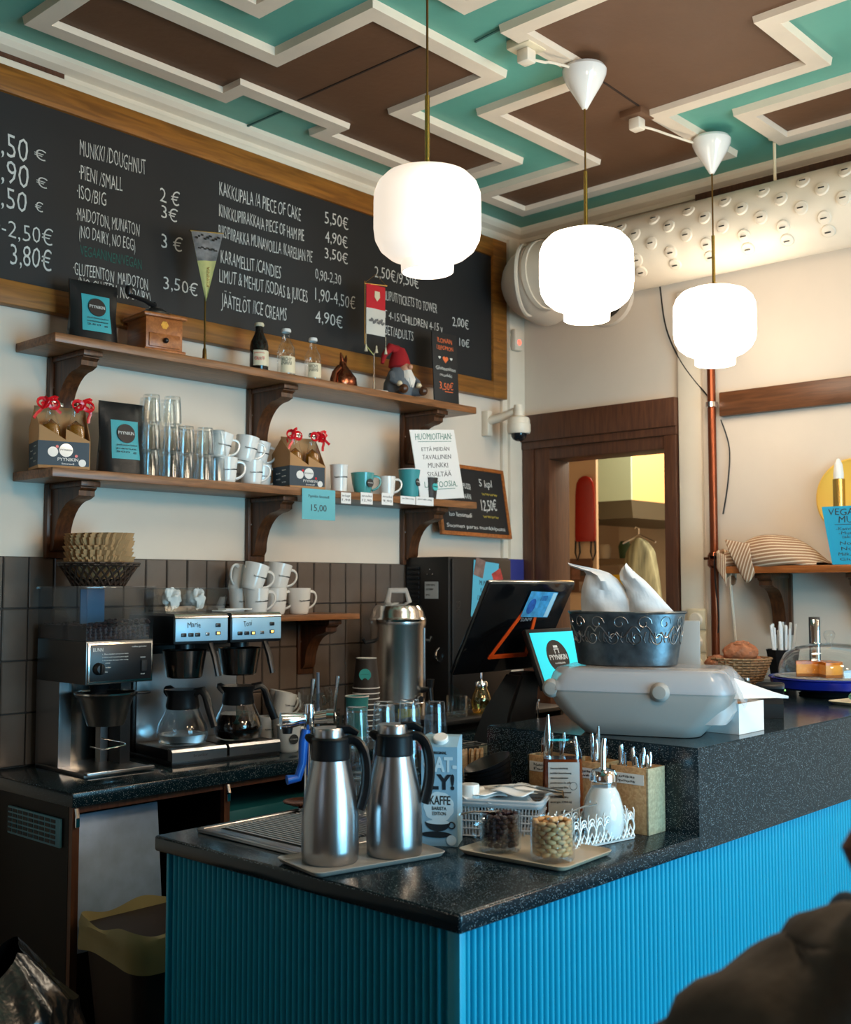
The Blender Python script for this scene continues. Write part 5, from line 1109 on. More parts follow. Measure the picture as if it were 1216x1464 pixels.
prism(bm,P,Matrix.Translation((-.001,yv+.0004,.085))@Matrix.Rotation(R(90),4,'X'),.0005); obj('cloud_print',bm,m_gw,t)
yv-=.0006
ct('iKAFFE',0,.090,.019,.050,M_print,thin=.012); ct('BARISTA',0,.078,.0075,.032,M_print); ct('EDITION',0,.067,.0075,.030,M_print)
bm=B(); prism(bm,[(.028*math.cos(R(180+180*i/16)),.020*math.sin(R(180+180*i/16))) for i in range(17)],Matrix.Translation((-.003,yv+.0005,.052))@Matrix.Rotation(R(90),4,'X'),.0006)
prism(bm,[(.034*math.cos(2*PI*i/24),.007*math.sin(2*PI*i/24)) for i in range(24)],Matrix.Translation((-.006,yv+.0005,.025))@Matrix.Rotation(R(90),4,'X'),.0006)
tube(bm,[(.028+.007*math.cos(x),yv-.0002,.046+.007*math.sin(x)) for x in [2*PI*i/14 for i in range(14)]],.0016,5,True); obj('cup_drawing',bm,m_dn,t)
bm=B(); prism(bm,[(.026*math.cos(2*PI*i/24),.0045*math.sin(2*PI*i/24)) for i in range(24)],Matrix.Translation((-.003,yv-.0002,.052))@Matrix.Rotation(R(90),4,'X'),.0006); obj('pale_print',bm,m_gw,t); bm=B(); lathe(bm,[(0,0),(.011,0),(.011,.0006),(0,.0006)],(.027,yv-.0002,.014),20,M=Matrix.Rotation(R(90),4,'X')); obj('round_print',bm,m_gw,t)
# ================================================================ GLASS MUGS WITH BERRIES / ALMONDS
def gmug(lab,loc,hd,r=.038,h=.075):
    t=thing('glass_mug',lab,'mug',loc,hd,None)
    bm=B(); lathe(bm,[(0,.004),(r*.93,.0),(r,.006),(r,h),(r-.002,h+.001),(r-.003,h-.001),(r-.004,.012),(0,.010)],n=36); obj('cup_glass',bm,M_glassb,t)
    bm=B(); tube(bm,bez((r*.97,0,h*.84),(r+.034,0,h*.9),(r+.032,0,h*.22),(r*.96,0,h*.24)),.0055,8); obj('handle',bm,M_glassb,t); return t
p1=at(716,1214,z=.935); p1=Vector((1.915,1.545,.9345)); gmug('glass mug filled with dark dried berries on the beige tray',p1,R(165),.044,.080)
p2=Vector((1.925,1.415,.9345)); gmug('glass mug filled with pale almonds on the beige tray',p2,R(230),.046,.083)
def pile(name,lab,base,r,z0,z1,n,shape,m,seed,cat,grp):
    rr=random.Random(seed); me=None; k=0
    bm=B(); ball(bm,(0,0,0),1,8,shape); 
    for f in bm.faces:f.smooth=True
    me=bpy.data.meshes.new(name); bm.to_mesh(me); bm.free(); me.materials.append(m)
    lay=max(1,int((z1-z0)/(shape[2]*1.55)))
    for L_ in range(lay+1):
        z=z0+(z1-z0)*L_/lay
        ring=int(2*PI*(r-shape[1]*.9)/(shape[0]*1.75))
        for q in range(ring+ (6 if L_==lay else 0)):
            if k>=n: return
            if q<ring: a=2*PI*(q+.5*(L_%2))/ring; R_=r-shape[1]*1.05; al=a+PI/2+rr.uniform(-.35,.35)
            else: a=rr.uniform(0,6.3); R_=rr.uniform(0,r*.55); al=rr.uniform(0,3)
            o=bpy.data.objects.new(name,me); C.objects.link(o); o.location=base+Vector((R_*math.cos(a),R_*math.sin(a),z+(.004 if q>=ring else 0))); o.rotation_euler=(rr.uniform(-.3,.3),rr.uniform(-.3,.3),al)
            setp(o,lab,cat,grp); k+=1
M_alm=mat('almond_skin',S(196,156,110),.6,var=.12,vscale=60); M_ber=mat('dried_berry',S(44,18,22),.45,bump=.6,bscale=120)
pile('almond','blanched almond inside the glass mug on the beige tray',p2,.0425,.016,.076,100,(.0115,.0062,.0055),M_alm,1,'almond','almonds in the glass mug')
pile('dried_berry','dark dried berry inside the glass mug on the beige tray',p1,.0405,.016,.074,110,(.0085,.0060,.0055),M_ber,2,'berry','dried berries in the glass mug')
# little spoons lying over the mugs
def spoon(lab,a,b_,m=M_steelv,grp=None,bw=.011):
    a,b_=Vector(a),Vector(b_); d=(b_-a); bm=B()
    tube(bm,[a,a+d*.3+Vector((0,0,.003)),a+d*.75,b_-d*.1],[(.0016,.0045),(.0015,.0028),(.0015,.0026),(.002,.003)],8)
    q=d.normalized().to_track_quat('Y','Z').to_matrix().to_4x4()
    lathe(bm,[(0,-.35),(.6,-.22),(1,0),(.97,.03),(.55,-.15),(0,-.25)],n=16,M=Matrix.Translation(b_)@q@Matrix.Diagonal((bw,bw*1.5,bw*.7,1)))
    return setp(obj('spoon',bm,m),lab,'spoon',grp)
spoon('steel spoon resting across the glass mug of berries',(1.80,1.56,1.025),(1.905,1.545,1.018))
spoon('steel spoon sticking from the almond mug towards the white holder',(2.07,1.405,1.028),(1.935,1.42,1.016))
# ================================================================ WHITE WICKER BASKET WITH NAPKINS
t=thing('white_basket','white woven rectangular basket of napkins behind the glass mugs','basket',(2.045,1.675,.9305),R(-62))
bm=B(); W2,D2,H2=.24,.115,.075
for j in range(9):
    z=.004+H2*j/9; P=rrect(W2*(.94+.06*j/9),D2*(.94+.06*j/9),.015,3)
    pts=[]
    n=len(P)
    for i in range(n):
        a,b_=Vector((*P[i],z)),Vector((*P[(i+1)%n],z)); L_=(b_-a).length; m_=max(1,int(L_/.009))
        for q in range(m_): pts.append(a+(b_-a)*q/m_)
    for i,p in enumerate(pts):
        s=1+(.022 if (i+j)%2 else -.0); p.x*=s; p.y*=s
    if j%2==0 or j>7: tube(bm,pts,.0022,5,True)
P=rrect(W2,D2,.015,3)
for i in range(len(P)):
    a,b_=Vector((*P[i],0)),Vector((*P[(i+1)%len(P)],0)); m_=max(1,int((b_-a).length/.0075))
    for q in range(m_):
        p=a+(b_-a)*q/m_; tube(bm,[(p.x*.94,p.y*.94,.003),(p.x,p.y,.078)],.0016,4)
obj('weave',bm,M_wickerw,t,kind='stuff')
bm=B(); 
for zz in (.077,.084): tube(bm,[(x,y,zz) for x,y in rrect(W2*1.03,D2*1.05,.015,4)],.0042,6,True)
obj('rim',bm,M_wickerw,t)
bm=B(); slab(bm,(-W2/2+.012,-D2/2+.012,.002),(W2/2-.012,D2/2-.012,.006)); obj('bottom',bm,M_wickerw,t)
for k in range(6):
    bm=B(); f=lambda u,v:Vector(((u-.5)*.11,(v-.5)*.09,.004*math.sin(7*u+k)+.004*math.sin(5*v+k*2)+.010*abs(u-.5)))
    grid(bm,f,10,8); o=obj('napkin',bm,M_paper,loc=t.matrix_basis@Vector((.03*(k%2)-.015+.05*(k%3-1),.004*k-.01,.062+.007*k)),rot=(0,0,R(-62+13*k)))
    m=o.modifiers.new('s','SOLIDIFY'); m.thickness=.0016
    setp(o,'folded white napkin lying in the white basket behind the mugs','napkin','napkins in the white basket')
bt=thing('white_bottle_cap','small white lidded pot standing in the white basket','pot',t.matrix_basis@Vector((-.045,-.030,.050)))
bm=B(); lathe(bm,[(0,0),(.019,0),(.021,.03),(.021,.034)],n=24); obj('pot_body',bm,M_porc,bt)
bm=B(); lathe(bm,[(.022,.033),(.022,.062),(.020,.065),(0,.065)],n=24,mod=lambda a,k:1+.015*math.sin(20*a)); obj('lid',bm,M_porc,bt)
bm=B(); a,b_=t.matrix_basis@Vector((-.02,.015,.10)),t.matrix_basis@Vector((.17,-.035,.105))
tube(bm,[a,a.lerp(b_,.5)+Vector((0,0,.012)),b_],[(.002,.007),(.002,.006),(.003,.010)],8); tube(bm,[a,a.lerp(b_,.5)+Vector((0,0,-.002)),b_+Vector((0,0,-.006))],[(.002,.007),(.002,.006),(.003,.010)],8); setp(obj('serving_tongs',bm,M_steelv),'steel serving tongs lying over the white basket','tongs')
# ================================================================ WHITE LACE HOLDER WITH SHAKER
t=thing('lace_holder','white pierced metal lace-pattern holder at the front edge of the bar','holder',(2.125,1.455,.9305),R(-10))
W3,D3=.195,.075
def lace(bm,M,w,h=.066):
    n=max(2,int(w/.023)); s=w/n
    for i in range(n):
        x=s*(i+.5)
        for sg in (-1,1):
            pts=[Vector((x+sg*s*.55*math.sin(PI*v)*(.9),0,.006+v*h*.72)) for v in [k/8 for k in range(9)]]
            tube(bm,[M@p for p in pts],[(.0011,.0021)]*9,4)
        tube(bm,[M@Vector((x-.55*s,0,.006)),M@Vector((x,0,.030)),M@Vector((x+.55*s,0,.006))],[(.0011,.002)]*3,4)
        tube(bm,[M@Vector((x+s*.30*math.cos(a),0,h*.80+s*.30*math.sin(a))) for a in [2*PI*k/10 for k in range(10)]],.0017,4,True)
        tube(bm,[M@Vector((x-.45*s,0,h*.62)),M@Vector((x-.5*s,0,h*.98)),M@Vector((x-.38*s,0,h*1.06))],.0015,4)
    tube(bm,[M@Vector((0,0,.004)),M@Vector((w,0,.004))],[(.0013,.0035)]*2,4)
bm=B(); I=Matrix.Identity(4)
lace(bm,Matrix.Translation((-W3/2,-D3/2,0)),W3); lace(bm,Matrix.Translation((-W3/2,D3/2,0)),W3)
obj('lace_side',bm,M_porc,t)
bm=B(); RZ=Matrix.Rotation(R(90),4,'Z')
lace(bm,Matrix.Translation((-W3/2,-D3/2,0))@RZ,D3); lace(bm,Matrix.Translation((W3/2,-D3/2,0))@RZ,D3); obj('lace_end',bm,M_porc,t)
bm=B(); slab(bm,(-W3/2,-D3/2,.001),(W3/2,D3/2,.003)); obj('floor_plate',bm,M_porc,t)
q=t.matrix_basis@Vector((.040,.0,.0035))
shaker(q,0,'clear cut-glass sugar shaker with a steel spout standing in the white lace holder',1.16,M_glassb,M_chrome)
for k,(x,y) in enumerate(((-.06,.0),(-.02,.012))):
    q=t.matrix_basis@Vector((x,y,.0035)); o=thing('glass_pot','small clear glass pot inside the white lace holder','pot',q,0,'glass pots in the lace holder')
    bm=B(); lathe(bm,[(0,.002),(.017,0),(.020,.01),(.018,.045),(.0165,.045),(.016,.006),(0,.005)],n=24); obj('pot_glass',bm,M_glassb,o)
# ================================================================ BAMBOO CUTLERY BOXES
def cutbox(lab,loc,words,w=.073,d=.105,h=.150):
    t=thing('cutlery_box',lab,'box',loc,0,'bamboo cutlery boxes')
    tk=.006
    for nm,lo,hi,m in (('front_board',(0,0,0),(w,tk,h),M_lwoodz),('side_board',(0,tk,0),(tk,d,h),M_lwood),('back_board',(0,d-tk,0),(w,d,h),M_lwoodz),('side_board',(w-tk,tk,0),(w,d-tk,h),M_lwood),('base_board',(tk,tk,0),(w-tk,d-tk,tk),M_lwood)):
        bm=B(); slab(bm,lo,hi,.0008); obj(nm,bm,m,t)
    bm=B(); slab(bm,(-.0008,.012,h*.74),(0,d-.006,h*.90)); lb=obj('paper_label',bm,M_paper,t)
    for k,s in enumerate(words): text('handwriting',s,M_print,lb,(-.0012,d-.02,h*(.835-.065*k)),180,.006,.05,jit=.15)
    return t
M_forkb=M_chrome
bx=[('nearest bamboo cutlery box, labelled for teaspoons, against the raised slab',(2.262,1.392,.9305),('Lusikat','Spoons')),('middle bamboo cutlery box behind the nearest one',(2.262,1.512,.9305),('Veitset','Knives')),('rear bamboo cutlery box, farthest along the raised slab',(2.262,1.632,.9305),('Haarukat','Forks'))]
rr=random.Random(11)
for k,(l,loc,wd) in enumerate(bx):
    cutbox(l,loc,wd)
    for i in range((13,8,5)[k]):
        x=loc[0]+rr.uniform(.016,.048); y=loc[1]+rr.uniform(.02,.085); L_=rr.uniform(.155,.185)+(.0 if k==0 else .02)
        ax,ay=rr.uniform(-.07,.07),rr.uniform(-.10,.10)
        bm=B(); e=Vector((x+ax*L_,y+ay*L_,.94+L_))
        tube(bm,[(x,y,.94),(x+ax*L_*.7,y+ay*L_*.7,.94+L_*.7),e-Vector((0,0,.01)),e],[(.0015,.003),(.0015,.0035),(.0018,.0055),(.001,.003)],6)
        setp(obj('spoon' if k==0 else ('knife' if k==1 else 'fork'),bm,M_chrome),['upright steel teaspoon handle in the nearest bamboo cutlery box','upright steel knife in the middle bamboo cutlery box','upright steel fork in the rear bamboo cutlery box'][k],['spoon','knife','fork'][k],['teaspoons in the nearest cutlery box','knives in the middle cutlery box','forks in the rear cutlery box'][k])
for (a,b_,l) in (((2.29,1.56,.95),(2.275,1.535,1.165),'long leaf-shaped steel knife tilted out of the middle cutlery box'),((2.29,1.70,.95),(2.285,1.69,1.18),'tall steel knife standing upright in the rear cutlery box')):
    bm=B(); a,b_=Vector(a),Vector(b_); tube(bm,[a,a.lerp(b_,.55),a.lerp(b_,.75),b_],[(.0015,.004),(.002,.005),(.002,.010),(.0005,.002)],8); setp(obj('table_knife',bm,M_steelv),l,'knife')
# ================================================================ HONEY BOTTLE
t=thing('honey_bottle','amber honey bottle with a clear top and printed label, behind the sugar shaker','bottle',(2.205,1.590,.9305),R(-48)); t.scale=(1.22,1.1,1.30)
hm=mat('amber_honey',S(120,52,20),.12,trans=.35,coat=.3)
bm=B(); loft(bm,[sec(.070,.045,.014,.001),sec(.076,.050,.016,.01),sec(.078,.052,.016,.06),sec(.074,.050,.016,.125)]); obj('bottle_body',bm,hm,t)
bm=B(); loft(bm,[sec(.0745,.0505,.016,.1255),sec(.072,.048,.016,.138),sec(.058,.038,.014,.155),sec(.054,.034,.012,.157)]); obj('clear_shoulder',bm,M_plexi,t)
bm=B(); slab(bm,(-.030,-.0268,.018),(.030,-.0258,.120),.0); lb=obj('white_label',bm,mat('label_grey',S(176,180,180),.55),t)
for k,s in enumerate(('Ainesosat: kukkaishunaja','Innehåller blomsterhonung','säilytys huoneenlämmössä','parasta ennen: ks. pullo','juokseva hunaja 350 g','tuotettu Suomessa','ravintosisältö / 100 g','energia 1360 kJ')): text('lettering',s,M_print,lb,(-.026,-.0272,.108-.0085*k),-90,.0032,.040 if k%2 else .034)
bm=B()
for k in range(14): slab(bm,(-.006+.0018*k,-.0274,.022),(-.0052+.0018*k+.0005*(k%2),-.0268,.034))
tube(bm,[(.018+.007*math.cos(x),-.0270,.078+.007*math.sin(x)) for x in [2*PI*i/16 for i in range(16)]],.0004,4,True); obj('printed_bars',bm,M_print,lb)
# ================================================================ STIRRERS, BLACK BOWLS, CABLE
p=Vector((2.30,1.965,.9305)); t=thing('stirrer_jar','clear square jar full of wooden stirrers behind the black bowls','jar',p,R(-10))
bm=B()
for lo,hi in (((-.042,-.03,0),(.042,-.027,.125)),((-.042,.027,0),(.042,.03,.125)),((-.042,-.027,0),(-.039,.027,.125)),((.039,-.027,0),(.042,.027,.125)),((-.042,-.03,0),(.042,.03,.004))): slab(bm,lo,hi)
obj('jar_glass',bm,M_glassb,t)
sb=B(); prism(sb,[(-.0035,0),(.0035,0),(.0035,.128),(.002,.133),(-.002,.133),(-.0035,.128)],Matrix.Rotation(R(90),4,'X'),.0016); sme=bpy.data.meshes.new('wooden_stirrer'); sb.to_mesh(sme); sb.free(); sme.materials.append(M_lwood)
for k in range(16):
    o=bpy.data.objects.new('wooden_stirrer',sme); C.objects.link(o); o.location=t.matrix_basis@Vector((-.033+.0044*k,-.018+.006*(k%3),.006)); o.rotation_euler=(R(random.uniform(-4,4)),R(random.uniform(-5,5)-(9 if k<2 else 0)),R(-30)); setp(o,'thin wooden stirrer standing in the clear jar behind the black bowls','stirrer','wooden stirrers in the clear jar')
bp=Vector((2.185,1.80,.9305))
bowl0=None
for k in range(9):
    if not bowl0:
        bm=B(); lathe(bm,[(0,.002),(.028,.0),(.034,.003),(.053,.026),(.061,.043),(.062,.044),(.060,.044),(.046,.022),(.030,.006),(0,.005)],n=36); bowl0=obj('black_bowl',bm,M_black); o=bowl0
    else: o=bowl0.copy(); C.objects.link(o)
    o.location=bp+Vector((.0015*k,-.0006*k,.0+.0115*k)); o.rotation_euler=(R(-1.5*k),R(-2.2*k),0)
    setp(o,f'black plastic bowl, {["bottom","second","third","fourth","fifth","sixth","seventh","eighth","top"][k]} of the leaning stack behind the berries',"bowl",'black bowls in the leaning stack')
# second low basket behind
t=thing('wicker_tray','low natural wicker basket under the honey bottle and black bowls','basket',(2.22,1.93,.9305) if False else (2.06,1.87,.9305),0)
bm=B(); wick(bm,.060,.075,.028,4,18,.003); obj('weave',bm,M_wicker,t); bm=B(); lathe(bm,[(0,0),(.058,0),(.058,.003),(0,.003)],n=24); obj('base',bm,M_wicker,t)
cable('white_cable','cream cable looping down from the socket strip behind the honey bottle',smoothpts([at(800,1075,y=1.93),at(772,1082,y=1.93),at(752,1105,y=1.92),at(747,1130,y=1.9),at(752,1150,y=1.88)]),.005,M_cream)
t=thing('socket_strip','cream extension socket strip standing behind the stirrer jar','socket strip',(2.46,1.99,1.03),R(-8))
bm=B(); slab(bm,(-.06,-.02,0),(.06,.02,.035),.008); obj('strip_body',bm,M_cream,t); bm=B(); lathe(bm,[(.012,0),(.016,0),(.017,.006),(.012,.006)],(-.03,-.020,.018),18,M=Matrix.Rotation(R(90),4,'X'),close=True); obj('socket_ring',bm,M_white,t)
SZ=1.1285
# ================================================================ GREY REGISTER UNDER A PLASTIC COVER, TUB
t=thing('cash_register','grey cash register under a clear plastic cover on the raised slab','cash register',(2.512,1.552,SZ),R(-69))
bm=B(); loft(bm,[sec(.29,.19,.05,.001),sec(.31,.205,.05,.012),sec(.33,.215,.05,.022),sec(.37,.225,.06,.034),sec(.43,.24,.06,.070),sec(.455,.25,.05,.100),sec(.455,.25,.05,.108)]); obj('register_body',bm,M_grey,t,ang=40)
bm=B(); loft(bm,[sec(.462,.256,.05,.1085),sec(.462,.256,.05,.116),sec(.440,.240,.05,.150),sec(.415,.220,.04,.164),sec(.40,.205,.03,.166)]); obj('plastic_cover',bm,M_milkplexi,t,label='milky clear plastic cover')
bm=B(); loft(bm,[sec(.43,.235,.05,.1082),sec(.42,.225,.05,.135),sec(.38,.19,.04,.156)]); obj('keyboard_top',bm,mat('pale_grey_plastic',S(176,172,170),.45),t)
for x in (-.215,.06):
    bm=B(); lathe(bm,[(0,.012),(.016,.010),(.022,.004),(.024,0),(.024,-.006)],(x,-.128 if x>0 else -.112,.112),20,M=Matrix.Rotation(R(90),4,'X')); obj('round_knob',bm,M_grey,t)
# drooping plastic flap at the customer end
bm=B()
def flap(u,v): return Vector((.185+.070*u,-.115+.23*v,.160-.045*u**2-.07*max(0,u-.5)*(1-.6*v)+.006*math.sin(9*v+3*u)))
grid(bm,flap,12,12); o=obj('plastic_flap',bm,M_milkplexi,t); 
bm=B(); grid(bm,lambda u,v:Vector((.20+.15*u,-.01-.05*v*(1-u),.150-.050*u-.055*v*(1-u)+.003*math.sin(6*v))),8,8); obj('paper_sheet',bm,M_paper,t,label='white sheet sticking out of the cover')
bm=B(); loft(bm,[sec(.10,.20,.03,.035,.160,0),sec(.11,.20,.04,.06,.170,0),sec(.11,.20,.04,.085,.165,0)]); obj('end_housing',bm,bpy.data.materials['pale_grey_plastic'],t)
Tq=t.matrix_basis
tb=thing('zinc_tub','oval galvanized tub with embossed vines standing on the covered cash register','tub',Tq@Vector((-.045,0,.1668)),R(-69))
def oval(w,d,z,n=48): return [(w/2*math.cos(2*PI*i/n)*(1),d/2*math.sin(2*PI*i/n),z) for i in range(n)]
zinc=mat('galvanized_zinc',S(96,104,110),.34,.85,var=.45,vscale=26,bump=.1,bscale=30)
bm=B(); loft(bm,[oval(.245,.15,.001),oval(.255,.158,.004),oval(.298,.195,.132),oval(.306,.203,.136),oval(.303,.200,.139),oval(.292,.190,.132),oval(.25,.153,.008)]); obj('tub_wall',bm,zinc,tb)
bm=B()
def tubp(a,z,off=.001):
    k=(z-.004)/.128; W_=(.255+.043*k)/2+off; D_=(.158+.037*k)/2+off; return Vector((W_*math.cos(a),D_*math.sin(a),z))
for k in range(7):
    a0=R(-165+24*k)
    tube(bm,[tubp(a0+R(24)*v,.088+.014*math.sin(2*PI*v+k*PI)) for v in [i/10 for i in range(11)]],.0016,5)
    for s in (-1,1):
        pts=[]
        for i in range(15):
            v=i/14; r=.020*(1-v*.8); th_=v*2.2*PI
            pts.append(tubp(a0+R(12)+(s*r*math.cos(th_)-s*.02)/.14,.092+s*.018+r*math.sin(th_)*s))
        tube(bm,pts,.0013,5)
    for q in range(3): tube(bm,[tubp(a0+R(6+5*q),.088),tubp(a0+R(4+6*q),.070-.004*(q%2)),tubp(a0+R(6+6*q),.062)],.0012,5)
obj('embossed_vines',bm,M_steel,tb,kind='stuff')
def bagsheet(lab,pts,m=M_paper):
    pass
Tb=tb.matrix_basis
M_bagp=mat('white_paper_bag',S(214,212,212),.6,bump=.35,bscale=14)
BL=[(-.11,-.115,-.01),(0,-.135,.015),(.03,-.138,-.0),(.06,-.134,-.02),(.085,-.126,-.042),(.100,-.122,-.062),(.108,-.128,-.085),(.114,-.148,-.112),(.122,-.168,-.150),(.126,-.170,-.164)]
BR=[(-.11,-.03,.09),(0,-.022,.108),(.03,-.020,.082),(.06,-.018,.055),(.085,-.032,.030),(.100,-.034,.012),(.112,-.030,-.002),(.120,-.024,-.012),(.124,-.020,-.016)]
for k,(prof,lab) in enumerate(((BL,'left white paper bag with a twisted tip, upright in the zinc tub'),(BR,'right white paper bag leaning upright in the zinc tub'))):
    bm=B()
    def pb(u,j,side):
        z_,a_,b_=prof[j]; x_=a_+(b_-a_)*u; wdt=(b_-a_)
        return Vector((x_+.02,side*min(.024,wdt*.32)*math.sin(PI*u)**.7+.006*math.sin(9*u+z_*60)-.012,.134+z_+.004*math.sin(7*u+3*k)))
    n_=len(prof)
    A=[[bm.verts.new(pb(i/12,j,-1)) for i in range(13)] for j in range(n_)]; Bk=[[bm.verts.new(pb(i/12,j,1)) for i in range(13)] for j in range(n_)]
    for j in range(n_-1):
        for i in range(12): bm.faces.new((A[j][i],A[j][i+1],A[j+1][i+1],A[j+1][i])); bm.faces.new((Bk[j][i],Bk[j+1][i],Bk[j+1][i+1],Bk[j][i+1]))
    bmesh.ops.remove_doubles(bm,verts=bm.verts,dist=.0005)
    o=setp(obj('paper_bag',bm,M_bagp,ang=40),lab,'paper bag'); o.matrix_basis=Tb
bm=B(); cube(bm,(0,0,.075),(.10,.004,.15),0,.002); o=setp(obj('grey_card',bm,M_grey),'plain grey plastic card standing behind the zinc tub at its right','card'); o.matrix_basis=Tq@Matrix.Translation((.165,.085,.15))@Matrix.Rotation(R(-12),4,'X') if False else Matrix.Translation((2.69,1.535,SZ))@Matrix.Rotation(R(-66),4,'Z')
o.scale=(.75,1,1.85)
# white box
bx_=thing('white_box','small open white cardboard box at the front edge of the raised slab','box',(2.612,1.345,SZ))
bm=B(); w_,d_,h_,k_=.135,.15,.076,.003
for lo,hi in (((0,0,0),(w_,k_,h_)),((0,d_-k_,0),(w_,d_,h_)),((0,k_,0),(k_,d_-k_,h_)),((w_-k_,k_,0),(w_,d_-k_,h_)),((k_,k_,0),(w_-k_,d_-k_,k_))): slab(bm,lo,hi)
obj('box_shell',bm,M_paper,bx_)
for i in range(6):
    bm=B(); slab(bm,(.012+.018*i,.02,.004),(.022+.018*i,.13,.070)); o=setp(obj('card_pack',bm,[M_card,mat('green_card',S(60,120,90),.6) if i==1 else M_card][i%2],loc=(2.612,1.345,SZ)),'cardboard packet standing inside the small white box','packet','packets in the small white box')
# payment terminal
p=at(1095,1022,z=SZ)
t=thing('payment_terminal','black card payment terminal tilted on its stand beside the white box','payment terminal',(3.05,1.475,SZ),R(-62))
bm=B(); prism(bm,[(-.06,0),(.075,0),(.085,.012),(.05,.03),(-.05,.055),(-.065,.04)],Matrix(((0,0,1,-.035),(1,0,0,0),(0,1,0,0),(0,0,0,1))),.07); obj('stand',bm,M_blackm,t)
bm=B(); cube(bm,(0,0,.062),(.078,.165,.024),0,.008,2,rot=Euler((R(-22),0,0))); obj('handset',bm,M_black,t)
bm=B(); cube(bm,(0,.038,.062),(.060,.05,.002),rot=Euler((R(-22),0,0))); bm2=obj('screen',bm,M_dsteel,t,loc=(0,.005,.0))
for v in bm2.data.vertices: v.co.z-=.003
bm=B(); cube(bm,(.040,-.05,.078),(.004,.018,.004)); obj('coloured_keys',bm,lit('green_key',(.3,.8,.2),.6),t)
bm=B(); lathe(bm,[(0,0),(.010,0),(.010,.075),(.012,.078),(.012,.095),(0,.096)],n=16); p=at(1066,985,x=3.15); setp(obj('steel_post',bm,M_chrome,loc=(3.15,p.y,SZ)),'short chrome post behind the white plastic flap','post')
# pastry basket
t=thing('pastry_basket','wicker bowl of cinnamon buns on the raised slab','basket',(3.79,1.945,SZ))
bm=B(); wick(bm,.055,.108,.105,11,22,.0042,z0=.004,p=.7); obj('weave',bm,M_wicker,t); bm=B(); stakes(bm,.055,.108,.108,22,.0025,p=.7); obj('stakes',bm,M_wicker,t); bm=B(); lathe(bm,[(0,.001),(.056,.001),(.056,.005),(0,.005)],n=24); obj('base',bm,M_wicker,t)
M_bun=mat('baked_bun_crust',S(170,106,72),.55,bump=.7,bscale=45,var=.3,vscale=22)
def bun(loc,s,lab,seed):
    bm=B()
    def f(u,v):
        a=2*PI*u; ph=PI*v; r=s*(1+.10*math.sin(3*a+seed)+.06*math.sin(9*a+6*ph)); return Vector((r*math.sin(ph)*math.cos(a),r*math.sin(ph)*math.sin(a),s*.62*math.cos(ph)*(1+.1*math.cos(5*a))))
    grid(bm,f,36,18,True); tube(bm,[(s*.62*(1-v*.8)*math.cos(v*12),s*.62*(1-v*.8)*math.sin(v*12),s*(.45+.16*v)) for v in [i/24 for i in range(25)]],s*.13,6)
    return setp(obj('cinnamon_bun',bm,M_bun,loc=loc),lab,'bun')
bun((3.775,1.93,SZ+.130),.060,'largest cinnamon bun heaped on top in the wicker bowl',1)
bun((3.85,1.93,SZ+.092),.044,'smaller cinnamon bun at the right in the wicker bowl',2); bun((3.73,2.00,SZ+.090),.044,'smaller cinnamon bun at the left rear in the wicker bowl',3)
# straw cup
t=thing('straw_cup','black octagonal tapered cup of white straws behind the cake stand','cup',(4.06,1.905,SZ))
bm=B(); lathe(bm,[(0,0),(.042,0),(.045,.01),(.064,.125),(.066,.13),(.062,.13),(.042,.012),(0,.01)],n=8); obj('cup_body',bm,M_black,t,flat=True)
rr=random.Random(4)
for i in range(24):
    a=rr.uniform(0,6.28); r=rr.uniform(.005,.03); L_=rr.uniform(.20,.235); lean_=rr.uniform(.1,.9)
    bm=B(); tube(bm,[(r*math.cos(a),r*math.sin(a),.012),(r*math.cos(a)*(1+lean_),r*math.sin(a)*(1+lean_),L_)],.0048 if i%5 else .006,6)
    setp(obj('drinking_straw',bm,M_paper if i%4 else M_glassb,loc=(4.06,1.905,SZ)),('white' if i%4 else 'clear')+' drinking straw standing in the black cup behind the cake stand','straw','straws in the black cup')
t=thing('card_holder','chrome upright card holder behind the cake dome','holder',(4.04,1.772,SZ),R(-62))
bm=B(); slab(bm,(-.04,-.03,0),(.04,.03,.006),.002); obj('base',bm,M_black,t)
bm=B(); slab(bm,(-.020,-.004,.006),(.020,.004,.255),.002); obj('black_frame',bm,M_black,t); bm=B(); slab(bm,(-.014,-.006,.03),(.014,-.004,.245),.001); obj('bright_insert',bm,M_chrome,t)
# cake stand
t=thing('cake_stand','cobalt blue cake stand on the raised slab under a glass dome','cake stand',(3.765,1.60,SZ))
bm=B(); lathe(bm,[(0,0),(.10,0),(.105,.004),(.09,.012),(.08,.02)],n=40); obj('dark_foot',bm,M_blackm,t)
bm=B(); lathe(bm,[(.08,.018),(.165,.022),(.192,.030),(.197,.055),(.203,.060),(.200,.063),(.190,.058),(0,.056)],n=64); obj('blue_pan',bm,M_cobalt,t)
bm=B(); lathe(bm,[(0,.0585),(.165,.0585),(.180,.062),(.182,.064),(.165,.0615),(0,.0612)],n=56); obj('white_plate',bm,M_porc,t)
bm=B(); lathe(bm,[(.166,.0),(.168,.02),(.163,.045),(.145,.075),(.110,.096),(.06,.107),(.012,.110),(.0105,.118),(.018,.130),(.020,.140),(.012,.152),(0,.154)],n=56); setp(obj('glass_dome',bm,M_glassb,loc=(3.765,1.60,SZ+.0655)),'clear glass dome with a round knob covering the orange cake','glass dome')
t=thing('orange_cake','orange cheesecake piece under the glass dome','cake',(3.735,1.625,SZ+.0625),R(20))
bm=B(); P=[(.075*math.cos(R(a)),.075*math.sin(R(a))) for a in range(-160,111,10)]+[(0,0)]
prism(bm,P,Matrix.Identity(4),.010); obj('base_crust',bm,mat('cake_base',S(150,90,40),.8),t)
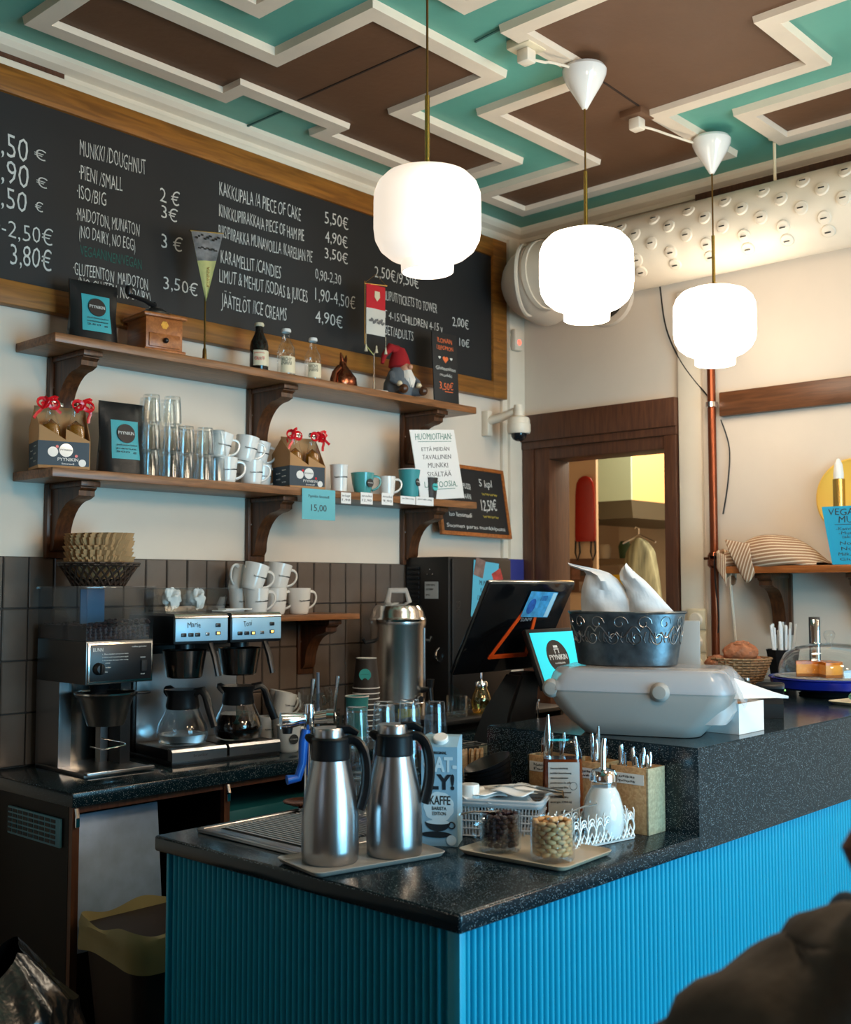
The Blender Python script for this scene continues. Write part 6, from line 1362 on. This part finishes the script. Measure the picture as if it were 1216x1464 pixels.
bm=B(); prism(bm,P,Matrix.Translation((0,0,.010)),.032); obj('filling',bm,mat('orange_filling',S(222,146,52),.45,var=.15,vscale=20),t)
bm=B(); prism(bm,[(x*1.01,y*1.01) for x,y in P],Matrix.Translation((0,0,.042)),.009); obj('glaze',bm,mat('browned_glaze',S(196,104,24),.25,var=.35,vscale=24),t)
t=thing('small_plate','small pale rectangular plate at the right edge of the raised slab','plate',(3.53,1.425,SZ),R(-10))
bm=B(); loft(bm,[sec(.11,.085,.02,.0),sec(.14,.11,.02,.010),sec(.136,.106,.02,.0115),sec(.105,.08,.018,.004)]); obj('plate_body',bm,M_cream,t)
bm=B(); rr=random.Random(3)
def bl(u,v): a=2*PI*u; ph=PI*v; r=.020*(1+.2*math.sin(4*a+3*ph)+.15*math.sin(9*a)); return Vector((r*math.sin(ph)*math.cos(a)*1.4,r*math.sin(ph)*math.sin(a),.022+r*.9*math.cos(ph)))
grid(bm,bl,22,12,True); setp(obj('foil_sweet',bm,mat('green_foil',S(110,160,140),.3,.4,var=.4,vscale=50),loc=(3.535,1.415,SZ+.003)),'crumpled green foil-wrapped sweet on the small plate','sweet')
# ================================================================ TILL
t=thing('till_box','black till drawer box behind the raised slab under the till screen','drawer',(0,0,0))
bm=B(); slab(bm,(2.44,1.955,.9305),(2.98,2.225,1.03),.004); obj('drawer_box',bm,M_blackm,t); bm=B(); slab(bm,(2.46,2.2255,.945),(2.96,2.229,1.015),.001); obj('drawer_front',bm,M_black,t)
t=thing('till_terminal','black point-of-sale terminal seen from behind with an orange triangle line','till',(2.66,2.07,1.0305))
bm=B(); loft(bm,[[(x*1.0,y,0) for x,y in ((-.105,-.03),(.06,-.03),(.07,.11),(-.10,.11))],[(x,y,.10) for x,y in ((-.085,-.03),(.045,-.03),(.05,.08),(-.08,.08))],[(x,y,.215) for x,y in ((-.045,-.045),(.045,-.045),(.05,.02),(-.04,.02))]]); bmesh.ops.bevel(bm,geom=bm.edges,offset=.008,segments=2,affect='EDGES'); obj('stand',bm,M_black,t)
bm=B(); cube(bm,(-.01,-.034,.045),(.018,.004,.010),0,.002); obj('port',bm,M_dsteel,t)
bm=B(); cube(bm,(-.008,-.034,.016),(.006,.003,.010),0,.001); obj('power_light',bm,lit('blue_power_light',(.1,.25,1),8),t)
bm=B(); cyl(bm,(.028,-.045,.0),(.028,-.045,.13),.0022,n=8); cube(bm,(.028,-.045,.132),(.008,.008,.006)); obj('antenna',bm,M_chrome,t)
# monitor: local x along X, up along the leaning plane
tl=at(704,833,y=2.0); bl_=at(651,966,y=2.14)
MM=Matrix(((1,0,0,2.44-2.66),(0,0,1,2.14-2.07),(0,0,0,0),(0,0,0,1)))
up=Vector((0,tl.y-2.14,tl.z-bl_.z)); HL=up.length; up.normalize(); nrm=Vector((1,0,0)).cross(up)  # nrm points to +/-Y
mt=Matrix.Identity(4); mt.col[0]=(1,0,0,0); mt.col[1]=(*up,0); mt.col[2]=(*nrm,0); mt.col[3]=(2.44-2.66,2.14-2.07,bl_.z-1.0305,1)
MW=.41
def onm(bm):
    for v in bm.verts: v.co=mt@v.co
bm=B(); slab(bm,(0,0,-.018),(MW,HL,0),.005); onm(bm); mo=obj('monitor_back',bm,mat('glossy_black',S(12,14,18),.12,coat=.5),t)
bm=B(); slab(bm,(.004,HL-.004,-.014),(MW-.004,HL+.002,-.003),.001); onm(bm); obj('edge_trim',bm,M_steelv,mo)
bm=B(); slab(bm,(.008,.008,-.0195),(MW-.008,HL-.008,-.018)); onm(bm); obj('screen_glass',bm,M_black,mo)
bm=B(); q=.0
P=[(.07,.075),(.155,.225),(.30,.225),(.335,.075)]
P=[(.135,.055),(.205,.20),(.27,.20),(.305,.055)]
def strip(pts,w_,z0,z1):
    for i in range(len(pts)):
        a,b_=Vector(pts[i]),Vector(pts[(i+1)%len(pts)])
        d=(b_-a).normalized(); n_=Vector((-d.y,d.x))*w_/2
        prism(bm,[tuple(a-n_-d*w_/2),tuple(b_-n_+d*w_/2),tuple(b_+n_+d*w_/2),tuple(a+n_-d*w_/2)],Matrix.Translation((0,0,z0)),z1-z0)
strip(P,.013,0,.0025); onm(bm); obj('orange_triangle_line',bm,M_orange,mo,label='orange triangle line')
nt_=thing('x','x','x') if False else None
def mtext(s,x,y,h,w,m,par=mo):
    o=text('lettering',s,m,par,(0,0,0),-90,h,w,center=True); o.matrix_basis=mt@Matrix.Translation((x,y,.001)); return o
mtext('SUNMI',.235,.172,.012,.050,mat('logo_grey',S(150,160,170),.4),mo)
bm=B(); slab(bm,(0,0,0),(.135,.085,.0008)); o=setp(obj('banknote',bm,mat('blue_banknote',S(70,150,200),.5,var=.35,vscale=40)),'blue 1000 banknote taped on the back of the till screen','banknote')
o.matrix_basis=Matrix.Translation(t.location)@mt@Matrix.Translation((.195,.190,.0045))@Matrix.Rotation(R(-2),4,'Z')
x=text('lettering','1000',mat('note_blue',S(24,60,130),.5),o,(0,0,0),-90,.018,.030); x.matrix_basis=Matrix.Translation((.062,.055,.001))
bm=B(); prism(bm,[(.018*math.cos(a),.026*math.sin(a)) for a in [2*PI*i/20 for i in range(20)]],Matrix.Translation((.030,.036,.0008)),.0005); obj('portrait_oval',bm,mat('portrait_blue',S(40,90,170),.5,var=.4,vscale=60),o)
bm=B(); slab(bm,(.112,.002,.0008),(.132,.082,.0012)); lathe(bm,[(0,.0008),(.006,.0008),(.006,.0016),(0,.0016)],(.120,.068,0),14); obj('pale_margin',bm,mat('pale_note',S(170,205,220),.5),o)
# customer display
a=at(750,899,y=2.03); 
cdp=thing('customer_display','small tilted customer screen showing a round logo on teal, beside the zinc tub','display',(a.x,2.03,a.z-.175),0)
dm=Matrix.Rotation(R(-22),4,'X')
bm=B(); slab(bm,(0,-.006,0),(.25,.012,.185),.004); fr_=obj('bezel',bm,M_black,cdp); fr_.matrix_basis=Matrix.Translation((0,-.065,.0))@dm
bm=B(); slab(bm,(.012,-.0075,.012),(.238,-.006,.172)); s_=obj('lit_screen',bm,mat('lit_teal_screen',(.01,.4,.5),.3,emit=S(40,190,205),es=.85),fr_)
bm=B(); lathe(bm,[(0,0),(.052,0),(.052,.0006),(0,.0006)],(.112,-.0078,.095),32,M=Matrix.Rotation(R(90),4,'X')); lo=obj('round_logo',bm,bpy.data.materials['dark_brown_print'],fr_)
text('lettering','PYYNIKIN',M_porc,lo,(.112,-.0090,.085),-90,.016,.086,center=True,thin=.01); text('lettering','munkkikahvila',M_porc,lo,(.112,-.0090,.072),-90,.006,.05,center=True)
bm=B(); cube(bm,(.112,-.009,.118),(.024,.001,.003)); cube(bm,(.103,-.009,.111),(.003,.001,.014)); cube(bm,(.121,-.009,.111),(.003,.001,.014)); cube(bm,(.112,-.009,.126),(.02,.001,.007)); obj('tower_mark',bm,M_porc,fr_)
bm=B(); tube(bm,[(.09,.03,.02),(.05,.055,-.02)],.02,12); obj('arm',bm,M_black,cdp)
# wire rack with pink cloth
t=thing('wire_rack','dark wire rack behind the oat carton on the staff side of the bar','rack',(2.30,2.06,.9305),R(-6))
bm=B()
for k in range(9): tube(bm,[(-.10+.028*k,-.06,.135),(-.10+.028*k,.06,.135)],.0016,5)
for y_ in (-.06,0,.06): tube(bm,[(-.11,y_,.135),(.135,y_,.135)],.002,5)
for x_ in (-.11,.135):
    for y_ in (-.06,.06): tube(bm,[(x_,y_,0),(x_,y_,.135)],.0025,5)
obj('wire_grid',bm,M_dsteel,t)
bm=B(); loft(bm,[sec(.085,.035,.01,0),sec(.09,.04,.012,.012),sec(.08,.03,.01,.022)]); setp(obj('pink_sponge',bm,mat('pink_sponge_foam',S(206,110,112),.8,bump=.4,bscale=60),loc=t.matrix_basis@Vector((-.07,-.03,.138)),rz=R(-20)),'pink sponge lying on the wire rack beside the oat carton','sponge')
# ================================================================ RIGHT SHELF
bm=B(); slab(bm,(4.04,.8,1.546),(4.249,2.125,1.574),.003); setp(obj('wall_shelf',bm,M_shelfy),'orange-brown wall shelf on the right holding the striped cloth','shelf')
for k,(y,l) in enumerate(((1.985,'dark carved bracket under the right wall shelf, below the striped cloth'),(1.63,'carved bracket under the right wall shelf at the photo edge'))):
    b_=bracket(0,0,l,h=.22,d=.17,M=Matrix.Translation((XW-.001,y,1.545))@Matrix.Rotation(R(-90),4,'Z'))
    if k: b_['group']='carved wooden shelf brackets'
def stripes():
    m=mat('striped_ticking_cloth',S(214,190,160),.9); nt=m.node_tree; b=nt.nodes['Principled BSDF']; L=nt.links
    uv=nt.nodes.new('ShaderNodeAttribute'); uv.attribute_name='stripe'; s=nt.nodes.new('ShaderNodeMath'); s.operation='SINE'; mu=nt.nodes.new('ShaderNodeMath'); mu.operation='MULTIPLY'; mu.inputs[1].default_value=2*PI*15
    L.new(uv.outputs['Fac'],mu.inputs[0]); L.new(mu.outputs[0],s.inputs[0]); r=nt.nodes.new('ShaderNodeValToRGB'); r.color_ramp.elements[0].position=.25; r.color_ramp.elements[0].color=(*S(150,112,84),1); r.color_ramp.elements[1].position=.6; r.color_ramp.elements[1].color=(*S(214,192,164),1)
    L.new(s.outputs[0],r.inputs[0]); L.new(r.outputs[0],b.inputs['Base Color']); return m
M_str=stripes()
def stripe_attr(o,f):
    at_=o.data.attributes.new('stripe','FLOAT','POINT')
    for i,v in enumerate(o.data.vertices): at_.data[i].value=f(v.co)
t=thing('striped_cloth','cream and brown striped cloth bag lying on the right wall shelf','cloth',(4.14,1.93,1.5745))
bm=B()
def cl(u,v):
    y=.205-.38*u; a=PI*v; hgt=.125*math.sin(PI*min(1,(u*.93+.10)))**.55*(1-.55*max(0,u-.45)); hgt=max(.012,hgt)
    return Vector((-.098*math.cos(a)*(1-.05*math.sin(9*u)),y+.012*math.sin(3*a),hgt*math.sin(a)**.7+.004*math.sin(11*u+4*a)))
grid(bm,cl,36,18); 
o=obj('cloth_fold',bm,M_str,t); stripe_attr(o,lambda c:(c.z*4.5+c.x*1.5+c.y*.5)); o.modifiers.new('s','SOLIDIFY').thickness=.003
bm=B(); f=lambda u,v:Vector((-.098-.012*math.sin(PI*v)-.006,.195-.02*v-.105*u+(.03-.055*u)*v*0-.02*v*(1-u)*4*.5,.085*(1-v)-.075*v*(.35+.65*math.sin(PI*min(1,u*.9+.1)))+.02*(1-u)))
grid(bm,f,16,14); o=obj('hanging_corner',bm,M_str,t); stripe_attr(o,lambda c:(c.y*5+c.z*1.8)); o.modifiers.new('s','SOLIDIFY').thickness=.003
bm=B(); f=lambda u,v:Vector((-.05-.05*math.cos(2*PI*u),.215+.02*math.sin(2*PI*u)+.012*math.sin(8*PI*u),.05-.09*v+.02*math.sin(2*PI*u)+.025*math.sin(6*PI*u)*v)) 
grid(bm,f,30,8,True); o=obj('gathered_mouth',bm,M_str,t,label='gathered open end of the cloth bag'); stripe_attr(o,lambda c:(c.y*9+c.x*3)); o.modifiers.new('s','SOLIDIFY').thickness=.003
bm=B(); lathe(bm,[(0,0),(.145,0),(.150,.004),(.150,.010),(.144,.014),(.135,.008),(0,.007)],(4.235,1.685,1.832),48,M=Matrix.Rotation(R(-90),4,'Y')); setp(obj('yellow_plate',bm,mat('yellow_enamel',S(236,190,84),.35)),'round yellow plate hanging behind the brass candle tube on the right','plate')
t=thing('brass_tube','brass tube with a pale bullet-shaped tip standing on the right shelf','ornament',(4.13,1.705,1.5745))
bm=B(); lathe(bm,[(0,0),(.022,0),(.022,.32),(.018,.322)],n=28); obj('tube_body',bm,M_brass,t); bm=B(); lathe(bm,[(.018,.32),(.019,.34),(.015,.375),(.007,.395),(0,.40)],n=24); obj('pale_tip',bm,M_porc,t)
t=bpy.data.objects.new('teal_menu_sign',None); C.objects.link(t); setp(t,'turquoise menu card headed VEGAANINEN MUNKKI standing on the right shelf edge','sign')
t.matrix_basis=Matrix.Translation((4.052,1.715,1.575))@Matrix.Rotation(R(-90),4,'Z')@Matrix.Rotation(R(-4),4,'X')
bm=B(); prism(bm,[(.012,0),(.25,0),(.262,.215),(-.030,.215)],Matrix.Rotation(R(90),4,'X'),.002); obj('card',bm,mat('turquoise_card',S(30,160,200),.5),t)
for s,x_,z_,h_,w_ in (('VEGAANINEN',.115,.182,.024,.24),('MUNKKI',.105,.153,.024,.14),('-Kasvimaidoton',.10,.126,.011,.15),('-Munaton',.085,.110,.011,.10),('laktoositon',.11,.096,.010,.12),('No dairy',.10,.072,.013,.12),('No egg',.095,.052,.013,.10),('Milk, 100% vegan',.12,.032,.012,.17),('Gluteeniton',.12,.014,.010,.16)):
    text('lettering',s,M_print,t,(x_,-.0026,z_),-90,h_,w_,center=True,thick=.0005,jit=.05,thin=-.004)
bm=B(); slab(bm,(.02,-.003,.146),(.20,-.002,.148)); obj('underline',bm,M_print,t)
# ================================================================ KITCHEN BEYOND THE DOOR
bm=B(); slab(bm,(7.7,2.2,0),(7.8,6.2,3.1)); struct('wall_kitchen',bm,M_wall)
bm=B(); slab(bm,(XW+.14,2.1,0),(7.8,2.2,3.1)); struct('wall_kitchen_right',bm,M_wall)
bm=B(); slab(bm,(XW+.14,6.1,0),(7.8,6.2,3.1)); slab(bm,(XW,YW+.12,0),(XW+.14,6.2,3.1)); struct('wall_kitchen_left',bm,M_wall)
bm=B(); slab(bm,(XW+.14,2.1,3.0),(7.8,6.2,3.1)); struct('ceiling_kitchen',bm,M_white)
bm=B(); slab(bm,(5.30,3.575,0),(5.32,6.1,3.0)); struct('wall_partition',bm,mat('warm_beige_wall',S(206,176,140),.7))
t=thing('red_bag','long red shiny bag hanging by black straps on the kitchen wall','bag',(5.27,3.63,2.115))
bm=B(); loft(bm,[[(x_*.6,y_,z_) for x_,y_ in [(w_/2*math.cos(a)*.5,w_/2*math.sin(a)) for a in [2*PI*i/24 for i in range(24)]]] for w_,z_ in ((.03,0),(.08,-.012),(.115,-.04),(.13,-.10),(.135,-.22),(.14,-.33),(.135,-.365),(.12,-.37))]); obj('bag_body',bm,mat('red_vinyl',S(150,34,22),.25,bump=.2,bscale=12),t)
for y_ in (.055,-.05):
    bm=B(); tube(bm,[(0,y_-.012,-.36),(0,y_-.018,-.43),(0,y_,-.475),(0,y_+.014,-.43),(0,y_+.01,-.36)],[(.003,.006)]*5,6); obj('strap',bm,M_black,t)
t=thing('picture_board','dark collage of small pictures on the kitchen wall below the red bag','picture',(5.295,3.725,1.46))
bm=B(); slab(bm,(-.012,-.125,0),(0,.125,.19)); obj('backing',bm,M_brown,t)
for k,(y_,z_,c) in enumerate(((-.08,.12,(60,56,50)),(-.02,.10,(130,90,70)),(.06,.11,(110,60,50)),(.02,.04,(60,70,60)),(-.07,.03,(150,130,110)),(.09,.03,(80,70,66)))):
    bm=B(); slab(bm,(-.014,y_-.028,z_-.026),(-.012,y_+.028,z_+.03)); obj('small_picture',bm,mat('picture_tone_%d'%k,S(*c),.5,var=.4,vscale=30),t)
t=thing('extractor_hood','boxy extractor hood with a pale green side in the kitchen','hood',(6.0,3.787,0))
bm=B(); slab(bm,(0,0,2.03),(.012,.5,3.0)); obj('side_panel',bm,mat('pale_green_enamel',S(176,196,170),.4),t,label='pale green side panel')
bm=B(); slab(bm,(0.012,0,2.03),(1.2,.012,3.0)); obj('front_panel',bm,mat('warm_cream_enamel',S(222,176,116),.45),t,label='warm cream front panel')
bm=B(); loft(bm,[[(-.03,-.03,1.915),(1.3,-.03,1.915),(1.3,.6,1.915),(-.03,.6,1.915)],[(0,0,2.03),(1.2,0,2.03),(1.2,.5,2.03),(0,.5,2.03)]]); obj('hood_skirt',bm,mat('dark_steel_skirt',S(84,78,62),.4,.6),t,ang=10)
t=thing('kitchen_counter','pale kitchen worktop with white cupboards seen through the door','counter',(0,0,0))
bm=B(); slab(bm,(6.3,3.0,1.0),(7.6,4.9,1.04),.004); obj('worktop',bm,M_cream,t)
for k in range(3):
    bm=B(); slab(bm,(6.34,3.02+.63*k,.08),(6.36,3.62+.63*k,.98),.004); d=obj('cupboard_door',bm,M_white,t); bm=B(); cube(bm,(6.33,3.3+.63*k,.9),(.015,.12,.012),0,.003); obj('handle',bm,M_steel,d)
bm=B(); slab(bm,(6.36,3.0,.02),(7.6,4.9,1.0)); obj('carcass',bm,M_white,t)
t=thing('white_cupboard','tall white kitchen cupboard behind the hanging jacket','cupboard',(7.3,3.9,1.0405))
bm=B(); slab(bm,(0,-.02,0),(.35,.82,.95),.004); obj('body',bm,M_white,t)
for k in (0,1):
    bm=B(); slab(bm,(-.02,0+.41*k,.02),(0,.40+.41*k,.93),.004); obj('cupboard_door',bm,M_white,t)
t=thing('kitchen_shelf_unit','kitchen wall shelf with small jars left of the hanging jacket','shelf',(6.6,4.33,1.68))
bm=B(); slab(bm,(-.15,-.25,-.04),(.15,.35,0),.003); obj('board',bm,mat('grey_shelf_board',S(120,104,84),.6),t)
for x_,y_,h_,c,l in ((-.02,-.12,.12,(60,90,60),'small green plant pot on the kitchen wall shelf'),(-.05,.02,.10,(200,190,170),'pale jar on the kitchen wall shelf')):
    bm=B(); lathe(bm,[(0,0),(.035,0),(.045,h_*.7),(.03,h_),(0,h_)],n=16); setp(obj('jar',bm,mat('jar_%d'%c[0],S(*c),.5),loc=(6.6+x_,4.33+y_,1.6805)),l,'jar')
bm=B(); loft(bm,[sec(.06,.10,.01,0),sec(.06,.11,.01,.14)]); setp(obj('yellow_pack',bm,mat('yellow_pack_card',S(230,196,40),.5),loc=(6.35,4.10,1.43)),'yellow packet hanging in the kitchen beside the jacket','packet')
bm=B(); slab(bm,(6.30,4.03,1.2),(6.5,4.24,1.41),.01); setp(obj('kitchen_appliance',bm,M_grey),'grey kitchen appliance below the yellow packet','appliance')
bm=B(); slab(bm,(6.30,3.98,1.0405),(6.52,4.26,1.19),.01); setp(obj('bread_box',bm,M_shelfy),'orange-brown wooden box on the kitchen worktop','box')
t=thing('hanging_jacket','green and cream jacket hanging in the kitchen','jacket',(6.2,3.86,1.80))
bm=B()
def jk(u,v):
    a=2*PI*u; w_=.02+.070*min(1,v*5)**.6+.055*v; return Vector((.05*math.sin(a)*(.5+v),w_*math.cos(a)*(1+.12*math.sin(5*a+3*v))-.03*v,-.47*v-.03*math.cos(3*a)*v))
grid(bm,jk,40,16,True); obj('jacket_cloth',bm,mat('green_cream_cloth',S(140,140,112),.9,var=.6,vscale=12,stretch=(1,3,.3)),t)
bm=B(); tube(bm,[(0,-.12,-.03),(0,0,.02),(0,.12,-.03)],.006,6); tube(bm,[(0,0,.02),(0,0,.06),(0,.02,.075),(0,.03,.06)],.003,6); obj('hanger',bm,M_chrome,t)
bm=B(); lathe(bm,[(0,0),(.045,0),(.05,.03),(.03,.09),(.018,.12),(.022,.13),(0,.135)],n=20); setp(obj('kitchen_jug',bm,M_porc,loc=(6.36,3.93,1.0405),rz=0),'pale jug on the kitchen worktop','jug')
t=thing('warming_cabinet','glowing glass-front food cabinet at the right of the kitchen','cabinet',(6.45,3.55,1.0405))
bm=B(); slab(bm,(0,-.3,0),(.4,.16,.03)); slab(bm,(0,-.3,.42),(.4,.16,.46)); slab(bm,(.36,-.3,.03),(.4,.16,.42)); slab(bm,(0,.14,.03),(.36,.16,.42)); obj('case',bm,M_dsteel,t)
bm=B(); slab(bm,(.02,-.28,.40),(.34,.13,.415)); obj('lit_strip',bm,lit('warm_strip',(1,.6,.3),3),t)
for k in range(3):
    bm=B(); ball(bm,(0,0,0),.045,12,(1,1,.5)); setp(obj('bread_roll',bm,M_bun,loc=(6.55,3.35+.10*k,1.0405+.055)),'bread roll in the glowing kitchen cabinet','roll','rolls in the kitchen cabinet')
# ================================================================ CUSTOMER
def skin(name,V,E_,m,par,sub=2,lab=None):
    me=bpy.data.meshes.new(name); me.from_pydata([v[:3] for v in V],E_,[]); o=bpy.data.objects.new(name,me); C.objects.link(o); o.parent=par
    s=o.modifiers.new('skin','SKIN'); s.use_smooth_shade=True
    sv=me.skin_vertices[0].data
    for i,v in enumerate(V): sv[i].radius=(v[3],v[4] if len(v)>4 else v[3]); sv[i].use_root=(i==0)
    u=o.modifiers.new('sub','SUBSURF'); u.levels=sub; u.render_levels=sub; me.materials.append(m); 
    if lab:o['label']=lab
    return o
ps=thing('person','seated customer in a dark jacket seen from behind at the lower right edge','person',(1.035,.355,0),R(-71))
V=[(0,0,.66,.13,.10),(0,.01,.80,.12,.09),(0,.02,.95,.13,.09),(.0,.03,1.08,.12,.08),(.01,.045,1.165,.055),(.03,.07,1.225,.05)]
E_=[(0,1),(1,2),(2,3),(3,4),(4,5)]
def limb(pts,root):
    n=len(V); V.extend(pts); E_.append((root,n))
    for i in range(n,n+len(pts)-1): E_.append((i,i+1))
for s in (-1,1):
    limb([(s*.17,.02,1.075,.055),(s*.22,.06,.93,.045),(s*.23,.12,.80,.036),(s*.16,.28,.80,.030),(s*.10,.38,.82,.026),(s*.09,.42,.825,.028,.016)],3)
    limb([(s*.09,.06,.64,.085),(s*.12,.28,.63,.075),(s*.13,.46,.62,.058),(s*.13,.47,.40,.052),(s*.12,.46,.16,.038),(s*.12,.47,.06,.04),(s*.13,.58,.035,.034,.028)],0)
skin('body',V,E_,M_skin,ps)
bm=B()
def hd_(u,v):
    a=2*PI*u; ph=PI*v; x_=.073*math.sin(ph)*math.cos(a); y_=.090*math.sin(ph)*math.sin(a); z_=.115*math.cos(ph)
    if z_<-.02: x_*=1+.9*(z_+.02)*3; y_*=1+.5*(z_+.02)*3
    if abs(x_)<.014 and y_>.05 and -.03<z_<.02: y_+=.020*(1-abs(x_)/.014)
    if y_>.06 and .0<z_<.03 and .012<abs(x_)<.04: y_-=.006
    return Vector((x_,y_,z_))
grid(bm,hd_,48,32,True); HL_=Vector((.058,.10,1.30)); hd=obj('head',bm,M_skin,ps,loc=HL_,rot=(R(-22),0,R(-6)))
for s in (-1,1):
    bm=B(); ball(bm,(s*.029,.076,.012),.011,12); obj('eye',bm,M_porc,hd); bm=B(); tube(bm,[(s*.073,.0,.03),(s*.083,-.008,.02),(s*.08,-.004,-.015),(s*.073,.005,-.02)],[.006,.010,.008,.005],8); obj('ear',bm,M_skin,hd)
bm=B(); tube(bm,[(-.022,.080,-.058),(0,.086,-.055),(.022,.080,-.058)],[(.003,.004),(.005,.006),(.003,.004)],8); obj('mouth',bm,mat('lip_colour',S(160,80,76),.5),hd)
bm=B()
def hr(u,v):
    a=2*PI*u; ph=PI*.72*v; k=1+.04*math.sin(14*a); q=Vector((.084*k*math.sin(ph)*math.cos(a),.098*k*math.sin(ph)*math.sin(a)-.010,.126*math.cos(ph)+.004))
    if q.y>.035: q.z=max(q.z,.045); q.y=min(q.y,.088)
    return q
grid(bm,hr,56,22,True); obj('hair',bm,M_hair,hd)
bm=B(); tube(bm,[(-.02,-.08,-.02),(-.06,-.10,-.04),(-.085,-.095,-.08),(-.075,-.085,-.14)],[.028,.038,.034,.012],14); obj('ponytail',bm,M_hair,hd)
V=[(0,.0,.64,.165,.12),(0,.01,.80,.16,.12),(0,.01,.95,.165,.12),(-.005,.015,1.07,.15,.11),(-.01,.03,1.145,.12,.09),(-.01,.04,1.205,.085,.08)]
E_=[(0,1),(1,2),(2,3),(3,4),(4,5)]
for s in (-1,1): limb([(s*.09,.01,1.11,.098),(s*.17,.02,1.055,.095),(s*.235,.05,.96,.085),(s*.26,.12,.82,.066),(s*.17,.27,.80,.052),(s*.12,.35,.815,.042)],3)
jk_=skin('jacket',V,E_,M_jacket,ps,3,'dark grey-brown jacket')
def folds(o,s,k):
    tx=bpy.data.textures.new('folds','CLOUDS'); tx.noise_scale=k; tx.noise_depth=2; dm=o.modifiers.new('folds','DISPLACE'); dm.texture=tx; dm.strength=s; dm.mid_level=.5
folds(jk_,.06,.11)
V=[(0,.0,.66,.15,.11)]; E_=[]
for s in (-1,1): limb([(s*.09,.06,.64,.10),(s*.12,.28,.63,.088),(s*.13,.47,.61,.072),(s*.13,.48,.40,.066),(s*.12,.47,.14,.055)],0)
skin('trousers',V,E_,mat('dark_trousers',S(34,36,44),.9),ps)
for s in (-1,1):
    bm=B(); loft(bm,[sec(.085,.25,.03,.002,s*.12,.52),sec(.09,.26,.035,.03,s*.12,.52),sec(.07,.13,.03,.09,s*.12,.46)]); obj('shoe',bm,M_black,ps)
bm=B()
def sf(u,v):
    a=2*PI*u; b=2*PI*v; R_=.070+.008*math.sin(3*a); r=.020+.005*math.sin(5*a+b)+.004*math.sin(9*a-2*b)
    return Vector(((R_+r*math.cos(b))*math.cos(a)*1.05-.005,(R_+r*math.cos(b))*math.sin(a)*.85+.04,1.180+.014*math.sin(a+1)+r*1.25*math.sin(b)+.006*math.sin(4*a)))
grid(bm,sf,64,20,True); so=obj('scarf',bm,mat('dark_blue_scarf',S(40,62,84),.9,bump=.6,bscale=30,var=.45,vscale=16),ps,label='dark blue scarf round the neck',ang=80)
t=thing('bar_stool','dark wooden bar stool under the seated customer','stool',(1.035,.355,0),R(-71))
bm=B(); slab(bm,(-.18,-.16,.44),(.18,.20,.47),.012); obj('seat',bm,M_trim,t)
for sx in(-1,1):
    for sy in(-1,1):
        bm=B(); tube(bm,[(sx*.14,sy*.13+.02,.44),(sx*.17,sy*.16+.02,0)],.016,8); obj('leg',bm,M_trim,t)
